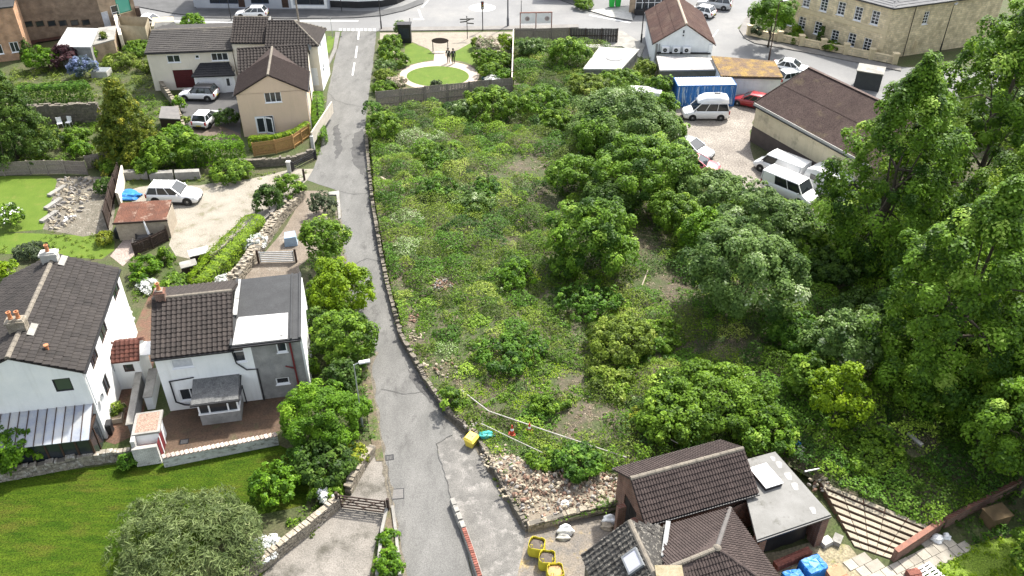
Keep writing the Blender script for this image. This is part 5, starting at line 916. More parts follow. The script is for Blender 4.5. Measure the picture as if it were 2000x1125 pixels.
W = MB(); W.box(-.04, L, -.05, .1, -.1, 1.55); W.box(-.05, .1, .1, D, -.1, 1.0); W.build('plinth', DB, root); MB().bar((-.2, -.16, e + .02), (L, -.16, e + .02), .06, .34).build('fascia', LCONC, root); MB().bar((-.2, -.24, e - .1), (L, -.24, e - .1), .1, .08).build('gutter', BLACKP, root)
bm_ = mat('brown_fibre_cement', (.075, .05, .044), (.1, .07, .06), scale=1.2, grain=.5, gscale=9, third=(.14, .11, .065), tscale=.6, tpos=(.56, .72), objrand=.08, streak=None)
cw = 1.05; sh = MB(); kk = 24; vs = []
v = Vector((0, D + .2 + .2, r + .02)); 
for row in (0, 1):
    pass
lenS = math.hypot(D + .4, r * 1.06)
for yv in (0.0, .52, .5, 1.0):
    for i in range(kk + 1): vs.append((cw * i / kk * 1.0, -.2 + yv * (D + .4), e + .1 + yv * r * 1.06 + .05 + (.03 if yv == .5 else 0) + .018 * math.sin(i * math.pi)+ (.02 if i % 2 else -.02)))
k = kk + 1; fsx = [(i, i + 1, k + i + 1, k + i) for i in range(kk)] + [(2 * k + i, 2 * k + i + 1, 3 * k + i + 1, 3 * k + i) for i in range(kk)]; sh.add(vs, fsx); shm = sh.mesh('roof_sheet', bm_)
ro = MB(); ro.slab([(-.1, -.1, e + .08), (L, -.1, e + .08), (L, D + .1, e + r + .08), (-.1, D + .1, e + r + .08)], .06); roo = ro.build('roof', TIMBD, root)
for i in range(int(L / cw) + 1): inst('roof_sheet', shm, roo, (-.2 + i * cw, 0, 0))
MB().bar((-.25, D + .15, e + r * 1.05 + .2), (L, D + .15, e + r * 1.05 + .2), .3, .06).build('ridge_cap', bm_, roo); MB().bar((-.22, -.2, e + .15), (-.22, D + .15, e + r + .22), .06, .2).build('barge_board', TIMBD, roo)
# chapel
o, a = (15.81, 92.7), R(-2.4); L, D, e, r = 6.35, 10.5, 3.1, 2.07
root, roof, frm = gable_house('chapel', 'white gabled hall with red-brown ribbed roof and three wall fans', o, a, L, D, e, r, 'y', mat('old_white_paint', (.74, .76, .76), (.64, .66, .66), scale=1, grain=.1, third=(.42, .42, .4), tscale=.8, tpos=(.62, .75), streak=(.5, .5, .48)), TILER, {}, tw=.5, tl=1.3, kind='roman', mode='joined', cat='hall', ridge_r=.16, rm=mat('pale_ridge', (.4, .33, .26), (.32, .26, .2), scale=3))
hl_ = MB(); hl_.box(2.9, 3.05, -.06, 0, 4.25, 4.55); hl_.box(2.9, 3.05, -.06, 0, 3.9, 4.05); hl_.build('wall_vent', BLACKP, root); MB().box(.1, .3, -.12, -.01, 1.1, 3.0).build('pilaster', GREYR, root); MB().box(5.9, 6.3, -.1, -.01, 1.3, 3.0).build('pilaster', MATS['old_white_paint'], root); pipe(root, [(.5, -.08, 3.0), (.5, -.08, 1.6)], GREYR)
MB().box(.3, 6.2, -.25, -.01, 1.95, 2.1).build('ledge', BLACKP, root)
for k, xx in enumerate((1.15, 2.35, 3.5)):
    wx, wy = frame(o, a, xx, -.22); u_ = thing('air_conditioner', ('fan unit on the white hall gable next to the grey drainpipe', 'middle one of three fan units on the white hall gable', 'fan unit on the hall gable under the wall vents')[k], 'air conditioner', (wx, wy, 2.12), a, 'fan units on the hall gable')
    MB().box(-.42, .42, -.2, .2, 0, .62).build('case', PLWHITE, u_); fm_ = MB(); fm_.lathe([(.22, 0), (.22, .02), (.02, .025)], (0, 0, 0), 16); fm_.v = [(v_[0] - .05, -.202 - v_[2], .32 + v_[1]) for v_ in fm_.v]; fm_.f = [f[::-1] for f in fm_.f]; fo_ = fm_.build('fan', TRIM, u_); MB().box(-.13, .03, -.24, -.228, .29, .35).build('hub', GALV, fo_)
    br_ = MB(); br_.box(.34, .38, -.22, .22, -.015, 0); br_.build('bracket', BLACKP, u_)
c1 = [P2(1290, 138, 2.0), P2(1399, 136, 2.0), P2(1392, 115, 2.0), P2(1282, 111, 2.0)]; root = thing('rear_extension', 'flat roofed stained extension in front of the white hall', 'extension', (*c1[0], 0)); cl = [(x - c1[0][0], y - c1[0][1]) for x, y in c1]
MB().prism(cl, -.1, 1.95, cap=False).build('wall', mat('mossy_render', (.2, .18, .13), (.13, .12, .085), scale=2, grain=.3, streak=(.08, .08, .05)), root); MB().prism([(cl[0][0] - .1, cl[0][1] - .12), (cl[1][0] + .1, cl[1][1] - .12), cl[2], cl[3]], 1.95, 2.1, bottom=True).build('flat_roof', mat('pale_roof_sheet', (.42, .4, .38), (.34, .32, .3), scale=1.2, grain=.15, third=(.2, .19, .17), tscale=1.2, tpos=(.56, .72)), root)
c1 = [P2(1409, 148, 2.4), P2(1527, 151, 2.4), P2(1512, 121, 2.4), P2(1391, 111, 2.4)]; root = thing('low_store', 'low white walled store with mossy orange-brown roof', 'store', (*c1[0], 0)); cl = [(x - c1[0][0], y - c1[0][1]) for x, y in c1]
MB().prism(cl, -.1, 2.35, cap=False).build('wall', MATS['old_white_paint'], root); MB().prism([(cl[0][0] - .1, cl[0][1] - .15), (cl[1][0] + .1, cl[1][1] - .15), (cl[2][0] + .1, cl[2][1] + .1), (cl[3][0] - .1, cl[3][1] + .1)], 2.35, 2.48, bottom=True).build('flat_roof', mat('moss_roof', (.16, .1, .05), (.11, .075, .055), scale=2, grain=.5, gscale=8, third=(.25, .16, .04), tscale=.8, tpos=(.45, .6), bump=.8), root)
MB().bar((cl[0][0], cl[0][1] - .2, 2.3), (cl[1][0], cl[1][1] - .2, 2.3), .1, .1).build('gutter', BLACKP, root)
# shipping container
o, a = (16.85, 82.6), R(2.5); L, D, H_ = 5.95, 2.1, 2.35; root = thing('shipping_container', 'blue corrugated shipping container with peeling white roof', 'container', o, a)
BL = mat('peeling_blue_paint', (.03, .13, .36), (.02, .1, .28), scale=1, grain=.15, rough=.6, third=(.045, .16, .4)); 
BLN = BL.node_tree; 
BL2 = mat('flaking_blue_paint', (.035, .16, .42), (.025, .12, .34), scale=1.2, grain=.15, third=(.42, .5, .56), tscale=1.1, tpos=(.53, .6), stretch=(3, 3, .45), rough=.6)
def corr(mb, p, d, L, z0, z1, n, dep=.05):
    nx_, ny_ = d[1], -d[0]; xs = []
    for i in range(n):
        t = i / n; w_ = 1 / n
        for f, k in ((0, 0), (.35, 0), (.5, 1), (.85, 1)): xs.append(((t + f * w_) * L, -dep * k))
    xs.append((L, 0)); vs = [(p[0] + d[0] * s + nx_ * k, p[1] + d[1] * s + ny_ * k, z) for z in (z0, z1) for s, k in xs]; m_ = len(xs); mb.add(vs, [(i, i + 1, m_ + i + 1, m_ + i) for i in range(m_ - 1)])
W = MB(); corr(W, (0, 0), (1, 0), L, .12, H_ - .1, 20); W.build('side_panel', BL2, root); W = MB(); corr(W, (L, D), (-1, 0), L, .12, H_ - .1, 20); W.build('side_panel', BL, root); W = MB(); corr(W, (0, D), (0, -1), D, .12, H_ - .1, 7); W.build('end_panel', BL, root); W = MB(); wall_plane(W, (L, 0), (0, 1), D, .12, H_ - .1, []); W.build('door', BL, root)
W = MB()
for z0_, z1_ in ((0, .14), (H_ - .12, H_)): W.box(-.05, L + .05, -.06, .04, z0_, z1_); W.box(-.05, L + .05, D - .04, D + .06, z0_, z1_); W.box(-.05, .03, .04, D - .04, z0_, z1_); W.box(L - .03, L + .05, .04, D - .04, z0_, z1_)
for x in (-.06, L - .06):
    for y in (-.07, D - .05): W.box(x, x + .12, y, y + .12, .14, H_ - .12)
W.build('frame', BL, root)
W = MB(); vs = []; nr_ = 44
for y in (.02, D - .02): vs += [(.02 + (L - .04) * i / nr_, y, H_ + (.012 if i % 2 else -.02)) for i in range(nr_ + 1)]
W.add(vs, [(i, i + 1, nr_ + 2 + i, nr_ + 1 + i) for i in range(nr_)]); W.build('roof', mat('container_roof', (.6, .58, .55), (.45, .43, .41), scale=.9, grain=.15, third=(.36, .25, .18), tscale=1.4, tpos=(.6, .72)), root)
# concrete hut with manhole
c1 = [P2(1142, 133, 1.7), P2(1212, 134, 1.7), P2(1246, 97, 1.7), P2(1172, 93, 1.7)]; root = thing('concrete_hut', 'squat concrete hut with round grey hatch on its roof', 'hut', (*c1[0], 0)); cl = [(x - c1[0][0], y - c1[0][1]) for x, y in c1]; MB().prism(cl, 0, 1.55, cap=False).build('wall', CONC, root)
cc = (sum(x for x, y in cl) / 4, sum(y for x, y in cl) / 4); MB().prism([(x + (x - cc[0]) * .06, y + (y - cc[1]) * .06) for x, y in cl], 1.55, 1.72, bottom=True).build('roof_slab', LCONC, root); hc = P(1200, 113, 1.74); MB().lathe([(.95, 0), (.95, .05), (.85, .07)], (hc[0] - c1[0][0], hc[1] - c1[0][1], 1.72), 24).build('hatch', mat('grey_hatch', (.26, .26, .26), (.22, .22, .22), grain=.2), root)
# dark cabin by the barn
o = P2(1666, 172); root = thing('dark_cabin', 'dark grey box cabin with pale flat roof beside the barn', 'cabin', o, R(-25)); MB().box(0, 2.6, 0, 2.2, -.1, 1.9).build('wall', mat('slate_cladding', (.06, .065, .07), (.05, .053, .058)), root); MB().box(-.08, 2.68, -.08, 2.28, 1.9, 2.0).build('flat_roof', CONC, root)

# ================================================================ street-side buildings
# apartments
A0, A1, A2 = P2(1528, 60), P2(1718, 117), P2(1880, 92); a = heading(A0, A1); L = math.dist(A0, A1); e = 6.0; dl = wdir(a, 'F')
root = thing('stone_apartments', 'two storey sandstone apartment building with white sash windows', 'building', (*A0, 0), a)
T = lambda x, y: ((x - A0[0]) * math.cos(a) + (y - A0[1]) * math.sin(a), -(x - A0[0]) * math.sin(a) + (y - A0[1]) * math.cos(a)); c2 = T(*A2)
low = [(1542, 38, 1, 1.5), (1566, 45, 1, 1.5), (1597, 55, 1, 1.55), (1630, 71, 1, 1.5), (1663, 78, 1, 1.6), (1693, 88, 1, 1.6)]; upp = [(1575, 2, 1, 1.5), (1609, 10, 1, 1.5), (1643, 17, 1, 1.55), (1676, 27, 1, 1.6), (1709, 35, 1, 1.6)]
op = [(max(.1, q[0]), q[1], max(.2, q[2]), min(e - .15, q[3])) for q in opx(low + upp, A0, dl)]
W = MB(); wall_plane(W, (0, 0), (1, 0), L, -.1, e, op, .2); d2 = Vector((c2[0] - L, c2[1])); L2 = d2.length; d2.normalize(); s_, z_ = onwall(1809, 35, A1, (math.cos(heading(A1, A2)), math.sin(heading(A1, A2)))); opS = [(s_ - .4, s_ + .4, z_ - .75, z_ + .75)]; wall_plane(W, (L, 0), tuple(d2), L2 + 4, -.1, e, opS, .2); W.build('wall', ASHLAR, root)
for q in op: window(root, (0, 0), (1, 0), *q, cols=2, rows=4, rev=.18, fw=.1, bars=.05)
window(root, (L, 0), tuple(d2), *opS[0], cols=2, rows=4, rev=.18, fw=.1, bars=.05)
W = MB(); W.box(-.05, L + .02, -.07, -.002, 2.9, 3.35); W.build('string_course', SANDST, root); qn = MB()
for k in range(20): qn.box(L - (.5 if k % 2 else .35), L + .03, -.035, -.001, k * .3 + .02, k * .3 + .28)
qno = qn.build('quoins', SANDST, root); qno['kind'] = 'stuff'
pipe(root, [(L + d2.x * 3.2 + .1, d2.y * 3.2 - .1, e), (L + d2.x * 3.2 + .1, d2.y * 3.2 - .1, 0)]); MB().box(L + d2.x * 4.6 - .3, L + d2.x * 4.6 + .3, d2.y * 4.6 - .12, d2.y * 4.6 - .02, .4, 1.7).build('blocked_window', SANDST, root)
SL = mat('grey_slate', (.14, .14, .145), (.17, .17, .17), scale=1, grain=.2, gscale=14); rfm = MB(); n2 = Vector((-d2.y, d2.x)); ap_ = (L + d2.x * 3.5 - 3.5, d2.y * 3.5 + 2.5, e + 2.2)
Fa = [(-.3, -.3, e), (L + .25, -.3, e), ap_, (-.3, ap_[1], e + 2.2)]; e2 = (L + .25 + d2.x * (L2 + 4), -.3 + d2.y * (L2 + 4), e); Fb = [Fa[1], e2, (e2[0] - 4, e2[1] + 3, e + 2.2), ap_]; rfm.slab(Fa, .12); rfm.slab(Fb, .118); ro = rfm.build('roof', SL, root); face_tiles(ro, Fa, SL, .6, .4, 'flat'); face_tiles(ro, Fb, SL, .6, .4, 'flat'); ridge(ro, Fa[1], Fa[2], SL, .12); g_ = MB(); g_.bar(Fa[0], Fa[1], .14, .12); g_.build('gutter', BLACKP, root); g_ = MB(); g_.bar(Fb[0], Fb[1], .14, .12); g_.build('gutter', BLACKP, root)
# brick hall, upper left
A0, A1 = P2(12, 95), P2(208, 64); a = heading(A0, A1); L = math.dist(A0, A1); e = 9; root = thing('brick_hall', 'large brown brick hall with a row of small square windows', 'building', (*A0, 0), a); op = opx([(x, 48 - (x - 34) * .03, .9, .72) for x in (34, 56, 78, 101, 123, 146, 168)], A0, wdir(a, 'F'))
A2 = P2(272, 46); T = lambda x, y: ((x - A0[0]) * math.cos(a) + (y - A0[1]) * math.sin(a), -(x - A0[0]) * math.sin(a) + (y - A0[1]) * math.cos(a)); c2 = T(*A2); d2 = Vector((c2[0] - L, c2[1])); L2 = d2.length; d2.normalize(); zmin = min(q[2] for q in op)
W = MB(); wall_plane(W, (0, 0), (1, 0), L, zmin - .75, e, op); W.build('wall', BROWNB, root); W = MB(); wall_plane(W, (0, .02), (1, 0), L, -.1, zmin - .75, [(3.2, 8.2, 0, zmin - 1.1)], .3); W.build('base_wall', brickmat('dark_red_brick', (.13, .04, .028), (.095, .032, .025), (.12, .1, .085)), root); MB().box(3.2, 8.2, .25, .3, 0, zmin - 1.1).build('shutter', TRIM, root)
for q in op: window(root, (0, 0), (1, 0), *q, cols=1, fm=BROWNF, sill=False)
da = heading(A1, A2); opS = opx([(207, 38, .9, 1.9), (226, 24, 1.0, 1.7), (241, 10, 1.8, 1.8)], A1, (math.cos(da), math.sin(da))); W = MB(); wall_plane(W, (L, 0), tuple(d2), L2, -.1, e, opS); W.build('side_wall', BUFFB, root)
window(root, (L, 0), tuple(d2), *opS[0], cols=1, rows=1, gm=CURTAIN); window(root, (L, 0), tuple(d2), *opS[1], cols=1, rows=2); window(root, (L, 0), tuple(d2), *opS[2], cols=1, fm=mat('green_frame', (.03, .22, .14), (.025, .18, .12)), gm=glassmat('teal_glass', (.1, .35, .27), .15)); MB().box(L + d2.x * (L2 - .1), L + d2.x * (L2 - .1) + .5, c2[1] - .9, c2[1] - .1, 0, 2.2).build('door', BROWNF, root)
W = MB(); W.slab([(-.2, -.2, e + .1), (L + .2, -.2, e + .1), (c2[0] + .2, c2[1], e + .1), (c2[0] - L * .8, c2[1] + 9, e + .1)], .2); W.build('flat_roof', FELT, root)
root = thing('orange_brick_house', 'orange brick house corner beside the brown brick hall', 'house', (*P2(-28, 125), 0), R(-68)); W = MB(); wall_plane(W, (0, 0), (0, 1), 4.6, -.1, 6, [(1.2, 2.2, .9, 2.0), (3.0, 3.9, .9, 2.1)]); wall_plane(W, (-6, 0), (1, 0), 6, -.1, 6, []); wall_plane(W, (0, 4.6), (-1, 0), 6, -.1, 6, []); W.build('wall', brickmat('orange_brick', (.5, .26, .13), (.43, .22, .11), (.4, .33, .26)), root); window(root, (0, 0), (0, 1), 1.2, 2.2, .9, 2.0, cols=2); window(root, (0, 0), (0, 1), 3.0, 3.9, .9, 2.1, cols=2); MB().slab([(-6, -.1, 6.05), (.1, -.1, 6.05), (.1, 4.7, 6.05), (-6, 4.7, 6.05)], .15).build('flat_roof', FELT, root)
# flat garage behind
c1 = [P2(112, 91, 2.3), P2(176, 92, 2.3), P2(190, 57, 2.3), P2(133, 55, 2.3)]; root = thing('flat_garage', 'small garage with bright white flat roof in front of the brick hall', 'garage', (*c1[0], 0)); cl = [(x - c1[0][0], y - c1[0][1]) for x, y in c1]; MB().prism(cl, -.1, 2.2, cap=False).build('wall', GREYR, root); MB().prism([(cl[0][0] - .1, cl[0][1] - .1), (cl[1][0] + .1, cl[1][1] - .1), (cl[2][0] + .1, cl[2][1] + .1), (cl[3][0] - .1, cl[3][1] + .1)], 2.2, 2.36, bottom=True).build('flat_roof', WFELT, root)
c1 = [P2(178, 90, 2.0), P2(222, 78, 2.0), P2(226, 52, 2.0), P2(192, 56, 2.0)]; root = thing('garden_store', 'grey felt roofed store joined to the white garage', 'store', (*c1[0], 0)); cl = [(x - c1[0][0], y - c1[0][1]) for x, y in c1]; MB().prism(cl, -.1, 1.95, cap=False).build('wall', BUFFB, root); MB().prism([(x * 1.03, y * 1.03) for x, y in cl], 1.95, 2.06, bottom=True).build('flat_roof', CONC, root)
# shop row across the street
A0, A1 = P2(380, 15), P2(643, 18); a = heading(A0, A1); L = math.dist(A0, A1); op = opx([(437, 2, 3.8, 1.3), (507, 0, 2.4, 1.2), (590, 2, 2.0, 1.8), (615, 3, 1.4, 2.0), (629, 3, .8, 1.9)], A0, wdir(a, 'F')); op = [(q[0], q[1], max(.45, q[2]), 2.5) for q in op] + [(opx([(472, 8, .9, 2.2)], A0, wdir(a, 'F'))[0][0], opx([(472, 8, .9, 2.2)], A0, wdir(a, 'F'))[0][1], 0, 2.2)] + [(opx([(557, 8, .9, 2.2)], A0, wdir(a, 'F'))[0][0], opx([(557, 8, .9, 2.2)], A0, wdir(a, 'F'))[0][1], 0, 2.2)]
root = thing('shop_row', 'row of pale grey shops with dark display windows facing the street', 'building', (*A0, .12), a); W = MB(); wall_plane(W, (0, 0), (1, 0), L, -.1, 5.5, op); wall_plane(W, (L, 0), (0, 1), 6, -.1, 5.5, []); W.build('wall', mat('pale_grey_render', (.42, .44, .47), (.36, .38, .41), scale=.6, grain=.1), root)
for q in op[:2]: window(root, (0, 0), (1, 0), *q, cols=3, fm=mat('blue_frame', (.03, .05, .09), (.025, .04, .08)), sill=False)
for q in op[2:5]: window(root, (0, 0), (1, 0), *q, cols=1, fm=BLACKP, sill=False)
for q in op[5:]: door(root, (0, 0), (1, 0), *q, BROWNF)
W = MB(); W.box(op[2][0] - .5, op[2][0] - .2, -.12, -.005, 0, 2.9); W.box(L - .55, L - .2, -.12, -.005, 0, 2.9); W.box(op[2][0] - .2, L - .55, -.12, -.005, .0, .35); W.build('shopfront', RENDERW, root); MB().slab([(0, -.2, 5.6), (L, -.2, 5.6), (L, 6, 5.6), (0, 6, 5.6)], .1).build('roof', SL, root)
cv = [P2(645, 14), P2(700, 16), P2(745, 14), P2(775, 8), P2(797, -2), P2(803, -16)]; ox, oy = cv[0]; root = thing('corner_building', 'white rendered corner building with curved wall and black plinth', 'building', (ox, oy, .12)); cl = [(x - ox, y - oy) for x, y in cv]; bk = [(cl[-1][0], cl[-1][1] + 6), (cl[0][0], cl[0][1] + 14)]
MB().prism(cl + bk, .75, 6, cap=True).build('wall', RENDERW, root); W = MB(); cen = (cl[2][0] - 4, cl[2][1] + 8); W.prism([(x + (x - cen[0]) * .004, y + (y - cen[1]) * .004) for x, y in cl + bk], -.1, .75); W.build('plinth', BLACKP, root)
# brick house with bay behind the hall
A0 = P2(1228, 26); root = thing('bay_house', 'brown brick house with white bay windows behind the white hall', 'house', (*A0, 0), R(2)); W = MB(); wall_plane(W, (0, 0), (1, 0), 6.6, -.1, 5, [(.8, 5.8, .4, 3.2)], .1); wall_plane(W, (6.6, 0), (0, 1), 6, -.1, 5, []); W.build('wall', BUFFB, root); window(root, (0, 0), (1, 0), .8, 5.8, .4, 3.2, cols=6, rows=3, sill=False); W = MB(); W.box(.7, 3.2, -.9, -.01, -.1, .6); W.build('bay_base', BLACKP, root); MB().slab([(0, -.2, 5.1), (6.7, -.2, 5.1), (6.7, 6, 5.1), (0, 6, 5.1)], .1).build('roof', SL, root)
A0 = P2(1062, -4); root = thing('brick_shop', 'dark red brick building at the far side of the junction', 'building', (*A0, 0), R(-4)); W = MB(); wall_plane(W, (0, 0), (1, 0), 7, -.1, 4, [(3.6, 4.6, .5, 2.2)]); wall_plane(W, (7, 0), (0, 1), 4, -.1, 4, []); W.build('wall', MATS['dark_red_brick'], root); window(root, (0, 0), (1, 0), 3.6, 4.6, .5, 2.2, cols=1); MB().slab([(0, -.2, 4.1), (7.1, -.2, 4.1), (7.1, 4, 4.1), (0, 4, 4.1)], .1).build('roof', SL, root)
# ================================================================ walls and fences
fence('memorial_fence', 'grey close boarded fence between the memorial garden and the overgrown plot', [P2(737, 214), P2(830, 205)], 1.95, TIMB, every=2.05, boards=.15, rails=(.3, .65)); fence('memorial_fence', 'taller grey boarded fence section backing the round memorial lawn', [P2(832, 205), P2(1000, 188)], 2.05, TIMB, every=2.15, boards=.15, rails=(.3, .65))
fence('garden_fence', 'weathered fence with white capping along the side of the memorial garden', [P2(1000, 187), P2(1003, 84)], 1.6, TIMB, every=2.4, cap=True, rails=(.3, .7), pm=mat('bleached_timber', (.55, .5, .42), (.45, .4, .34), grain=.2))
fence('street_fence', 'grey boarded fence backing the plot along the street', [P2(1006, 83), P2(1110, 82)], 1.7, TIMB, every=2.0, boards=.16); fence('street_fence', 'dark panelled fence continuing the plot boundary towards the concrete hut', [P2(1112, 83), P2(1205, 84)], 1.75, mat('dark_grey_panel', (.085, .08, .075), (.065, .06, .058), grain=.25, objrand=.15), every=1.8, boards=.3, rails=(.5,), pm=TIMBD)
raised('fence_kerb', [(1118, 92), (1190, 93), (1190, 87), (1118, 86)], 0, .75, LCONC)
fence('garden_fence', 'weathered timber fence behind the garden lawn', [P2(-40, 346), P2(60, 341), P2(130, 340), P2(172, 342)], 1.35, TIMB, every=1.9, boards=.18, rails=(.3, .7)); fence('garden_fence', 'short weathered fence stepping up beside the big bushes', [P2(172, 330), P2(228, 318)], 1.3, TIMB, every=1.7, boards=.18)
fence('bamboo_fence', 'curved orange bamboo fence under the tan house hedge', [P2(497, 306), P2(540, 300), P2(575, 290), P2(606, 268)], 1.35, TIMBO, every=1.4, boards=.1, rails=(.2, .8), gap=.02)
fence('picket_fence', 'short grey board fence between the dark bushes and the stone bank', [P2(512, 452), P2(568, 402)], 1.0, mat('silver_timber', (.3, .28, .26), (.24, .22, .2), grain=.25, objrand=.15), every=1.6, boards=.17, gap=.03)
rubble_wall('garden_wall', 'white flowered rubble bank wall beside the track to the cottage', [P2(590, 384), P2(540, 440), P2(500, 500), P2(455, 562)], .8, .8, STONEW, sl=.2, sh=.14, seed=21)
rubble_wall('garden_wall', 'old retaining stone wall between the wooden gate and the grey-green shrub', [P2(664, 988), P2(600, 1042), P2(540, 1090), P2(470, 1142)], .8, .4, STONEW, sl=.24, sh=.13, seed=22)
rubble_wall('garden_wall', 'low stone wall at the lane corner behind the wooden gate', [P2(728, 886), P2(705, 920), P2(682, 962)], .7, .42, STONEW, sl=.35, sh=.18, seed=23)
rubble_wall('garden_wall', 'rubble wall in front of the brown glazed lean-to', [P2(-30, 944), P2(80, 924), P2(170, 906), P2(256, 895)], .75, .35, mat('speckled_stone', (.3, .27, .215), (.17, .15, .12), scale=5, grain=.4, third=(.42, .4, .36), tscale=4, tpos=(.52, .62)), seed=24)
root = thing('terrace_wall', 'whitewashed terrace wall with brick coping in front of the cottage', 'wall', (*P2(322, 910), 0)); rx_, ry_, _ = root.location; a_ = Vector((0, 0, 0)); b_ = Vector((P2(545, 866)[0] - rx_, P2(545, 866)[1] - ry_, 0)); W = MB(); W.bar(a_ + Vector((0, 0, .25)), b_ + Vector((0, 0, .25)), .28, .9); W.build('wall', mat('peeling_whitewash', (.6, .6, .58), (.45, .45, .43), scale=2, grain=.2, third=(.2, .19, .17), tscale=2.2, tpos=(.5, .64), stretch=(1, 1, 2)), root)
cb = MB(); cb.box(-.1, .1, -.17, .17, 0, .09); cbm = cb.mesh('coping_brick', mat('coping_brick', (.5, .43, .38), (.36, .27, .22), scale=5, grain=.25, objrand=.35)); d_ = (b_ - a_); n = int(d_.length / .24)
for i in range(n): inst('coping_brick', cbm, root, a_ + d_ * ((i + .5) / n) + Vector((0, 0, .7)), (0, random.Random(i).uniform(-.05, .05), math.atan2(d_.y, d_.x) + .35))
rubble_wall('retaining_wall', 'tall overgrown rubble retaining wall behind the white garden chairs', [P2(40, 244), P2(110, 240), P2(200, 236)], 1.9, .5, STONED, sl=.45, sh=.26, seed=25)
rubble_wall('garden_wall', 'long crumbling stone wall beside the parked cars', [P2(318, 176), P2(345, 215), P2(362, 262)], 1.0, .4, STONEW, seed=26)
rubble_wall('garden_wall', 'stone wall below the orange bamboo fence', [P2(455, 326), P2(520, 325), P2(575, 320), P2(612, 306)], .75, .35, STONED, seed=27)
for k, (x0, x1, y) in enumerate(((244, 290, 352), (294, 340, 354), (344, 392, 352))): MB().prism([P2(x0, y), P2(x1, y - 2), P2(x1, y - 8), P2(x0, y - 6)], 0, .75).build('concrete_block', CONC); tag(bpy.data.objects['concrete_block' if k == 0 else 'concrete_block.%03d' % k], ('grey concrete block at the drive end behind the blue tarpaulin', 'grey concrete block behind the white family suv', 'grey concrete block edging the drive under the big hedge')[k], 'block', 'concrete blocks along the gravel drive')
MB().prism([P2(229, 58), P2(236, 56), P2(246, 98), P2(240, 99)], 0, 1.9).build('cream_wall', CREAM); tag(bpy.data.objects['cream_wall'], 'tall cream garden wall beside the conical shrub', 'wall')
root = thing('garden_building', 'cream walled outbuilding with lichened lean-to roof beside the long house', 'outbuilding', (*P2(243, 96), 0)); c0 = root.location; W = MB(); W.prism([(P2(x, y)[0] - c0.x, P2(x, y)[1] - c0.y) for x, y in ((243, 84), (292, 88), (298, 68), (240, 66))], 0, 2.2, cap=False); W.build('wall', mat('lichened_cream', (.42, .36, .26), (.33, .28, .2), scale=2, grain=.25, streak=(.22, .2, .14)), root); W = MB(); W.slab([(P(x, y, z)[0] - c0.x, P(x, y, z)[1] - c0.y, z) for x, y, z in ((300, 60, 2.2), (348, 55, 2.2), (340, 42, 2.9), (302, 44, 2.9))], .1); W.build('lean_to_roof', CONC, root); MB().prism([(P2(x, y)[0] - c0.x, P2(x, y)[1] - c0.y) for x, y in ((304, 86), (350, 82), (346, 66), (306, 68))], 0, 2.15).build('wall', mat('lichened_cream', (.4, .35, .25)), root)
# apartment frontage wall with piers
root = thing('frontage_wall', 'low stone front wall with piers before the sandstone apartments', 'wall', (*P2(1468, 77), .1)); c0 = root.location; pts = [P2(1462, 70), P2(1500, 78), P2(1600, 97), P2(1700, 117), P2(1748, 127)]
for i in range(len(pts) - 1):
    a_ = Vector((pts[i][0] - c0.x, pts[i][1] - c0.y, .4)); b_ = Vector((pts[i + 1][0] - c0.x, pts[i + 1][1] - c0.y, .4)); MB().bar(a_, b_, .3, .75).build('wall', ASHLAR, root); MB().bar(a_ + Vector((0, 0, .42)), b_ + Vector((0, 0, .42)), .38, .09).build('coping', SANDST, root)
for x, y in ((1462, 70), (1521, 82), (1563, 90), (1606, 98), (1650, 107), (1700, 117), (1745, 126)): p = P2(x, y); W = MB(); W.box(p[0] - c0.x - .28, p[0] - c0.x + .28, p[1] - c0.y - .28, p[1] - c0.y + .28, 0, 1.15); W.box(p[0] - c0.x - .34, p[0] - c0.x + .34, p[1] - c0.y - .34, p[1] - c0.y + .34, 1.15, 1.27); W.build('pier', SANDST, root)
# brick-topped wall by the lane
root = thing('lane_wall', 'low roadside wall topped with a row of red bricks beside the lane', 'wall', (*P2(905, 1037), 0)); c0 = root.location; pts = [Vector((P2(x, y)[0] - c0.x, P2(x, y)[1] - c0.y, 0)) for x, y in ((884, 985), (896, 1018), (906, 1040), (922, 1085), (938, 1135))]
for i in range(4): MB().bar(pts[i] + Vector((0, 0, .1)), pts[i + 1] + Vector((0, 0, .1)), .3, .5).build('wall', CONC, root)
bm0 = MB().box(-.11, .11, -.055, .055, 0, .075).mesh('brick', mat('loose_red_brick', (.24, .085, .06), (.17, .066, .05), scale=5, grain=.25, objrand=.3)); bm1 = MB().box(-.22, .22, -.12, .12, 0, .14).mesh('block', CONC)
for i in range(2, 4):
    d_ = pts[i + 1] - pts[i]; n = int(d_.length / .135)
    for j in range(n): inst('brick', bm0, root, pts[i] + d_ * ((j + .5) / n) + Vector((0, 0, .352)), (0, 0, math.atan2(d_.y, d_.x) + R(90) + random.Random(i * 99 + j).uniform(-.12, .12)))
for t in (.1, .35, .62, .9): p = pts[0].lerp(pts[2], t); inst('block', bm1, root, p + Vector((0, 0, .352)), (0, 0, math.atan2((pts[2] - pts[0]).y, (pts[2] - pts[0]).x)))
root = thing('planter_wall', 'narrow planted wall between the lane and the sunken drive', 'wall', (*P2(762, 1000), 0)); c0 = root.location; L_ = [Vector((P2(x, y)[0] - c0.x, P2(x, y)[1] - c0.y, 0)) for x, y in ((757, 1004), (748, 1045), (738, 1135))]; R_ = [Vector((P2(x, y)[0] - c0.x, P2(x, y)[1] - c0.y, 0)) for x, y in ((768, 1000), (776, 1060), (782, 1135))]
for q in (L_, R_):
    for i in range(2): MB().bar(q[i] + Vector((0, 0, .25)), q[i + 1] + Vector((0, 0, .25)), .16, .6).build('wall', CONC, root)
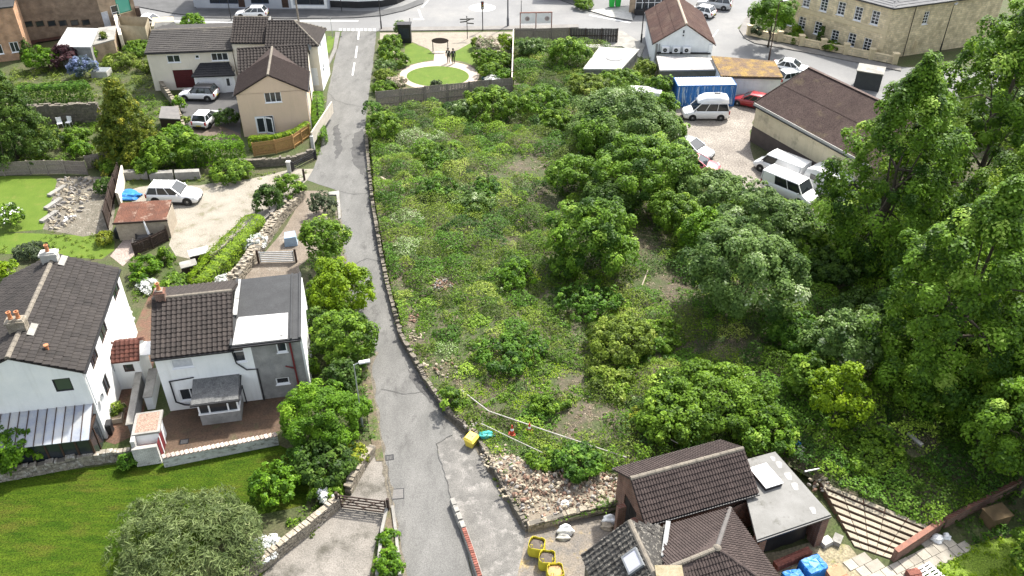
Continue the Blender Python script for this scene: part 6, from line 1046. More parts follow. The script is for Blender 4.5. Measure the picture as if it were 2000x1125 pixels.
MB().prism([v[:2] for v in L_] + [v[:2] for v in R_[::-1]], .3, .42).build('soil', SOIL, root)
# gates
def gate(name, label, a_, b_, h, m, bars=5, diag=True, post=.14, pm=None, lattice=False):
    r = thing(name, label, 'gate', (*a_, 0), heading(a_, b_)); L = math.dist(a_, b_); pm = pm or m
    for x in (-post * .6, L + post * .6): MB().box(x - post / 2, x + post / 2, -post / 2, post / 2, -.2, h + .18).build('post', pm, r)
    for i in range(bars): z = .12 + (h - .16) * i / (bars - 1); MB().box(.04, L - .04, -.025, .025, z - .035, z + .035).build('bar', m, r)
    for x in (.08, L - .08): MB().box(x - .04, x + .04, -.04, .04, .08, h + .02).build('stile', m, r)
    if diag: MB().bar((.1, .032, .15), (L * .5, .032, h - .05), .02, .06, up=(0, 1, 0)).build('brace', m, r); MB().bar((L * .5, .034, h - .05), (L - .1, .034, .15), .02, .06, up=(0, 1, 0)).build('brace', m, r)
    if lattice: MB().bar((.1, .05, h - .05), (L * .5, .05, .15), .02, .06, up=(0, 1, 0)).build('brace', m, r); MB().bar((L * .5, .052, .15), (L - .1, .052, h - .05), .02, .06, up=(0, 1, 0)).build('brace', m, r)
    return r
gate('wooden_gate', 'dark wooden five bar gate with crossed braces across the sunken drive', P2(664, 992), P2(757, 1004), 1.05, TIMBD, lattice=True)
gate('metal_gate', 'galvanised metal field gate on the track above the cottage', P2(508, 514), P2(577, 512), 1.0, GALV, bars=6, diag=False, pm=TIMBD); gate('iron_gate', 'small dark iron gate below the bamboo fence', P2(573, 334), P2(616, 312), .8, BLACKP, bars=4, diag=True)
gp = P2(595, 352); MB().box(gp[0] - .08, gp[0] + .08, gp[1] - .08, gp[1] + .08, 0, 1.1).build('gate_post', TIMBD); tag(bpy.data.objects['gate_post'], 'dark gate post at the mouth of the gravel drive', 'post')
gp = P2(566, 336); W = MB(); W.box(gp[0] - .16, gp[0] + .16, gp[1] - .16, gp[1] + .16, 0, 1.0); W.box(gp[0] - .2, gp[0] + .2, gp[1] - .2, gp[1] + .2, 1.0, 1.08); W.build('stone_pillar', LCONC); tag(bpy.data.objects['stone_pillar'], 'pale stone gate pillar beside the iron gate', 'pillar')
root = thing('boundary_pillar', 'tall pale timber and stone corner post beside the lane under the tan house', 'post', (*P2(613, 298), 0)); MB().box(-.14, .14, -.14, .14, 0, 1.7).build('column', LCONC, root); MB().bar((0, .1, 1.4), (.6, 7.5, 1.2), .12, 1.2).build('side_wall', mat('pale_side_wall', (.5, .45, .37), (.4, .36, .3), scale=2, grain=.2), root)

# ================================================================ steps, slabs and builder's things
root = thing('garden_steps', 'flight of long shallow brick and slab steps below the plot', 'steps', (*P2(1700, 1078), 0)); c0 = root.location
a0, a1 = Vector(P(1596, 950)), Vector(P(1815, 1040)); b0, b1 = Vector(P(1668, 1068)), Vector(P(1738, 1092)); NS = 8; TR = mat('step_slab', (.36, .315, .24), (.27, .235, .18), scale=3, grain=.3, objrand=.15); RS = brickmat('step_brick', (.16, .075, .05), (.11, .06, .045), (.17, .14, .11))
for k in range(NS):
    t = (k + .0) / NS; u0 = a0.lerp(b0, t); u1 = a1.lerp(b1, t); w0 = a0.lerp(b0, (k + 1) / NS); w1 = a1.lerp(b1, (k + 1) / NS); z1 = .55 - .065 * k
    q = [(p.x - c0.x, p.y - c0.y) for p in (u0, u1, w1, w0)]; m0 = [(q[0][0] * .68 + q[3][0] * .32, q[0][1] * .68 + q[3][1] * .32), (q[1][0] * .68 + q[2][0] * .32, q[1][1] * .68 + q[2][1] * .32)]
    MB().prism([q[0], q[1], m0[1], m0[0]], -.05, z1 - .1).build('gap_soil', SOIL, root); st_ = MB().prism([m0[0], m0[1], q[2], q[3]], -.05, z1 - .045).build('step', RS, root)
    nsl = 5
    for j in range(nsl):
        f0, f1 = j / nsl + .006, (j + 1) / nsl - .006; L0, L1_ = Vector(m0[0]), Vector(m0[1]); K0, K1 = Vector(q[3]), Vector(q[2]); MB().prism([L0.lerp(L1_, f0), L0.lerp(L1_, f1), K0.lerp(K1, f1), K0.lerp(K1, f0)], z1 - .043, z1 + random.Random(k * 9 + j).uniform(-.01, .02)).build('slab', TR, st_)
W = MB(); p0, p1 = Vector(P(1832, 1036)), Vector(P(1742, 1096)); rw = thing('brick_wall', 'low red brick wall beside the garden steps', 'wall', (p1.x, p1.y, 0), heading(p1, p0)); MB().box(0, (p0 - p1).length, -.11, .11, -.1, .8).build('wall', REDB, rw); MB().box(0, (p0 - p1).length, -.14, .14, .8, .87).build('coping', mat('brick_coping', (.28, .13, .09), (.2, .1, .075), scale=4, grain=.3), rw)
p0, p1 = Vector(P(1840, 1030)), Vector(P(1990, 950)); rw = thing('brick_wall', 'brick boundary wall running under the right-hand trees', 'wall', (p0.x, p0.y, 0), heading(p0, p1)); MB().box(0, (p1 - p0).length, -.11, .11, -.1, .7).build('wall', REDB, rw)
pav = thing('paving', 'grey flagstone paving at the foot of the garden steps', 'paving', (*P2(1700, 1110), 0)); c0 = pav.location; poly = [P2(x, y) for x, y in ((1640, 1068), (1738, 1096), (1830, 1042), (1905, 1062), (1800, 1128), (1700, 1170))]; FL = mat('flagstone', (.34, .31, .26), (.27, .245, .205), scale=2, grain=.25, objrand=.14); rg = random.Random(5)
flm = [MB().box(-w_ / 2, w_ / 2, -.28, .28, 0, .05).mesh('flagstone', FL) for w_ in (.56, .86)]; ca, sa = math.cos(.45), math.sin(.45)
for i in range(-14, 15):
    x = -8 + rg.uniform(0, .5)
    while x < 8:
        k = rg.randrange(2); w_ = (.58, .88)[k]; cx_, cy_ = (x + w_ / 2), i * .58; wx, wy = c0.x + ca * cx_ - sa * cy_, c0.y + sa * cx_ + ca * cy_
        if inpoly(wx, wy, poly): inst('flagstone', flm[k], pav, (wx - c0.x, wy - c0.y, rg.uniform(-.012, .012)), (rg.gauss(0, .01), rg.gauss(0, .01), .45))
        x += w_ + .02
def bulkbag(px, py, label, fill):
    x, y, _ = P(px, py); r = thing('bulk_bag', label, 'bag', (x, y, .01), random.Random(px).uniform(-.5, .5)); YB = mat('yellow_woven_bag', (0.496, 0.424, 0.032), (0.416, 0.352, 0.024), scale=3, grain=.15); n = 20; prof = [(.40, 0), (.46, .1), (.47, .35), (.44, .6), (.43, .72), (.41, .72), (.42, .58)]; m = MB()
    sq = lambda t, rr: (rr * max(-.93, min(.93, math.cos(t) * 1.08)), rr * max(-.93, min(.93, math.sin(t) * 1.08))); vs = []
    for rr, z in prof:
        for j in range(n): t = 2 * math.pi * j / n; xx, yy = sq(t, rr * (1 + .04 * math.sin(5 * t + z * 6))); vs.append((xx, yy, z + .03 * math.sin(3 * t) * (z > .5)))
    k = len(prof); m.add(vs, [(i * n + j, i * n + (j + 1) % n, (i + 1) * n + (j + 1) % n, (i + 1) * n + j) for i in range(k - 1) for j in range(n)] + [tuple(range(n - 1, -1, -1))]); m.smooth = True; m.build('sack', YB, r)
    f = MB(); f.add([(*sq(2 * math.pi * j / n, .4), .55) for j in range(n)] + [(0, 0, .66)], [(j, (j + 1) % n, n) for j in range(n)]); f.smooth = True; f.build('contents', fill, r)
    for t in (45, 135, 225, 315): cx, cy = .42 * math.cos(R(t)), .42 * math.sin(R(t)); MB().tube([(cx * .95, cy * .95, .6), (cx * .9, cy * .9, .85), (cx * .75 - cy * .2, cy * .75 + cx * .2, .87), (cx * .8 - cy * .35, cy * .8 + cx * .35, .62)], .018, 5).build('handle', YB, r)
GRV = mat('grey_ballast', (0.121, 0.099, 0.0825), (0.0825, 0.06875, 0.05775), scale=8, grain=.4); bulkbag(1048, 1078, 'yellow builders bag of grey ballast nearest the rubble heap', GRV); bulkbag(1068, 1104, 'yellow builders bag of ballast between two other yellow bags', GRV); bulkbag(1084, 1130, 'yellow builders bag filled with orange sand', mat('orange_sand', (.45, .28, .14), (.38, .23, .12), scale=5, grain=.2))
x, y, _ = P(921, 868); r = thing('grit_bin', 'yellow plastic grit bin at the lane edge against the plot wall', 'bin', (x, y, .01), R(60)); YP = mat('yellow_plastic', (.7, .55, .08), (.64, .5, .07), grain=.06, rough=.5); W = MB(); W.add([(-.28, -.22, 0), (.28, -.22, 0), (.28, .22, 0), (-.28, .22, 0), (-.36, -.3, .52), (.36, -.3, .52), (.36, .3, .6), (-.36, .3, .6)], [(0, 3, 2, 1), (0, 1, 5, 4), (1, 2, 6, 5), (2, 3, 7, 6), (3, 0, 4, 7), (4, 5, 6, 7)]); W.build('body', YP, r); W = MB(); W.add([(-.4, -.35, .53), (.4, -.35, .53), (.4, .34, .61), (-.4, .34, .61), (-.3, -.22, .66), (.3, -.22, .66), (.3, .24, .73), (-.3, .24, .73)], [(0, 1, 5, 4), (1, 2, 6, 5), (2, 3, 7, 6), (3, 0, 4, 7), (4, 5, 6, 7), (3, 2, 1, 0)]); lo_ = W.build('lid', YP, r); W = MB(); W.box(-.12, .12, -.12, -.07, 0, .004); W.box(-.12, .12, .07, .12, 0, .004); W.box(-.025, .025, -.07, .07, 0, .004); W.v = [(v[0], v[1], v[2] + .698 + v[1] * .15) for v in W.v]; W.build('lettering', BLACKP, lo_)
# rubble heap: single stones on a low mound
rg = random.Random(77); hp = thing('rubble_heap', 'heap of broken bricks and pale stones beside the brick garage', 'rubble', (*P2(1080, 970), PZ)); c0 = hp.location; poly = [P2(x, y, PZ) for x, y in ((955, 890), (1000, 885), (1060, 925), (1130, 925), (1205, 925), (1205, 978), (1120, 1000), (1038, 1022), (990, 950))]
def stone_me(seed, m):
    g = random.Random(seed); b = bmesh.new(); bmesh.ops.create_icosphere(b, subdivisions=1, radius=.5)
    for v in b.verts: v.co *= g.uniform(.72, 1.1)
    sx, sy, sz = g.uniform(.8, 1.3), g.uniform(.6, 1), g.uniform(.45, .75)
    for v in b.verts: v.co = Vector((v.co.x * sx, v.co.y * sy, v.co.z * sz))
    me = bpy.data.meshes.new('stone'); b.to_mesh(me); b.free(); me.materials.append(m); return me
SM = [stone_me(i, m) for i, m in enumerate([mat('pale_rubble', (.4, .34, .25), (.31, .265, .195), scale=4, grain=.3, objrand=.25)] * 4 + [mat('brick_rubble', (.28, .17, .12), (.2, .125, .09), scale=4, grain=.3, objrand=.25)] * 2 + [mat('grey_rubble', (.3, .28, .25), (.22, .2, .18), scale=4, grain=.3, objrand=.25)] * 2)]
bx_ = [min(p[0] for p in poly), max(p[0] for p in poly), min(p[1] for p in poly), max(p[1] for p in poly)]; cnt = 0; small = MB(); cenx = sum(p[0] for p in poly) / len(poly); ceny = sum(p[1] for p in poly) / len(poly)
while cnt < 1500:
    x, y = rg.uniform(*bx_[:2]), rg.uniform(*bx_[2:])
    if not inpoly(x, y, poly): continue
    q = math.hypot((x - cenx) / 4.2, (y - ceny) / 2.2); z = plot_h(x, y) - c0.z + max(0, .35 * (1 - q)) 
    if cnt < 290: s = rg.uniform(.2, .42); inst('stone', SM[rg.randrange(8)], hp, (x - c0.x, y - c0.y, z + s * .15), (rg.uniform(0, 6), rg.uniform(0, 6), rg.uniform(0, 6)), (s, s, s))
    else:
        s = rg.uniform(.07, .18); me = SM[rg.randrange(8)]; rot = Matrix.Rotation(rg.uniform(0, 6), 3, Vector((rg.random() + .1, rg.random(), rg.random()))); small.add([tuple(rot @ v.co * s + Vector((x - c0.x, y - c0.y, z + s * .1 + rg.uniform(0, .05)))) for v in me.vertices], [tuple(p.vertices) for p in me.polygons], 0 if me.materials[0].name.startswith('pale') else 1)
    cnt += 1
tag(small.build('small_stones', [MATS['pale_rubble'], MATS['brick_rubble']], hp), kind='stuff')
md = MB(); n = 24; md.add([(p[0] - c0.x, p[1] - c0.y, -.05) for p in poly] + [(cenx - c0.x, ceny - c0.y, .36)], [(i, (i + 1) % len(poly), len(poly)) for i in range(len(poly))]); md.f = [f if True else f for f in md.f]; md.build('mound', mat('rubble_dirt', (.25, .21, .16), (.18, .15, .11), scale=4, grain=.4, bump=.6), hp)
def stones_at(name, label, px, py, rpx, n, zb=PZ, lo_=.12, hi=.3, kinds=range(8), group=None):
    x, y, _ = P(px, py, zb); r = span(rpx, px, py); h = thing(name, label, 'stones', (x, y, plot_h(x, y) if zb else 0), 0, group); g = random.Random(px)
    for i in range(n): t, q = g.uniform(0, 6.28), r * math.sqrt(g.random()); s = g.uniform(lo_, hi); inst('stone', SM[g.choice(list(kinds))], h, (q * math.cos(t), q * math.sin(t), s * .2), (g.uniform(0, 6), g.uniform(0, 6), 0), (s, s, s))
stones_at('stone_pile', 'scatter of red brick rubble inside the plot wall', 806, 620, 14, 26, kinds=(4, 5)); stones_at('stone_pile', 'heap of dull purple brown stones in the weeds', 865, 562, 20, 44, kinds=(4, 5, 6), lo_=.2, hi=.4); stones_at('stone_pile', 'pale stones strewn on the plot edge near the red brick rubble', 815, 655, 16, 22, kinds=(0, 1, 2, 3)); stones_at('stone_pile', 'mixed stones and brushwood near the middle of the plot wall', 870, 722, 24, 30); stones_at('stone_pile', 'line of pale stones above the yellow grit bin', 925, 828, 18, 24, kinds=(0, 1, 6)); stones_at('stone_pile', 'spill of pale stones between the grit bin and the rubble heap', 972, 890, 34, 70, kinds=(0, 1, 2, 6)); stones_at('stone_pile', 'spill of stones along the wall beside the rubble heap', 1000, 960, 26, 50, kinds=(0, 1, 3, 7)); stones_at('stone_pile', 'broken stones at the top of the garden steps', 1600, 945, 22, 26, lo_=.15, hi=.35)
for k, (px, py) in enumerate(((752, 350), (832, 712), (770, 480))): stones_at('stone_pile', ('single pale boulders near the plot wall opposite the gravel drive', 'square pale boulder on the plot edge opposite the lamp post', 'white stones on top of the plot wall')[k], px, py, 5, 4, lo_=.3, hi=.55, kinds=(0, 1))
# rockery stones on the garden terrace
rk = thing('rockery', 'tumbled stone rockery beside the garden lawn', 'rockery', (*P2(155, 410), 0)); c0 = rk.location; g = random.Random(9); poly = [P2(x, y) for x, y in ((88, 446), (114, 352), (130, 346), (212, 346), (218, 400), (214, 450), (160, 460))]; k = 0
while k < 230:
    x, y = g.uniform(-46, -36), g.uniform(54, 72)
    if inpoly(x, y, poly): s = g.uniform(.15, .55); inst('stone', SM[g.choice((0, 1, 6, 7, 6))], rk, (x - c0.x, y - c0.y, s * .12), (g.uniform(0, 6), g.uniform(0, 6), 0), (s * 1.3, s, s * .8)); k += 1
for px, py, an in ((105, 400, 1.25), (97, 425, 1.25), (112, 375, 1.2)): x, y, _ = P(px, py); MB().box(-.9, .9, -.22, .22, 0, .22, 0, Matrix.Translation((x - c0.x, y - c0.y, 0)) @ Matrix.Rotation(an, 4, 'Z')).build('edging_slab', CONC, rk)
for px, py, an in ((128, 432, 1.3), (138, 425, .3)): x, y, _ = P(px, py); MB().box(-.45, .45, -.07, .07, 0, .14, 0, Matrix.Translation((x - c0.x, y - c0.y, 0)) @ Matrix.Rotation(an, 4, 'Z')).build('white_slab', PLWHITE, rk)
# timber rails and wires lying over the plot
def pole(name, label, cat, px0, px1, r, m, z0=.15, z1=.15):
    a_, b_ = P(*px0, PZ), P(*px1, PZ); za, zb = plot_h(*a_[:2]), plot_h(*b_[:2]); tag(MB().tube([(a_[0], a_[1], za + z0), ((a_[0] + b_[0]) / 2, (a_[1] + b_[1]) / 2, (za + zb) / 2 + (z0 + z1) / 2 - .02), (b_[0], b_[1], zb + z1)], r, 6).build(name, m), label, cat)
SP = mat('silver_pole', (.42, .4, .36), (.34, .32, .29), grain=.2)
pole('timber_rail', 'long grey rail lying from the red cones to the garage roof', 'rail', (955, 812), (1222, 906), .035, SP, .4, .5); pole('timber_rail', 'short grey rail sloping down to the red cones', 'rail', (900, 765), (955, 812), .035, SP, .2, .4); pole('timber_rail', 'pale pole leaning against the bramble mound behind the garage', 'rail', (1246, 838), (1322, 888), .03, SP, .5, .9); pole('timber_rail', 'pale pole running into the bramble mound', 'rail', (1246, 836), (1302, 824), .03, SP, .5, .7); pole('timber_rail', 'thin rail across the weeds above the rubble heap', 'rail', (940, 832), (1060, 890), .025, SP, .3, .3); pole('log', 'fallen pale branch in the clearing among saplings', 'log', (1250, 570), (1268, 525), .05, TIMBL, .1, .1); pole('log', 'grey fallen log in the undergrowth near the brick wall', 'log', (1772, 850), (1800, 873), .13, SP, .1, .1)
def cone(px, py, label):
    x, y, _ = P(px, py, PZ); z = plot_h(x, y); r = thing('traffic_cone', label, 'cone', (x, y, z)); OR = mat('red_plastic', (.5, .06, .035), (.42, .05, .03), grain=.1, rough=.5); MB().box(-.2, .2, -.2, .2, 0, .04).build('base', OR, r); MB().lathe([(.15, .04), (.1, .3)], (0, 0, 0), 12).build('lower_cone', OR, r); MB().lathe([(.1, .3), (.075, .45)], (0, 0, 0), 12).build('band', PLWHITE, r); MB().lathe([(.075, .45), (.03, .7)], (0, 0, 0), 12).build('upper_cone', OR, r)
cone(1000, 846, 'red traffic cone standing in the weeds by the grey rail'); cone(1034, 842, 'red traffic cone half hidden by weeds under the grey rail')
def sack(px, py, label, m, sx=.5, sy=.35, sz=.3, zb=0.0, name='rubbish_bag', cat='bag', rz=0.0, sd=1):
    g = random.Random(px * 7 + sd); x, y, _ = P(px, py, zb); z = plot_h(x, y) if zb else .01; b = bmesh.new(); bmesh.ops.create_icosphere(b, subdivisions=3, radius=1); ph = [g.uniform(0, 6) for _ in range(6)]
    for v in b.verts: k = 1 + .16 * math.sin(4 * v.co.x + ph[0]) * math.cos(3 * v.co.y + ph[1]) + .12 * math.sin(6 * v.co.y + 5 * v.co.z + ph[2]) + g.uniform(-.03, .03); v.co = Vector((v.co.x * sx * k, v.co.y * sy * k, max(-.3, v.co.z) * sz * k + .3 * sz))
    me = bpy.data.meshes.new(name); b.to_mesh(me); b.free(); me.materials.append(m); ob = bpy.data.objects.new(name, me); COL.objects.link(ob); ob.location = (x, y, z); ob.rotation_euler = (0, 0, rz); tag(ob, label, cat)
BT = mat('blue_tarpaulin', (.03, .2, .55), (.02, .14, .42), scale=3, grain=.15, rough=.45, third=(.1, .35, .7), tscale=2); TEAL = mat('teal_plastic', (.05, .35, .33), (.04, .28, .27), scale=3, rough=.5); GB = mat('grey_plastic', (.3, .32, .33), (.2, .21, .22), scale=3, grain=.15)
sack(1104, 1040, 'crumpled white sack behind the yellow builders bags', PLWHITE, .42, .3, .4); sack(1100, 1050, 'torn dusty sack slumped against the white sack', LCONC, .35, .25, .2, sd=4); sack(1190, 1018, 'white rubbish sack by the corner of the brick garage', PLWHITE, .4, .3, .35); sack(1185, 1030, 'pale paper sack on the ground below the garage corner', TIMBL, .35, .25, .2); sack(950, 848, 'teal plastic sheet caught on the plot wall', TEAL, .45, .3, .2, PZ); sack(1104, 985, 'white bag lying on the rubble heap', PLWHITE, .3, .22, .2, PZ); sack(1558, 880, 'white sack among the weeds behind the flat outbuilding', PLWHITE, .45, .3, .3, PZ); sack(1550, 872, 'blue plastic sheet tangled behind the flat outbuilding', BT, .35, .3, .4, PZ); sack(1830, 1055, 'white rubbish bag beside the low brick wall', PLWHITE, .3, .25, .25); sack(1848, 1050, 'small white bag next to the rubbish bag by the wall', PLWHITE, .22, .2, .2); sack(254, 384, 'crumpled blue tarpaulin on the gravel by the dark fence', BT, .95, .75, .35, name='tarpaulin', cat='tarpaulin'); sack(1638, 963, 'round white lump at the top of the garden steps', PLWHITE, .2, .18, .16)
# tarped brick stacks
def stack(px, py, label, w_, d_, h, m, rz, top=None, bricks=None):
    x, y, _ = P(px, py); r = thing('brick_stack', label, 'brick stack', (x, y, .01), rz); pl = MB()
    for k in range(3): pl.box(-w_ / 2, w_ / 2, -d_ / 2 + k * (d_ - .1) / 2, -d_ / 2 + .1 + k * (d_ - .1) / 2, 0, .1)
    pl.build('pallet', TIMBL, r)
    if bricks:
        bme = MB().box(-.1, .1, -.05, .05, 0, .07).mesh('brick', bricks); g = random.Random(px)
        for k in range(int(h / .075)):
            for i in range(int(w_ / .22)):
                for j in (0, 1): inst('brick', bme, r, (-w_ / 2 + .12 + i * .22, (-d_ / 2 + .06) if j == 0 else (d_ / 2 - .06), .1 + k * .075), (0, 0, g.uniform(-.06, .06)))
        MB().box(-w_ / 2 + .02, w_ / 2 - .02, -d_ / 2 + .12, d_ / 2 - .12, .1, h + .08).build('packed_bricks', bricks, r)
    else:
        g = random.Random(px); b = MB(); N = 8; vs = []
        for zz, sc in ((.08, 1.04), (h * .5, 1.0), (h * .92, .98), (h, .9), (h + .02, .5)):
            for j in range(32): t = 2 * math.pi * j / 32; c_, s_ = math.cos(t), math.sin(t); k = 1 / max(abs(c_), abs(s_)); k = min(k, 1.35); vs.append((c_ * k * w_ / 2 * sc + g.uniform(-.025, .025), s_ * k * d_ / 2 * sc + g.uniform(-.025, .025), zz + g.uniform(-.03, .03)))
        b.add(vs, [(i * 32 + j, i * 32 + (j + 1) % 32, (i + 1) * 32 + (j + 1) % 32, (i + 1) * 32 + j) for i in range(4) for j in range(32)] + [tuple(range(128, 160))]); b.build('sheet', m, r)
    return r
stack(1584, 1120, 'blue wrapped block stack in the work yard', 1.15, .95, .8, BT, .4); stack(1548, 1140, 'second blue wrapped stack half out beside the brown roof', 1.0, .9, .55, BT, .2); stack(1628, 1132, 'open pallet of orange bricks next to the blue wrapped stack', .9, .8, .55, None, .3, bricks=mat('orange_brick_plain', (.5, .26, .15), (.4, .2, .12), scale=5, objrand=.25)); stack(1545, 1100, 'low wall of weathered red bricks stacked under the flat roof', 2.2, .4, .45, None, .42, bricks=MATS['loose_red_brick']); stack(1782, 1128, 'pile of red bricks on the flagstones', .7, .5, .35, None, .2, bricks=MATS['loose_red_brick'])
for px, py, l_, m_, rz in ((1612, 1062, 'tilted pale stone block in the work yard spoil', LCONC, .5), (1634, 1058, 'grey stone block lying beside the pale stone block', CONC, 1.0)): x, y, _ = P(px, py); tag(MB().box(-.3, .3, -.22, .22, 0, .3, 0, Matrix.Translation((x, y, .0)) @ Matrix.Rotation(rz, 4, 'Z')).build('stone_block', m_), l_, 'block')
x, y, _ = P(1815, 1122); r = thing('pallet', 'white slatted pallet lying on the rough grass', 'pallet', (x, y, .01), .5)
for k in range(6): MB().box(-.5, .5, -.5 + k * .18, -.5 + k * .18 + .09, .1, .13).build('slat', PLWHITE, r)
for k in range(3): MB().box(-.5 + k * .45, -.4 + k * .45, -.5, .5, 0, .1).build('bearer', PLWHITE, r)
p0 = P(1575, 938, .6); tag(MB().tube([(p0[0] - .4, p0[1] - .35, 1.7), (p0[0] + .9, p0[1] + .6, .9)], .04, 8).build('plastic_pipe', PLWHITE), 'white plastic pipe sticking out behind the flat outbuilding', 'pipe')
x, y, _ = P(1940, 1018); r = thing('timber_box', 'brown timber box under the right-hand trees', 'box', (x, y, .01), .3); MB().box(-.6, .6, -.4, .4, 0, .7).build('body', mat('brown_board', (.1, .07, .035), (.15, .1, .05), grain=.25), r); MB().box(-.65, .65, -.45, .45, .7, .76).build('lid', MATS['brown_board'], r)

# ================================================================ garden things
def bbq():
    x, y, _ = P(244, 462); r = thing('barbecue', 'covered barbecue under a black cover beside the shed', 'barbecue', (x, y, .01), -.1); m = MB(); vs = []
    for z, a_, b_ in ((0, .72, .4), (.55, .68, .38), (.72, .62, .36), (.98, .42, .26), (1.02, .2, .12)):
        for j in range(20): t = 2 * math.pi * j / 20; c_, s_ = math.cos(t), math.sin(t); k = min(1 / max(abs(c_), abs(s_)), 1.3); vs.append((c_ * k * a_, s_ * k * b_, z + .01 * math.sin(7 * t)))
    m.add(vs, [(i * 20 + j, i * 20 + (j + 1) % 20, (i + 1) * 20 + (j + 1) % 20, (i + 1) * 20 + j) for i in range(4) for j in range(20)] + [tuple(range(80, 100))]); m.smooth = True; m.build('cover', mat('black_cover', (.018, .02, .024), (.03, .032, .038), scale=3, rough=.5), r); MB().box(-.6, .6, -.3, .3, -.005, .01).build('base', TRIM, r)
bbq()
RAT = mat('dark_rattan', (.04, .036, .033), (.06, .054, .05), scale=8, grain=.3); CUS = mat('grey_cushion', (.13, .12, .115), (.1, .095, .09), scale=4)
def sofa(px, py, rz, wd, label):
    x, y, _ = P(px, py); r = thing('garden_sofa', label, 'sofa', (x, y, .01), rz); MB().box(-wd / 2, wd / 2, -.38, .38, .05, .3).build('base', RAT, r); MB().box(-wd / 2, wd / 2, .28, .38, .3, .68).build('backrest', RAT, r)
    for s in (-1, 1): MB().box(s * wd / 2 - (.1 if s > 0 else 0), s * wd / 2 + (0 if s > 0 else .1), -.38, .28, .3, .52).build('armrest', RAT, r)
    MB().box(-wd / 2 + .11, wd / 2 - .11, -.36, .27, .3, .42).build('cushion', CUS, r)
sofa(284, 468, .35, 1.3, 'dark rattan two seat garden sofa in the fenced seating area'); sofa(272, 484, 1.9, .9, 'dark rattan garden armchair beside the low fence')
x, y, _ = P(296, 472); r = thing('parasol', 'closed white garden parasol leaning beside the rattan sofa', 'parasol', (x, y, 0)); MB().tube([(0, 0, 0), (-.2, .1, 1.9)], .025, 6).build('pole', TIMBL, r); MB().tube([(-.05, .03, .7), (-.13, .07, 1.2), (-.2, .1, 1.75), (-.21, .1, 1.85)], [.1, .09, .05, .01], 8).build('canopy', PLWHITE, r); MB().lathe([(.22, 0), (.22, .06), (.05, .1)], (0, 0, 0), 12).build('base', CONC, r)
def chair(px, py, rz, label):
    x, y, _ = P(px, py); r = thing('garden_chair', label, 'chair', (x, y, 0), rz); MB().box(-.24, .24, -.24, .24, .4, .44).build('seat', PLWHITE, r); W = MB(); W.add([(-.22, .2, .44), (.22, .2, .44), (.24, .3, .9), (-.24, .3, .9), (-.22, .24, .44), (.22, .24, .44), (.24, .34, .9), (-.24, .34, .9)], [(0, 1, 2, 3), (7, 6, 5, 4), (0, 3, 7, 4), (1, 5, 6, 2), (3, 2, 6, 7)]); W.build('backrest', PLWHITE, r)
    for sx in (-.2, .2):
        for sy in (-.2, .2): MB().tube([(sx, sy, .42), (sx * 1.1, sy * 1.15, 0)], .02, 5).build('leg', PLWHITE, r)
chair(119, 248, .5, 'white plastic garden chair, turned sideways, below the retaining wall'); chair(136, 246, -.1, 'white plastic garden chair facing the retaining wall')
x, y, _ = P(569, 476); r = thing('cloth_heap', 'pale blue sheeted frame on the track behind the metal gate', 'cover', (x, y, 0), .2); W = MB(); W.add([(-.5, -.4, .0), (.5, -.4, 0), (.5, .4, 0), (-.5, .4, 0), (-.45, -.35, .75), (.45, -.35, .8), (.4, .35, .95), (-.4, .35, .9)], [(0, 1, 5, 4), (1, 2, 6, 5), (2, 3, 7, 6), (3, 0, 4, 7), (4, 5, 6, 7)]); W.build('sheet', mat('pale_blue_sheet', (.33, .42, .52), (.27, .35, .44), scale=2), r)
def wbin(px, py, m, label, rz=0.0, s=1.0, top=None):
    x, y, _ = P(px, py); r = thing('wheelie_bin', label, 'wheelie bin', (x, y, .125 if py < 40 else .01), rz); W = MB(); W.add([(-.22 * s, -.25 * s, .06), (.22 * s, -.25 * s, .06), (.22 * s, .25 * s, .06), (-.22 * s, .25 * s, .06), (-.28 * s, -.33 * s, 1 * s), (.28 * s, -.33 * s, 1 * s), (.28 * s, .33 * s, 1 * s), (-.28 * s, .33 * s, 1 * s)], [(3, 2, 1, 0), (0, 1, 5, 4), (1, 2, 6, 5), (2, 3, 7, 6), (3, 0, 4, 7)]); W.build('body', m, r); W = MB(); W.box(-.3 * s, .3 * s, -.36 * s, .36 * s, s, 1.05 * s); W.box(-.25 * s, .25 * s, -.3 * s, .3 * s, 1.05 * s, 1.09 * s); W.build('lid', top or m, r)
    for sx in (-1, 1): w_ = MB(); w_.lathe([(.1, -.03), (.1, .03)], (0, 0, 0), 12); w_.v = [(sx * .2 * s + v[2], .27 * s + v[0], .1 + v[1]) for v in w_.v]; w_.build('wheel', TRIM, r)
GBIN = mat('bright_green_plastic', (.03, .42, .06), (.025, .36, .05), grain=.06, rough=.45); wbin(1194, 15, GBIN, 'bright green wheeled bin on the far forecourt, nearer the brick shop', 0, 1.35); wbin(1206, 14, GBIN, 'bright green wheeled bin on the far forecourt, nearer the bay windows', 0.1, 1.35)
for px, py, l_, w_, d_ in ((372, 532, 'dark planter bunker with grey lid beside the clipped hedge', 1.1, .8), (392, 508, 'storage bunker with white lid beside the clipped hedge', 1.4, .9)): x, y, _ = P(px, py); r = thing('storage_box', l_, 'box', (x, y, 0), R(28)); MB().box(-w_ / 2, w_ / 2, -d_ / 2, d_ / 2, 0, .75).build('body', TIMBD, r); MB().box(-w_ / 2 - .05, w_ / 2 + .05, -d_ / 2 - .05, d_ / 2 + .05, .75, .82).build('lid', LCONC if py < 520 else CONC, r)
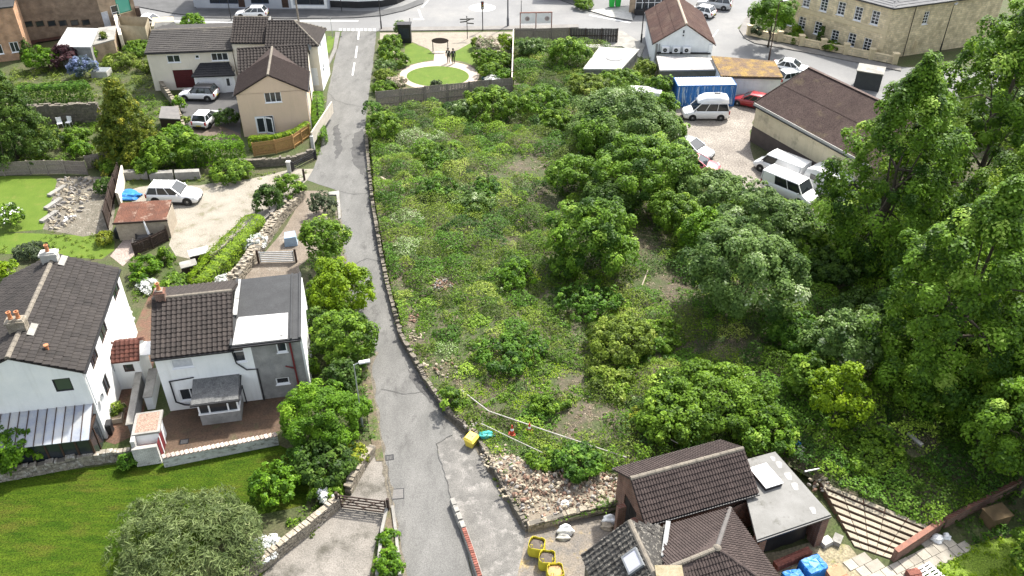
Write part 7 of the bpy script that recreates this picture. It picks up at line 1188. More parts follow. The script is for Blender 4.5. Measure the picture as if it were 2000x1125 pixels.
x, y, _ = P(248, 745); r = thing('garden_bench', 'white bench with pale blue cloth by the porch of the white house', 'bench', (x, y, .01), .5); MB().box(-.5, .5, -.25, .25, .4, .45).build('seat', PLWHITE, r); MB().box(-.5, .5, .2, .26, .45, .85).build('backrest', PLWHITE, r); MB().box(-.3, .3, -.27, .22, .452, .47).build('cloth', mat('blue_cloth', (.3, .5, .6), (.25, .43, .53)), r)
for sx in (-.45, .45): MB().box(sx - .03, sx + .03, -.24, .24, 0, .4).build('leg', PLWHITE, r)
x, y, _ = P(228, 812); r = thing('raised_planter', 'timber edged planter of mossy plants in the brick alley', 'planter', (x, y, .01), R(12)); MB().box(-.45, .45, -.7, .7, 0, .35).build('box', TIMBL, r); MB().box(-.4, .4, -.65, .65, .35, .37).build('soil', SOIL, r)
wbin(216, 846, BLACKP, 'black bin standing at the corner of the white house', .2, .8)
W = MB(); a_, b_ = P2(263, 858), P2(283, 742); r = thing('side_wall', 'narrow grey capped wall between the brick alley and the cottage', 'wall', (*a_, 0), heading(a_, b_)); L = math.dist(a_, b_); MB().box(0, L, -.11, .11, -.1, 1.2).build('wall', GREYR, r); MB().box(-.05, L + .05, -.2, .2, 1.2, 1.27).build('coping', CONC, r)
a_, b_ = P2(292, 800), P2(303, 745); r = thing('lean_shed', 'narrow white sided lean-to in the passage beside the cottage', 'lean-to', (*a_, 0), heading(a_, b_)); L = math.dist(a_, b_); MB().box(0, L, -.35, .1, 0, 1.0).build('body', RENDERW, r); MB().box(-.05, L + .05, -.4, .15, 1.0, 1.06).build('roof', CONC, r)
x, y, _ = P(300, 196); 
c1 = [P2(311, 230, 1.5), P2(352, 232, 1.5), P2(348, 208, 1.5), P2(316, 208, 1.5)]; r = thing('garden_shed', 'small garden shed with grey felt roof beside the golden conifer', 'shed', (*c1[0], 0)); cl = [(x - c1[0][0], y - c1[0][1]) for x, y in c1]; MB().prism(cl, 0, 1.4, cap=False).build('wall', TIMBD, r); MB().prism([(x * 1.04 - .05, y * 1.04 - .05) for x, y in cl], 1.4, 1.5, bottom=True).build('roof', mat('grey_mineral_felt', (.17, .16, .15), (.13, .125, .12), scale=2, grain=.3), r)
x, y, _ = P(200, 148); r = thing('cold_frame', 'small glass cold frame behind the golden conifer', 'cold frame', (x, y, 0), 0); MB().box(-.9, .9, -.7, .7, 0, .7).build('frame', LCONC, r); MB().box(-.85, .85, -.65, .65, .7, .74).build('pane', GLASS2, r)
x, y, _ = P(258, 625); r = thing('garden_statue', 'grey stone garden statue on the path beside the white house', 'statue', (x, y, 0)); MB().lathe([(.22, 0), (.22, .12), (.12, .2), (.1, .55), (.2, .62), (.2, .68)], (0, 0, 0), 12).build('pedestal', LCONC, r); MB().lathe([(.14, .68), (.12, .85), (.15, 1.05), (.07, 1.2), (.09, 1.3), (.03, 1.4)], (0, 0, 0), 12).build('figure', LCONC, r)

# ================================================================ street furniture
lamp_post(708, 832, 4.85, 'slim grey street lamp beside the bright green bush on the lane', (1, .25), .35, r=.045); lamp_post(1835, 103, 5.5, 'tall dark street lamp in front of the apartment gable', (.7, .7), .4, m=BLACKP, r=.06)
lamp_post(745, 58, 4.6, 'black street lamp with white head at the corner of the memorial garden', (-1, .3), .4, m=BLACKP, r=.06); lamp_post(1252, 84, 7.5, 'dark lamp column beside the white hall', (1, 0), .6, m=BLACKP, r=.07); lamp_post(992, 52, 7, 'thick grey lamp column on the pavement by the street fence', (0, 1), .8, m=mat('grey_column', (.16, .16, .17), (.13, .13, .14)), r=.1); lamp_post(1501, 120, 6.8, 'leaning dark column in front of the round green street tree', (1, .3), .5, m=BROWNF, r=.07)
def plainpole(px, py, h, label, m, r, cross=False, name='pole'):
    x, y, _ = P(px, py); t = thing(name, label, 'pole', (x, y, 0)); MB().tube([(0, 0, -.1), (0, 0, h)], [r, r * .75], 8).build('shaft', m, t)
    if cross: MB().box(-.8, .8, -.05, .05, h - .35, h - .25).build('cross_arm', m, t)
    else: MB().lathe([(r * 1.1, 0), (r * 1.1, .05), (.01, .1)], (0, 0, h - .02), 8).build('cap', m, t)
plainpole(585, 52, 8, 'brown wooden telegraph pole behind the hipped end house', TIMB, .13, True, 'telegraph_pole'); plainpole(452, 40, 6, 'black column in front of the grey shops', BLACKP, .06); plainpole(650, 74, 2.4, 'thin grey sign post on the small grass verge', GALV, .04); plainpole(668, 24, 4, 'black pole before the white corner building', BLACKP, .05); plainpole(1018, 26, 1.6, 'short dark post in the junction near the notice board', BLACKP, .05); plainpole(803, 78, 2.6, 'slim black post beside the dark kiosk', BLACKP, .04)
x, y, _ = P(943, 60); r = thing('traffic_light', 'black traffic signal on a tall pole beside the fingerpost', 'traffic light', (x, y, 0), .2); MB().tube([(0, 0, 0), (0, 0, 3.6)], .06, 8).build('pole', BLACKP, r); MB().box(-.16, .16, -.18, .06, 2.7, 3.65).build('signal_head', BLACKP, r); 
for k, c_ in enumerate(((.3, .02, .02), (.35, .2, .02), (.4, .42, .4))): l_ = MB(); l_.lathe([(.1, 0), (.08, .03)], (0, 0, 0), 12); l_.v = [(v[0], -.182 - v[2], 3.45 - k * .28 + v[1]) for v in l_.v]; l_.f = [f[::-1] for f in l_.f]; l_.build('lens', glassmat('lens_%d' % k, c_, .2), r)
x, y, _ = P(913, 76); r = thing('fingerpost', 'dark fingerpost sign with several arms by the memorial garden', 'signpost', (x, y, 0)); MB().tube([(0, 0, 0), (0, 0, 2.7)], .045, 8).build('post', BLACKP, r); MB().lathe([(.07, 0), (.07, .06), (.01, .14)], (0, 0, 2.68), 8).build('finial', BLACKP, r)
for k, (an, z) in enumerate(((0, 2.45), (R(180), 2.4), (R(60), 2.2), (R(200), 2.15), (R(-15), 1.95))): MB().box(.05, .85, -.015, .015, z - .07, z + .07, 0, Matrix.Rotation(an, 4, 'Z')).build('finger', mat('dark_sign', (.09, .085, .075), (.07, .066, .06)), r)
a_, b_ = P2(1016, 57), P2(1077, 56); r = thing('notice_board', 'white notice boards in a rust-brown frame behind the street fence', 'notice board', (*a_, .1), heading(a_, b_)); L = math.dist(a_, b_); W = MB()
for x in (0, L / 2, L): W.box(x - .06, x + .06, -.06, .06, 0, 2.0)
W.box(-.06, L + .06, -.07, .07, 1.9, 2.02); W.build('frame', mat('rust_frame', (.25, .13, .1), (.2, .1, .08)), r)
for k in range(2):
    s = .1 + k * L / 2; po = MB().box(s, s + L / 2 - .2, -.02, .02, .6, 1.85).build('board', PLWHITE, r)
    rn = MB(); rn.lathe([(.3, 0), (.3, .012), (.22, .012), (.22, 0)], (0, 0, 0), 20); rn.v = [(s + L / 4 + (.3 if k else -.2) + v[0], -.022 - v[2], 1.2 + v[1]) for v in rn.v]; rn.build('emblem', mat('pale_emblem', (.5, .42, .4), (.45, .38, .36)), po)
x, y, _ = P(792, 82); r = thing('kiosk', 'black kiosk box with posts at the memorial garden entrance', 'kiosk', (x, y, 0), 0); MB().box(-.75, .75, -.45, .45, 0, 2.2).build('cabinet', BLACKP, r); MB().box(-.85, .85, -.55, .55, 2.2, 2.3).build('top', TRIM, r); MB().box(-.55, .55, -.475, -.452, .6, 1.8).build('panel', mat('dark_panel', (.03, .035, .05), (.025, .03, .04), rough=.3), r)
a_ = P2(846, 100); r = thing('memorial_arch', 'black arched sign on two posts over the memorial path', 'sign', (*a_, .02), 0)
for x in (0, 1.75): MB().tube([(x, 0, 0), (x, 0, 1.15)], .05, 8).build('post', BLACKP, r)
W = MB(); W.add([(.875 + 1.0 * math.cos(t), -.03, 1.25 + .34 * math.sin(t)) for t in np.linspace(0, 6.2832, 28, False)] + [(.875 + 1.0 * math.cos(t), .03, 1.25 + .34 * math.sin(t)) for t in np.linspace(0, 6.2832, 28, False)], [tuple(range(28)), tuple(range(55, 27, -1))] + [(i, i + 28, (i + 1) % 28 + 28, (i + 1) % 28) for i in range(28)]); W.build('oval_plaque', mat('bronze_plaque', (.07, .05, .045), (.05, .038, .035), scale=6, grain=.3, rough=.5), r)
x, y, _ = P(945, 160); tag(MB().lathe([(.2, 0), (.25, .05), (.18, .3), (.28, .5), (.25, .5), (.15, .35)], (x, y, 0), 12).build('planter', mat('dark_teal_glaze', (.03, .08, .09), (.025, .06, .07), rough=.4)), 'dark teal plant pot in the memorial flower bed', 'plant pot')
# ================================================================ people
def person(px, py, face, label, shirt=False, arm=0.0):
    x, y, _ = P(px, py); root = thing('person', label, 'person', (x, y, .02), face); b = bmesh.new(); J = {}
    pts = dict(pel=(0, 0, .95, .15), spi=(0, .0, 1.12, .135), chest=(0, .01, 1.33, .165), neck=(0, 0, 1.48, .06), head=(0, -.02, 1.62, .1), top=(0, -.01, 1.72, .075))
    for s in (-1, 1): k = 'L' if s > 0 else 'R'; pts.update({k + 'sh': (s * .19, 0, 1.4, .075), k + 'el': (s * .25, .03 - arm * .05, 1.12, .055), k + 'wr': (s * .23, -.06 - arm * .12, .88, .04), k + 'ha': (s * .22, -.09 - arm * .13, .79, .035), k + 'hip': (s * .09, 0, .88, .1), k + 'kn': (s * .1, -.01, .5, .068), k + 'an': (s * .1, .01, .09, .05), k + 'to': (s * .11, -.15, .04, .04)})
    me = bpy.data.meshes.new('body'); names = list(pts); ed = [('pel', 'spi'), ('spi', 'chest'), ('chest', 'neck'), ('neck', 'head'), ('head', 'top')]
    for k in 'LR': ed += [('chest', k + 'sh'), (k + 'sh', k + 'el'), (k + 'el', k + 'wr'), (k + 'wr', k + 'ha'), ('pel', k + 'hip'), (k + 'hip', k + 'kn'), (k + 'kn', k + 'an'), (k + 'an', k + 'to')]
    me.from_pydata([pts[n][:3] for n in names], [(names.index(a), names.index(c)) for a, c in ed], []); ob = bpy.data.objects.new('body', me); COL.objects.link(ob); ob.parent = root
    md = ob.modifiers.new('skin', 'SKIN'); ob.modifiers.new('sub', 'SUBSURF').levels = 1; ob.modifiers['sub'].render_levels = 2
    for i, n in enumerate(names): v = me.skin_vertices[0].data[i]; v.radius = (pts[n][3], pts[n][3] * (.75 if n in ('pel', 'spi', 'chest') else 1)); v.use_root = n == 'pel'
    m = bpy.data.materials.get('dark_suit') or bpy.data.materials.new('dark_suit'); m.use_nodes = True; T = m.node_tree
    if len(T.nodes) < 4:
        tc = T.nodes.new('ShaderNodeTexCoord'); sp = T.nodes.new('ShaderNodeSeparateXYZ'); T.links.new(tc.outputs['Object'], sp.inputs[0]); r_ = T.nodes.new('ShaderNodeValToRGB'); T.links.new(sp.outputs[2], r_.inputs[0]); cr = r_.color_ramp; cr.interpolation = 'CONSTANT'; mr = T.nodes.new('ShaderNodeMath'); mr.operation = 'DIVIDE'; mr.inputs[1].default_value = 2; T.links.new(sp.outputs[2], mr.inputs[0]); T.links.new(mr.outputs[0], r_.inputs[0]); cr.elements[0].color = (.012, .012, .014, 1); cr.elements[1].position = .735; cr.elements[1].color = (.42, .25, .18, 1); T.links.new(r_.outputs[0], T.nodes['Principled BSDF'].inputs['Base Color'])
    me.materials.append(m)
    hr = MB(); hr.lathe([(.108, 1.6), (.116, 1.66), (.1, 1.74), (.05, 1.785)], (0, .015, 0), 14); hr.smooth = True; hr.build('hair', mat('grey_hair', (.12, .1, .09), (.08, .07, .06)), root)
    W = MB(); W.add([(-.06, -.135, 1.44), (.06, -.135, 1.44), (.01, -.15, 1.15), (-.01, -.15, 1.15)], [(0, 1, 2, 3)]); W.build('shirt', PLWHITE if shirt else mat('grey_shirt', (.3, .32, .35), (.25, .27, .3)), root)
    W = MB(); W.box(-.025, .025, -.135, -.115, 1.6, 1.645); W.build('nose', mat('skin', (.42, .25, .18), (.4, .23, .16)), root)
person(876, 123, R(-15), 'person in a dark suit with white shirt standing on the memorial path', True, .4); person(886, 124, R(25), 'person in a dark coat with grey shirt standing next to the suited person', False, .1)

# ================================================================ vehicles
WH = paint('white', (.78, .78, .78)); SIL = paint('silver', (.45, .47, .48), .3); RDP = paint('red', (.28, .015, .02)); PNK = paint('faded_red', (.5, .12, .14), .5); BKP = paint('black', (.015, .015, .018))
def at(px, py, z=0): return P(px, py, z)
car('parked_car', 'white compact crossover with black roof parked by the white garage door', 'car', at(390, 192), R(176), 3.95, 1.78, 1.5, WH, BKP, prof='suv', wr=.33, cladding=True); car('parked_car', 'small white hatchback parked tail-on in the tarmac court', 'car', at(405, 240), R(82), 3.55, 1.62, 1.45, WH, prof='hatch', wr=.28)
car('parked_car', 'white family suv parked on the gravel drive', 'car', at(344, 391), R(-2), 4.35, 1.8, 1.62, WH, prof='suv', wr=.35, cladding=True); car('parked_car', 'white hatchback standing on the street behind the terraced house', 'car', at(493, 33), R(181), 4.1, 1.72, 1.42, WH, prof='hatch'); car('parked_car', 'white car roof showing over the wall beside the brick hall', 'car', at(285, 50), R(175), 4.2, 1.74, 1.4, WH, prof='saloon')
cv = car('camper_van', 'white high-top camper van parked in front of the blue container', 'camper van', at(1376, 229), R(180), 4.55, 1.8, 1.85, WH, prof='mpv', wr=.32, belt=1.05); m = MB(); vs = []
for x, wd_, z in ((1.0, .62, 1.84), (.75, .66, 2.15), (.2, .7, 2.4), (-1.2, .72, 2.45), (-2.0, .7, 2.3), (-2.12, .66, 1.84)): vs += [(x, -wd_ * 1.08, 1.8), (x, -wd_, z - .12), (x, -wd_ * .75, z), (x, wd_ * .75, z), (x, wd_, z - .12), (x, wd_ * 1.08, 1.8)]
m.add(vs, [(i * 6 + j, (i + 1) * 6 + j, (i + 1) * 6 + j + 1, i * 6 + j + 1) for i in range(5) for j in range(5)] + [tuple(range(6)), tuple(range(35, 29, -1))]); m.smooth = True; m.build('high_roof', WH, cv); MB().box(-1.3, -.7, -.35, .0, 2.44, 2.5).build('roof_hatch', TRIM, cv); MB().box(1.0, 1.9, -.905, -.9, .62, .66).build('stripe', TRIM, cv)
car('parked_car', 'dark red hatchback tucked between the white store and the barn', 'car', at(1464, 206), R(150), 3.6, 1.65, 1.45, RDP, prof='hatch', wr=.29); car('panel_van', 'white panel van parked alongside the barn wall', 'van', at(1522, 339), R(134), 4.75, 1.9, 1.85, WH, prof='van', wr=.33, belt=1.08, windows=3, panel_from=1); car('minibus_van', 'white van with side windows parked nose towards the plot', 'van', at(1540, 382), R(-47), 4.8, 1.9, 1.9, WH, prof='van', wr=.33, belt=1.08, windows=3, panel_from=2)
car('parked_car', 'silver car half hidden under the plot bushes at the yard edge', 'car', at(1350, 300), R(-40), 4.2, 1.72, 1.42, SIL, prof='hatch'); car('parked_car', 'faded red car behind the bushes beside the silver car', 'car', at(1362, 332), R(-20), 3.9, 1.68, 1.4, PNK, prof='hatch')
car('parked_car', 'white car parked on the road beside the mossy store', 'car', at(1545, 141), R(-25), 4.3, 1.76, 1.42, WH, prof='saloon'); car('parked_car', 'silver white car parked between the mossy store and the barn', 'car', at(1548, 160), R(20), 4.1, 1.72, 1.42, SIL, prof='hatch'); car('parked_car', 'white hatchback parked behind the white hall', 'car', at(1366, 30), R(145), 4.0, 1.72, 1.42, WH, prof='hatch'); car('parked_car', 'silver estate car beyond the white hall', 'car', at(1394, 15), R(160), 4.5, 1.8, 1.65, SIL, prof='suv'); car('parked_van', 'white van mostly buried in bushes beside the blue container', 'van', at(1248, 205), R(170), 4.4, 1.8, 1.8, WH, prof='van', belt=1.05, windows=3, panel_from=1)
x, y, _ = at(1618, 378); r = thing('caravan', 'white touring caravan parked between the vans and the barn', 'caravan', (x, y, 0), R(-50)); m = MB(); pr = [(-2.1, .4), (-2.15, 1.2), (-1.95, 1.95), (-1.2, 2.2), (1.0, 2.25), (1.75, 2.05), (2.1, 1.4), (2.15, .55), (1.95, .4)]; k = len(pr); m.add([(x, -1.0, z) for x, z in pr] + [(x, 1.0, z) for x, z in pr], [tuple(range(k - 1, -1, -1)), tuple(range(k, 2 * k))] + [(i, (i + 1) % k, k + (i + 1) % k, k + i) for i in range(k)]); m.f = [f[::-1] for f in m.f]; m.build('body', WH, r)
for s in (-1, 1):
    for x0, x1 in ((-1.5, -.6), (.5, 1.4)): MB().box(x0, x1, s * 1.005 - .01, s * 1.005 + .01, 1.2, 1.7).build('side_window', CGL, r)
    wheel(r, 0, s * .9, .3, .18)
W = MB(); W.add([(2.125, -.7, 1.42), (2.125, .7, 1.42), (1.83, .7, 1.95), (1.83, -.7, 1.95)], [(0, 1, 2, 3)]); W.v = [(v[0] + .03, v[1], v[2] + .01) for v in W.v]; W.build('front_window', CGL, r); MB().box(-1.4, 1.4, -.6, .6, .25, .42).build('chassis', TRIM, r); W = MB(); W.bar((2.1, -.4, .42), (3.0, 0, .42), .07, .07); W.bar((2.1, .4, .42), (3.0, 0, .42), .07, .07); W.bar((2.9, 0, .05), (2.9, 0, .42), .06, .06); W.build('drawbar', GALV, r); MB().box(-.3, .3, -.35, .35, 2.24, 2.3).build('roof_light', GLASS2, r)
# ================================================================ vegetation
def proj(x, y, z):
    zc = z - CAM_H; d = y * math.cos(PITCH) - zc * math.sin(PITCH); u = y * math.sin(PITCH) + zc * math.cos(PITCH); return 1000 + FOC * x / d, 562.5 - FOC * u / d
def scatter(name, label, cat, poly, dens, rad, hgt, pal, leaf, per, zf=None, mask=None, seed=1, tall=1.0, aspect=.5, upb=.9, rnd=.5, jit=.0):
    """uncountable low growth: tufts of leaves over a world polygon"""
    rng = np.random.default_rng(seed); A = np.array(poly); x0, y0 = A.min(0); x1, y1 = A.max(0); n = int((x1 - x0) * (y1 - y0) * dens); X = rng.uniform(x0, x1, n); Y = rng.uniform(y0, y1, n); ok = inside(X, Y, poly); X, Y = X[ok], Y[ok]
    sc = np.ones(len(X))
    if mask is not None: m = mask(X, Y); keep = rng.random(len(X)) < m; X, Y = X[keep], Y[keep]; sc = .55 + .6 * m[keep]
    Zg = zf(X, Y) if zf is not None else np.zeros(len(X)); k = len(X)
    if k == 0: return
    r = rng.uniform(*rad, k) * sc; h = rng.uniform(*hgt, k) * sc; d = nrm(rng.normal(0, 1, (k * per, 3)) * np.array([1, 1, .8]) + np.array([0, 0, .55])); d[:, 2] = np.abs(d[:, 2]); q = rng.uniform(.45, 1, k * per)
    pts = np.stack([np.repeat(X, per) + d[:, 0] * np.repeat(r, per) * q, np.repeat(Y, per) + d[:, 1] * np.repeat(r, per) * q, np.repeat(Zg, per) + .02 + d[:, 2] * np.repeat(h, per) * q], 1)
    tint = np.repeat(rng.normal(.42, .2, k), per) + rng.normal(0, .14, k * per); off = np.array([X.mean(), Y.mean(), 0]); o = bpy.data.objects.new(name, leafmesh(name, pts - off, d, tint, leaf, LM[pal], rng, aspect, upb, rnd)); COL.objects.link(o); o.location = off; tag(o, label, cat, kind='stuff'); return o
PZF = lambda X, Y: plot_z(X, Y, segdist(X, Y, plot)[0]) - .03
BARE = [(1010, 330, 60, 22), (970, 350, 40, 14), (1120, 745, 30, 18), (1150, 825, 62, 40), (865, 560, 26, 18), (806, 625, 16, 34), (1315, 580, 38, 26), (1430, 680, 95, 20), (860, 715, 42, 30), (1100, 470, 16, 36), (1260, 480, 40, 46), (1085, 410, 20, 26), (1070, 395, 30, 20), (1000, 470, 22, 12), (1800, 870, 50, 20), (900, 750, 30, 14), (1300, 540, 30, 20), (1240, 560, 40, 14)]
HEAP = [P2(x, y, PZ) for x, y in ((955, 890), (1000, 885), (1060, 925), (1130, 925), (1205, 925), (1205, 978), (1120, 1000), (1038, 1022), (990, 950))]
def baremask(X, Y):
    px, py = proj(X, Y, .6); b = np.zeros(X.shape)
    for cx, cy, rx, ry in BARE: b = np.maximum(b, np.clip(1.35 - np.hypot((px - cx) / rx, (py - cy) / ry), 0, 1))
    b = np.maximum(b, np.where(inside(X, Y, HEAP), .93, 0)); return 1 - b * .96
def blob(X, Y, f, ph): return np.sin(X * f + ph) * np.cos(Y * f * .8 - ph) + .6 * np.sin(X * f * 2.3 + Y * f * 1.7 + ph * 2) + .4 * np.sin(X * f * 5.1 - Y * f * 4.3)
def zone(X, Y):
    px, py = proj(X, Y, .6); return px, py
def m_weed(X, Y): px, py = zone(X, Y); return baremask(X, Y) * np.clip(.62 + .3 * blob(X, Y, .9, 1.2), .05, 1)
def m_low(X, Y): px, py = zone(X, Y); return baremask(X, Y) * np.clip(.55 + .3 * blob(X, Y, .7, 3.2) + .25 * (py > 480) * (px < 1250), 0, 1)
def m_lush(X, Y): px, py = zone(X, Y); s = np.clip((px - 1480) / 120, 0, 1) * (py > 420); t = .8 * (py < 460); return baremask(X, Y) * np.clip(np.maximum(s, np.clip(-.08 + .34 * blob(X, Y, .6, .4) + .2 * t, 0, 1)), 0, 1)
def m_straw(X, Y): px, py = zone(X, Y); return np.clip((1 - baremask(X, Y)) * .8 + .3 * np.clip(blob(X, Y, .8, 5), 0, 1) + .1 * (py > 640) * (px < 1000), 0, 1) * np.where(inside(X, Y, HEAP), .1, 1)
def m_wht(X, Y): px, py = zone(X, Y); return np.clip(1.2 - np.hypot((px - 890) / 60, (py - 400) / 28), 0, 1) + .4 * np.clip(1.2 - np.hypot((px - 1080) / 80, (py - 430) / 30), 0, 1) + .03
# continuous canopy of weeds: overlapping mounds, each of one kind of plant
def canopy(seed=500, nm=3200, cell=.15, dens=165):
    rng = np.random.default_rng(seed); x0, y0 = PA.min(0); x1, y1 = PA.max(0); x1 = min(x1, 34); nx_, ny_ = int((x1 - x0) / cell), int((y1 - y0) / cell); Hh = np.zeros((ny_, nx_)); I = np.full((ny_, nx_), -1)
    cx = rng.uniform(x0, x1, nm); cy = rng.uniform(y0, y1, nm); ok = inside(cx, cy, plot); cx, cy = cx[ok], cy[ok]; bm = baremask(cx, cy); ok = rng.random(len(cx)) < bm ** 2; cx, cy, bm = cx[ok], cy[ok], bm[ok]; px, py = proj(cx, cy, .6); nm = len(cx)
    short = np.clip((py - 470) / 150, 0, 1) * np.clip((1280 - px) / 150, 0, 1); r = rng.uniform(.5, 1.7, nm) * (1 - .3 * short); h = rng.uniform(.25, 1.25, nm) * (1 - .62 * short) * (.5 + .5 * bm)
    u = rng.random(nm); right = px > 1480; sp = np.where(right, np.where(u < .7, 1, 2), np.where(u < .34, 0, np.where(u < .56, 1, np.where(u < .84, 2, np.where(u < .88, 3, 4))))); sp = np.where(short * rng.random(nm) > .35, np.where(u < .5, 0, np.where(u < .85, 2, 3)), sp); mt = rng.normal(.42, .2, nm)
    for k in range(nm):
        R_ = int(r[k] * 1.2 / cell) + 1; ci, cj = int((cy[k] - y0) / cell), int((cx[k] - x0) / cell); a0, a1, b0, b1 = max(0, ci - R_), min(ny_, ci + R_ + 1), max(0, cj - R_), min(nx_, cj + R_ + 1)
        yy, xx = np.mgrid[a0:a1, b0:b1]; dx, dy = (xx - cj) * cell / r[k], (yy - ci) * cell / r[k]; th = np.arctan2(dy, dx); q = np.hypot(dx, dy) * (1 + .16 * np.sin(3 * th + k) + .1 * np.sin(5 * th + 2 * k)); z = h[k] * np.sqrt(np.clip(1 - q * q, 0, 1)); S = Hh[a0:a1, b0:b1]; m = z > S; S[m] = z[m]; I[a0:a1, b0:b1][m] = k
    gy_, gx_ = np.gradient(Hh, cell); n = int(dens * (x1 - x0) * (y1 - y0)); X = rng.uniform(x0, x1 - cell, n); Y = rng.uniform(y0, y1 - cell, n); ci = np.clip(((Y - y0) / cell).astype(int), 0, ny_ - 1); cj = np.clip(((X - x0) / cell).astype(int), 0, nx_ - 1); hh = Hh[ci, cj]; ok = (hh > .05) & inside(X, Y, plot); ok &= rng.random(len(X)) < baremask(X, Y) ** .7; X, Y, ci, cj, hh = X[ok], Y[ok], ci[ok], cj[ok], hh[ok]; k = I[ci, cj]; N = nrm(np.stack([-gx_[ci, cj], -gy_[ci, cj], np.ones(len(X))], 1)); Zg = PZF(X, Y); Zp = Zg + hh * (1 - .4 * rng.random(len(X)) ** 2) + rng.normal(0, .05, len(X)); t = mt[k] + rng.normal(0, .15, len(X))
    for s, (nm_, lab, pal, lf, asp) in enumerate((('weeds', 'mounded mixed weeds covering the vacant plot', 'weed', .075, .5), ('brambles', 'dark lush brambles and nettles spread over the plot', 'rhub', .085, .65), ('tall_weeds', 'taller bright green weeds scattered over the plot', 'mid', .085, .55), ('yellow_weeds', 'yellowish flowering weeds amid the plot growth', 'lime', .06, .5), ('pale_weeds', 'pale grey green weeds amid the plot growth', 'grey', .07, .6))):
        m = sp[k] == s; pt = np.stack([X[m], Y[m], Zp[m]], 1); off = np.array([pt[:, 0].mean(), pt[:, 1].mean(), 0]); o = bpy.data.objects.new(nm_, leafmesh(nm_, pt - off, N[m], t[m], lf, LM[pal], rng, asp, .4, .45)); COL.objects.link(o); o.location = off; tag(o, lab, 'weeds', kind='stuff')
canopy()
scatter('ground_cover', 'short yellowish green ground cover on the vacant plot', 'weeds', plot, 13, (.15, .4), (.05, .18), 'bright', .06, 13, PZF, m_low, 202)
scatter('dry_grass', 'dry straw coloured grass on the bare patches of the plot', 'dry grass', plot, 10, (.12, .4), (.04, .2), 'straw', .06, 12, PZF, m_straw, 205, aspect=.25, upb=1.2)
scatter('cow_parsley', 'white flowering cow parsley amid the plot weeds', 'wild flowers', plot, 2.6, (.2, .4), (.6, .95), 'grey', .06, 26, PZF, m_wht, 206, aspect=.9, upb=1.4)
def zp(px, py): return plot_h(*P2(px, py, PZ))
def pb(px, py, w, h, label, pal='mid', **k): return shrub(px, py, w, h, label, pal, zb=zp(px, py) - .05, **k)
# --- saplings and bushes on the plot
pb(1225, 238, 200, 4.0, 'broad dark sycamore bush in the upper plot beside the yard', 'grey', name='sapling', cat='bush', leaf=.11, tvar=.16); pb(1180, 262, 120, 3.6, 'dark sycamore bush merging with the broad bush in the upper plot', 'syc', name='sapling', cat='bush', leaf=.11)
pb(1255, 335, 200, 5.0, 'large bushy sycamore sapling next to the silver and red cars', 'syc', name='sapling', cat='tree', leaf=.115); pb(1122, 345, 92, 3.2, 'smaller pale green sapling on the west side of the large sapling', 'syc', name='sapling', cat='tree', leaf=.11); pb(1195, 395, 110, 3.0, 'dark low bush below the large sycamore sapling', 'dark', name='sapling', cat='bush', leaf=.11)
pb(1157, 470, 172, 4.8, 'bright rounded sycamore sapling alone in the middle of the plot', 'syc', name='sapling', cat='tree', leaf=.115, lump=.22); pb(1105, 520, 60, 2.0, 'small green sapling at the foot of the bright rounded sapling', 'syc', name='sapling', cat='bush', leaf=.105)
pb(1450, 545, 225, 6.2, 'big silvery leaved tree in the eastern half of the plot', 'grey', name='whitebeam', cat='tree', leaf=.12, tvar=.2); pb(1490, 440, 170, 4.2, 'silver green bush behind the big silvery tree', 'grey', name='sapling', cat='bush', leaf=.11, tvar=.18); pb(1385, 380, 130, 3.6, 'leafy bush in front of the faded red car', 'grey', name='sapling', cat='bush', leaf=.11, tvar=.18); pb(1372, 460, 90, 3.4, 'yellow green sapling between the silver bushes', 'bright', name='sapling', cat='bush', leaf=.105); pb(1320, 420, 110, 3.0, 'dense green bush under the large sycamore sapling', 'mid', name='sapling', cat='bush', leaf=.105); pb(1420, 430, 90, 2.6, 'low mixed bush beside the yellow green sapling', 'mid', name='sapling', cat='bush', leaf=.12)
pb(1640, 680, 140, 4.2, 'silvery shrub behind the lime green young tree', 'grey', name='whitebeam', cat='shrub', leaf=.11, lump=.24); pb(1590, 740, 110, 2.6, 'dark green shrub at the foot of the silvery shrub', 'mid', name='shrub', leaf=.12)
x, y, _ = P(1622, 838, PZ); plant('young_tree', 'lime green young tree with bare stem near the garden steps', 'tree', (x, y, zp(1622, 838)), 4.9, 1.35, 'lime', shape='tree', leaf=.105, clear=1.3, trunk=.06, lump=.3, dens=.75)
pb(1390, 785, 250, 2.3, 'huge bramble mound behind the brick garage', 'mid', name='bramble_mound', cat='bramble', leaf=.1, sq=.8, lump=.1, tvar=.16); pb(1310, 820, 130, 2.2, 'western shoulder of bramble beside the leaning pale pole', 'mid', name='bramble_mound', cat='bramble', leaf=.1, lump=.1); pb(1490, 840, 130, 1.8, 'bramble patch against the flat outbuilding', 'syc', name='bramble_mound', cat='bramble', leaf=.1); pb(1215, 665, 130, 1.7, 'pale green bramble dome in the middle of the plot', 'weed', name='bramble_mound', cat='bramble', leaf=.09, lump=.12); pb(1205, 745, 80, 1.0, 'low light green bush beside the bare earth patch', 'weed', name='shrub', leaf=.09)
pb(1000, 690, 100, .9, 'dark lush leafed clump beside the small bramble dome', 'rhub', name='dock_clump', cat='plant', leaf=.105, low=.1); pb(1125, 905, 90, 1.5, 'green bush on the edge of the rubble heap', 'rhub', leaf=.1); pb(1060, 900, 50, 1.0, 'small weed bush beside the rubble heap and the grey rail', 'mid', leaf=.1); pb(1075, 785, 60, .8, 'small bush in the weeds above the grey rail', 'mid', leaf=.09); pb(1250, 820, 45, .9, 'yellow flowering bush next to the pale pole', 'yellow', leaf=.07)
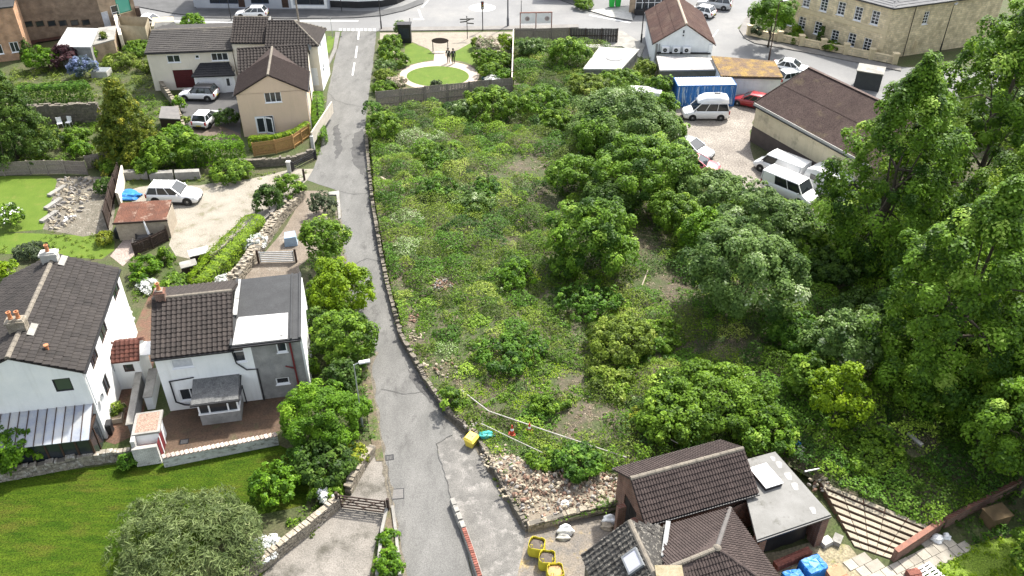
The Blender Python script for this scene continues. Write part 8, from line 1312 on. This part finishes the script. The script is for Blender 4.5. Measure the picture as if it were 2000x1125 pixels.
pb(955, 205, 100, 2.6, 'leafy green bush against the memorial fence', 'mid', leaf=.12); pb(905, 215, 50, 1.7, 'small pale bush against the taller fence section', 'grey', leaf=.1); pb(1060, 200, 90, 2.0, 'dark green bush below the end of the memorial fence', 'syc', leaf=.11); pb(1085, 235, 60, 1.5, 'small rounded bush in the upper plot', 'mid', leaf=.1); pb(1110, 105, 75, 2.8, 'tall green bush in the corner by the dark panelled fence', 'syc', leaf=.105); pb(1040, 95, 50, 1.9, 'grey green bush inside the street fence', 'grey', leaf=.11); pb(1150, 170, 90, 1.6, 'weedy mound in front of the concrete hut', 'weed', leaf=.1, lump=.1); pb(1215, 160, 90, 1.5, 'green scrub between the concrete hut and the container', 'mid', leaf=.11); pb(1290, 170, 45, 2.2, 'leafy scrub at the corner of the blue container', 'syc', leaf=.12); pb(1310, 255, 60, 2.4, 'bush overhanging the yard beside the camper van', 'syc', leaf=.105); pb(1300, 205, 50, 2.0, 'bush hiding the white van by the container', 'syc', leaf=.12); pb(1262, 135, 40, 1.6, 'creeper growing at the corner of the white hall', 'weed', leaf=.1); pb(1440, 372, 60, 1.4, 'low bush at the yard edge before the parked vans', 'grey', leaf=.11); pb(1530, 420, 80, 1.6, 'bush in front of the nose of the parked van', 'syc', leaf=.12)
pb(748, 248, 66, 2.3, 'dark bush leaning over the lane by the end of the memorial fence', 'mid', leaf=.11); pb(728, 215, 30, 1.4, 'small dark bush at the lane side of the memorial fence', 'rhub', leaf=.1); pb(930, 400, 60, 1.4, 'white flowered bush among the upper weeds', 'grey', leaf=.09); pb(860, 300, 70, 1.1, 'spreading low bush in the upper plot weeds', 'mid', leaf=.1); pb(950, 370, 55, 1.2, 'rounded green bush near the dry patch', 'rhub', leaf=.1); pb(850, 370, 60, 1.1, 'dark rounded bush in the upper weeds opposite the gravel drive', 'rhub', leaf=.1); pb(1010, 540, 60, 1.1, 'bright grassy tuft clump in the mid plot', 'bright', leaf=.1); pb(1150, 590, 90, 1.3, 'dark low bush south of the bright rounded sapling', 'rhub', leaf=.11); pb(880, 780, 0 + 40, .9, 'small bush at the foot of the short grey rail', 'mid', leaf=.09); pb(1290, 660, 70, 1.2, 'green bush between the bramble dome and the big silvery tree', 'mid', leaf=.1); pb(1560, 480, 110, 2.4, 'leafy bush east of the silver green bush', 'mid', leaf=.12); pb(1620, 520, 120, 2.0, 'undergrowth bush below the tallest sycamore', 'dark', leaf=.12); pb(1700, 620, 140, 1.8, 'dark nettle bank under the trees', 'dark', leaf=.11); pb(1560, 650, 110, 1.8, 'green bush east of the big silvery tree', 'rhub', leaf=.11); pb(1700, 880, 100, 1.2, 'low green bush beside the fallen log', 'mid', leaf=.1)
# --- tall trees on the eastern edge
plant('sycamore_tree', 'tallest bright sycamore beside the barn and vans', 'tree', (26.9, 53.4, .5), 15.4, 3.4, 'syc', shape='tree', dens=1.35, leaf=.125, cr=.8, clear=.8, trunk=.28, lump=.2); plant('sycamore_tree', 'dark dense sycamore standing behind the tallest sycamore', 'tree', (38, 62, .4), 17.5, 5.2, 'syc', shape='tree', leaf=.15, cr=.9, clear=.8, trunk=.3, lump=.2, dens=.85); plant('sycamore_tree', 'broad sycamore overhanging the dark nettle bank', 'tree', (26.3, 39.4, .5), 14.2, 3.9, 'syc', shape='tree', dens=1.3, leaf=.115, cr=.8, clear=.6, trunk=.27, lump=.22); plant('sycamore_tree', 'sycamore rising behind the broad tree at the plot edge', 'tree', (34.5, 49, .4), 13.5, 4.2, 'mid', shape='tree', leaf=.11, cr=.85, clear=.5, trunk=.25, dens=.8); plant('elder_tree', 'elder tree overhanging the brown timber box', 'tree', (27.8, 31.6, .3), 7.0, 3.0, 'syc', leaf=.11, clear=.5, tvar=.2); plant('hawthorn_tree', 'dark hawthorn behind the brick boundary wall', 'tree', (29.6, 36.5, .3), 8, 3.2, 'mid', leaf=.11, clear=.5); plant('hawthorn_tree', 'green hawthorn at the foot of the rough grass', 'tree', (26.4, 25.0, 0), 5, 2.3, 'mid', leaf=.12, clear=.3); plant('sycamore_tree', 'sycamore between the barn end and the dense dark tree', 'tree', (36.5, 70, .3), 7.5, 3.2, 'syc', shape='tree', leaf=.15, cr=.85, clear=.6, trunk=.24, dens=.8); plant('sycamore_tree', 'far sycamore near the apartment gable', 'tree', (47.5, 76, .1), 10.5, 4.2, 'grey', shape='tree', leaf=.16, cr=.9, clear=.6, trunk=.26, dens=.8, tvar=.16); plant('sycamore_tree', 'farthest sycamore crown above the road bend', 'tree', (55, 84, .1), 15, 5.5, 'syc', shape='tree', leaf=.17, cr=.95, clear=.6, trunk=.28, dens=.75)
# --- memorial garden planting
for px, py, w, h, pal, lab, fl in ((765, 85, 45, 1.6, 'mid', 'dark green shrub at the kiosk corner of the memorial garden', None), (758, 105, 45, 1.5, 'mid', 'green shrub in the western memorial border behind the kiosk shrub', None), (775, 118, 45, 1.3, 'mid', 'flowering shrub beside the memorial lawn edge', ('pink', 6, .08)), (755, 130, 40, 1.2, 'grey', 'grey green shrub in the western memorial border', None), (752, 148, 40, 1.0, 'weed', 'yellowish shrub in the western memorial border', None), (775, 160, 36, .8, 'pink', 'pale pink flowering mound at the path edge', None), (750, 172, 50, .9, 'mid', 'low green mound behind the western end of the memorial fence', None), (783, 56, 26, 1.7, 'grey', 'feathery pale shrub beside the black kiosk', None), (935, 85, 30, 1.3, 'weed', 'light shrub at the street end of the eastern border', None), (955, 92, 50, 1.7, 'pink', 'rose bush covered in pink blossom in the eastern border', None), (985, 85, 34, 1.8, 'lime', 'lime green shrub in the corner of the eastern border', None), (945, 115, 50, 1.6, 'mid', 'green rose bush beside the eastern lawn', ('pink', 8, .08)), (975, 118, 50, 1.6, 'mid', 'dense green shrub against the white capped fence', ('pink', 5, .08)), (960, 140, 50, 1.3, 'mid', 'green shrub in the lower eastern border', None), (985, 150, 34, 1.4, 'bright', 'bright shrub in the lower corner of the eastern border', None), (965, 160, 36, .8, 'white', 'white flowering mound in the eastern border', None), (853, 166, 24, .7, 'olive', 'small grey lavender in front of the round lawn', None)):
    shrub(px, py, w, h, lab, pal, leaf=.085 if h < 1.2 else .1, flowers=fl)
# --- gardens along the lane
x, y, _ = P(262, 312); plant('golden_conifer', 'golden green conifer above the old garden terrace', 'tree', (x, y, 0), 7.6, 3.1, 'gold', shape='cone', leaf=.12, cr=.45, clear=.1, trunk=.18, dens=1.4, aspect=.4, upb=.1, tvar=.2)
x, y, _ = P(38, 308); plant('dark_conifer', 'dark green conifer with bare trunk behind the weathered fence', 'tree', (x, y, 0), 9.0, 3.3, 'conif', shape='cone', leaf=.12, cr=.45, clear=1.0, trunk=.2, dens=1.5, aspect=.4, upb=.1)
hedge('clipped_hedge', 'bright lime hedge running beside the stone bank', [P2(508, 440), P2(470, 480), P2(430, 522), P2(382, 575)], 1.95, 1.3, 'lime', leaf=.075); hedge('clipped_hedge', 'narrow curved lime hedge on top of the bamboo fence', [P2(488, 294), P2(540, 291), P2(580, 280), P2(606, 262)], .7, 1.45, 'lime', leaf=.07); hedge('tall_hedge', 'big mixed hedge between the gabled house and the gravel drive', [P2(345, 322), P2(395, 318), P2(440, 316), P2(482, 315)], 2.6, 2.3, 'bright', leaf=.1, crumple=.2); hedge('dark_hedge', 'dark hedge along the top of the old retaining wall', [P2(40, 205), P2(110, 203), P2(185, 198)], 1.6, 2.2, 'rhub', leaf=.1, crumple=.2); hedge('lane_hedge', 'green hedge strip between the tan house and the lane', [P2(620, 195), P2(622, 235), P2(628, 285)], 1.2, 1.1, 'bright', leaf=.085)
for px, py, w, h, pal, lab, kw in (
    (318, 300, 80, 2.6, 'mid', 'leafy bush below the golden conifer', {}), (345, 265, 60, 1.6, 'bright', 'bright bush beside the grey felt garden shed', {}), (375, 295, 80, 2.6, 'mid', 'rounded bush at the western end of the big hedge', {}), (450, 335, 80, 1.2, 'mid', 'low green bush spilling over the drive wall', {}), (443, 232, 46, 1.4, 'dark', 'dark bush against the side wall of the tan house', {}), (245, 290, 70, 1.6, 'rhub', 'dark bush at the foot of the golden conifer', {}), (290, 325, 60, 1.5, 'mid', 'scrubby bush beside the concrete blocks', {}), (215, 325, 40, 1.2, 'mid', 'small bush behind the dark screen fence', {}),
    (82, 118, 60, 2.2, 'bright', 'clipped bright green dome bush near the brick hall', {}), (124, 114, 52, 2.3, 'purple', 'dark purple leaved bush next to the green dome bush', {}), (162, 132, 52, 2.3, 'blue', 'blue flowering bush beside the purple bush', {}), (178, 105, 34, 1.7, 'bright', 'light green bush behind the blue flowering bush', {}), (207, 88, 34, 2.6, 'gold', 'small conical golden shrub beside the cream wall', {'shape': 'cone'}), (50, 95, 28, 2.2, 'conif', 'thin young conifer in front of the brick hall', {'shape': 'cone'}), (235, 120, 60, 1.2, 'weed', 'rambling shrub border beneath the cream wall', {}), (270, 95, 60, 1.0, 'mid', 'low shrubs in the border of the lichened outbuilding', {}), (318, 145, 30, 1.4, 'mid', 'bush at the corner of the low cream house', {}), (285, 130, 40, 1.0, 'weed', 'straggly shrub by the crumbling wall', {}), (375, 48, 44, 2.2, 'bright', 'round green street bush behind the low cream house', {}), (350, 205, 22, 1.5, 'bright', 'small bush next to the crossover car', {}), (362, 238, 24, 1.0, 'weed', 'yellowish creeper on the crumbling wall', {}),
    (150, 268, 56, 1.3, 'mid', 'bush on the old garden terrace beside the white chairs', {}), (155, 292, 44, 1.1, 'bright', 'bright bush at the end of the weathered fence', {}), (90, 268, 60, .9, 'weed', 'low scrub on the old garden terrace', {}), (205, 364, 40, 1.2, 'dark', 'clipped dark box bush beside the rockery', {}), (14, 422, 56, 1.7, 'mid', 'white flowering bush at the side of the garden lawn', {'flowers': ('white', 10, .09)}), (205, 466, 34, .8, 'yellow', 'small yellow bush on the strip lawn', {}), (14, 530, 40, 1.4, 'lime', 'lime shrub beside the white house roof', {}), (60, 490, 60, .8, 'olive', 'grey green shrub border behind the white house', {}),
    (284, 519, 52, 1.1, 'bright', 'clipped round bush on the bed between white house and patio', {}), (271, 546, 32, .8, 'bright', 'smaller clipped round bush beside the alley', {}), (320, 500, 36, 1.2, 'mid', 'conical green bush at the patio corner', {'shape': 'cone'}), (305, 520, 24, .6, 'bright', 'low green cushion plant beside the round bush', {}), (338, 562, 66, 1.3, 'mid', 'spreading green bush behind the cottage chimney', {}), (290, 560, 40, .5, 'white', 'white flowering cushion beside the alley', {}),
    (523, 392, 54, 2.2, 'dark', 'dark green rounded bush at the gravel drive edge', {}), (566, 370, 60, 1.9, 'mid', 'green bush with reddish tips at the drive mouth', {}), (630, 400, 52, 1.9, 'olive', 'sparse grey olive bush on the corner between track and lane', {'dens': .6}), (604, 718, 34, 1.6, 'mid', 'clipped ball bush at the corner of the cottage', {'low': .9}), (625, 815, 165, 3.0, 'bright', 'big bright green bush in front of the cottage terrace', {'lump': .12, 'tvar': .14, 'leaf': .075}), (640, 905, 130, 1.6, 'dark', 'dark ground hugging bush below the bright green bush', {}), (590, 900, 80, 1.3, 'rhub', 'dark leafy bush at the end of the terrace wall', {}), (540, 948, 84, 1.8, 'bright', 'bright young bush on the lawn edge', {'lump': .25}), (700, 800, 40, 2.0, 'bright', 'green bush strip behind the lamp post', {}), (690, 890, 60, 1.0, 'yellow', 'yellow leaved shrub on the low stone wall', {}), (640, 960, 60, .8, 'mid', 'green tuft above the wooden gate', {}),
    (38, 868, 115, 2.4, 'bright', 'rounded green tree in front of the lean-to', {'lump': .2}), (8, 905, 50, 1.6, 'mid', 'leafy shrub at the end of the speckled wall', {}), (248, 902, 30, .9, 'rhub', 'dark leafy plant at the foot of the whitewashed outhouse', {}), (498, 475, 44, .9, 'white', 'white flowering plant on the stone bank beside the lime hedge', {}), (440, 552, 36, .7, 'white', 'white flowering plant on the stone bank above the cottage', {}), (637, 968, 30, .8, 'white', 'white flowering clump on the wall by the wooden gate', {}), (515, 1075, 62, .9, 'white', 'white flowering clump on the old retaining wall', {}), (760, 1055, 40, .7, 'bright', 'green plants in the narrow planted wall', {}), (758, 1105, 60, .9, 'bright', 'larger green plants in the narrow planted wall', {}), (225, 800, 36, .8, 'weed', 'mossy plants in the timber planter', {}),
    (1555, 75, 40, 1.0, 'mid', 'green shrub in the apartment front garden', {}), (1557, 62, 22, 1.2, 'lime', 'lime shrub in the apartment front garden', {}), (1604, 72, 18, 2.2, 'conif', 'slim dark cone shrub before the apartments', {'shape': 'cone'}), (1625, 92, 36, .9, 'mid', 'low shrub under the apartment windows', {}), (1480, 62, 26, 1.4, 'olive', 'brownish bush at the end of the apartment wall', {}), (1140, 8, 40, 1.2, 'mid', 'hedge bush by the far brick shop', {}), (610, 590, 40, 1.5, 'mid', 'dark green bush at the back corner of the cottage', {}), (790, 62, 0 + 20, 1.0, 'weed', 'small grassy shrub at the kiosk foot', {})):
    k = dict(leaf=.075 if h < 1.0 else (.09 if h < 1.6 else .105)); k.update(kw); shrub(px, py, w, h, lab, pal, **k)
shrub(375, 1062, 300, 1.9, 'large grey green drooping shrub sprawling onto the lawn', 'willow', name='weeping_shrub', leaf=.17, aspect=.16, lump=.1, dens=2.2, tvar=.12, sq=.85, rnd=.7)
x, y, _ = P(640, 520); plant('garden_tree', 'small green tree with pale trunk beside the lane', 'tree', (x, y, 0), 3.6, 1.6, 'mid', leaf=.1, clear=1.3, trunk=.07); shrub(665, 575, 125, 3.6, 'yellow green variegated tree beside the lane behind the cottage', 'lime', name='variegated_tree', cat='tree', leaf=.1); shrub(672, 665, 118, 3.4, 'green leafy tree in front of the variegated tree', 'mid', name='garden_tree', cat='tree', leaf=.11); shrub(625, 640, 60, 2.6, 'dark bush tucked between cottage and variegated tree', 'dark', leaf=.11); shrub(650, 545, 60, 2.2, 'dark green bush at the back of the variegated tree', 'mid', leaf=.1); shrub(668, 740, 70, 2.0, 'dark shady shrub behind the slim lamp', 'dark', leaf=.11)
x, y, _ = P(1500, 92); plant('street_tree', 'round bright green street tree at the apartment corner', 'tree', (x, y, .1), 5.6, 2.4, 'bright', leaf=.105, clear=1.6, trunk=.12)
# --- loose low growth in the gardens and on verges
def sc(name, label, px, dens, rad, h, pal, leaf, per, seed): scatter(name, label, 'undergrowth', [P2(x, y) for x, y in px], dens, rad, h, pal, leaf, per, None, None, seed)
sc('undergrowth', 'rough green undergrowth across the old garden terrace', [(-30, 250), (200, 240), (250, 190), (345, 185), (350, 260), (340, 335), (240, 340), (180, 310), (60, 330), (-30, 335)], 3.2, (.25, .6), (.2, .6), 'mid', .09, 26, 301); sc('undergrowth', 'garden border growth behind the purple bush', [(-30, 130), (60, 140), (190, 100), (300, 95), (320, 160), (260, 195), (-30, 195)], 2.8, (.25, .6), (.2, .6), 'weed', .09, 24, 302); sc('undergrowth', 'shaded growth beside the lane under the garden trees', [(600, 520), (655, 420), (675, 520), (730, 690), (715, 730), (730, 880), (700, 910), (600, 960), (560, 900), (640, 800), (625, 640)], 3, (.2, .5), (.15, .5), 'rhub', .08, 26, 303); sc('undergrowth', 'trailing growth on the stone garden wall top', [(690, 900), (728, 884), (690, 940), (600, 1030), (520, 1080), (440, 1140), (420, 1140), (600, 990)], 3.5, (.2, .5), (.2, .5), 'mid', .08, 26, 304); sc('undergrowth', 'scrub behind the chapel extension and concrete hut', [(1215, 130), (1270, 110), (1290, 150), (1300, 190), (1270, 190)], 2.5, (.25, .6), (.3, .8), 'weed', .09, 26, 305); sc('undergrowth', 'weeds around the flat outbuilding and steps', [(1500, 880), (1600, 935), (1830, 1036), (1815, 1040), (1590, 950), (1520, 905)], 3, (.2, .4), (.15, .4), 'mid', .08, 22, 306); sc('rough_grass', 'rough bright grass at the foot of the paving', [(1800, 1128), (1900, 1062), (2020, 1030), (2040, 1140)], 5, (.15, .35), (.08, .25), 'lime', .07, 18, 307); sc('undergrowth', 'border planting around the strip lawn and patio', [(-30, 496), (110, 502), (200, 508), (215, 480), (228, 470), (205, 458), (150, 462), (90, 452), (-30, 500)], 2.2, (.15, .35), (.1, .35), 'weed', .07, 18, 308); sc('undergrowth', 'plant bed between the white house and the lime hedge', [(262, 500), (330, 480), (350, 510), (330, 560), (300, 570), (262, 620), (250, 560)], 3, (.15, .4), (.1, .4), 'mid', .07, 20, 309); sc('undergrowth', 'weeds along the gravel drive wall', [(240, 345), (470, 340), (600, 335), (600, 346), (470, 352), (240, 362)], 3, (.15, .35), (.1, .35), 'weed', .07, 18, 310); sc('undergrowth', 'weeds at the foot of the lane hedge', [(615, 180), (634, 180), (628, 300), (612, 310)], 3, (.15, .3), (.1, .3), 'mid', .07, 18, 311); sc('undergrowth', 'front garden growth before the apartments', [(1475, 70), (1530, 66), (1720, 112), (1700, 114), (1560, 88)], 2, (.2, .4), (.15, .4), 'mid', .08, 18, 312); sc('undergrowth', 'growth on the memorial borders', [(742, 80), (790, 84), (770, 130), (780, 160), (760, 205), (738, 205)], 2.5, (.2, .45), (.2, .6), 'mid', .085, 22, 313); sc('undergrowth', 'planting in the eastern memorial border', [(930, 80), (1000, 80), (998, 182), (930, 182), (945, 140)], 2.5, (.2, .45), (.2, .6), 'mid', .085, 22, 314); sc('undergrowth', 'shady undergrowth beneath the eastern trees', [(1850, 1030), (2000, 950), (2200, 900), (2200, 1000), (1900, 1060)], 3, (.3, .6), (.3, .8), 'rhub', .1, 26, 315)
sc('undergrowth', 'grass and weeds growing out of the plot boundary wall', [(717, 262), (730, 400), (745, 490), (759, 560), (785, 660), (830, 740), (882, 812), (934, 852), (986, 955), (1028, 1034), (1038, 1032), (995, 950), (943, 844), (893, 804), (841, 732), (797, 654), (770, 554), (755, 484), (739, 394), (727, 262)], 17, (.2, .5), (.42, .8), 'weed', .07, 18, 316)
sc('verge_weeds', 'small weeds sprouting along the edge of the lane', [(656, 380), (664, 430), (670, 480), (682, 560), (706, 640), (730, 690), (720, 722), (729, 790), (738, 850), (730, 850), (716, 790), (708, 722), (712, 690), (690, 640), (668, 560), (658, 480), (650, 430)], 5, (.08, .25), (.05, .25), 'weed', .06, 12, 317); sc('verge_weeds', 'small weeds along the patched shoulder of the lane', [(884, 812), (935, 854), (988, 955), (1028, 1034), (1018, 1040), (972, 955), (918, 866)], 4, (.08, .22), (.05, .2), 'weed', .06, 12, 318); sc('verge_weeds', 'weeds at the foot of the stone walls by the sunken drive', [(668, 988), (600, 1046), (520, 1112), (500, 1128), (515, 1128), (610, 1050), (676, 990)], 5, (.08, .22), (.05, .2), 'weed', .06, 12, 319)
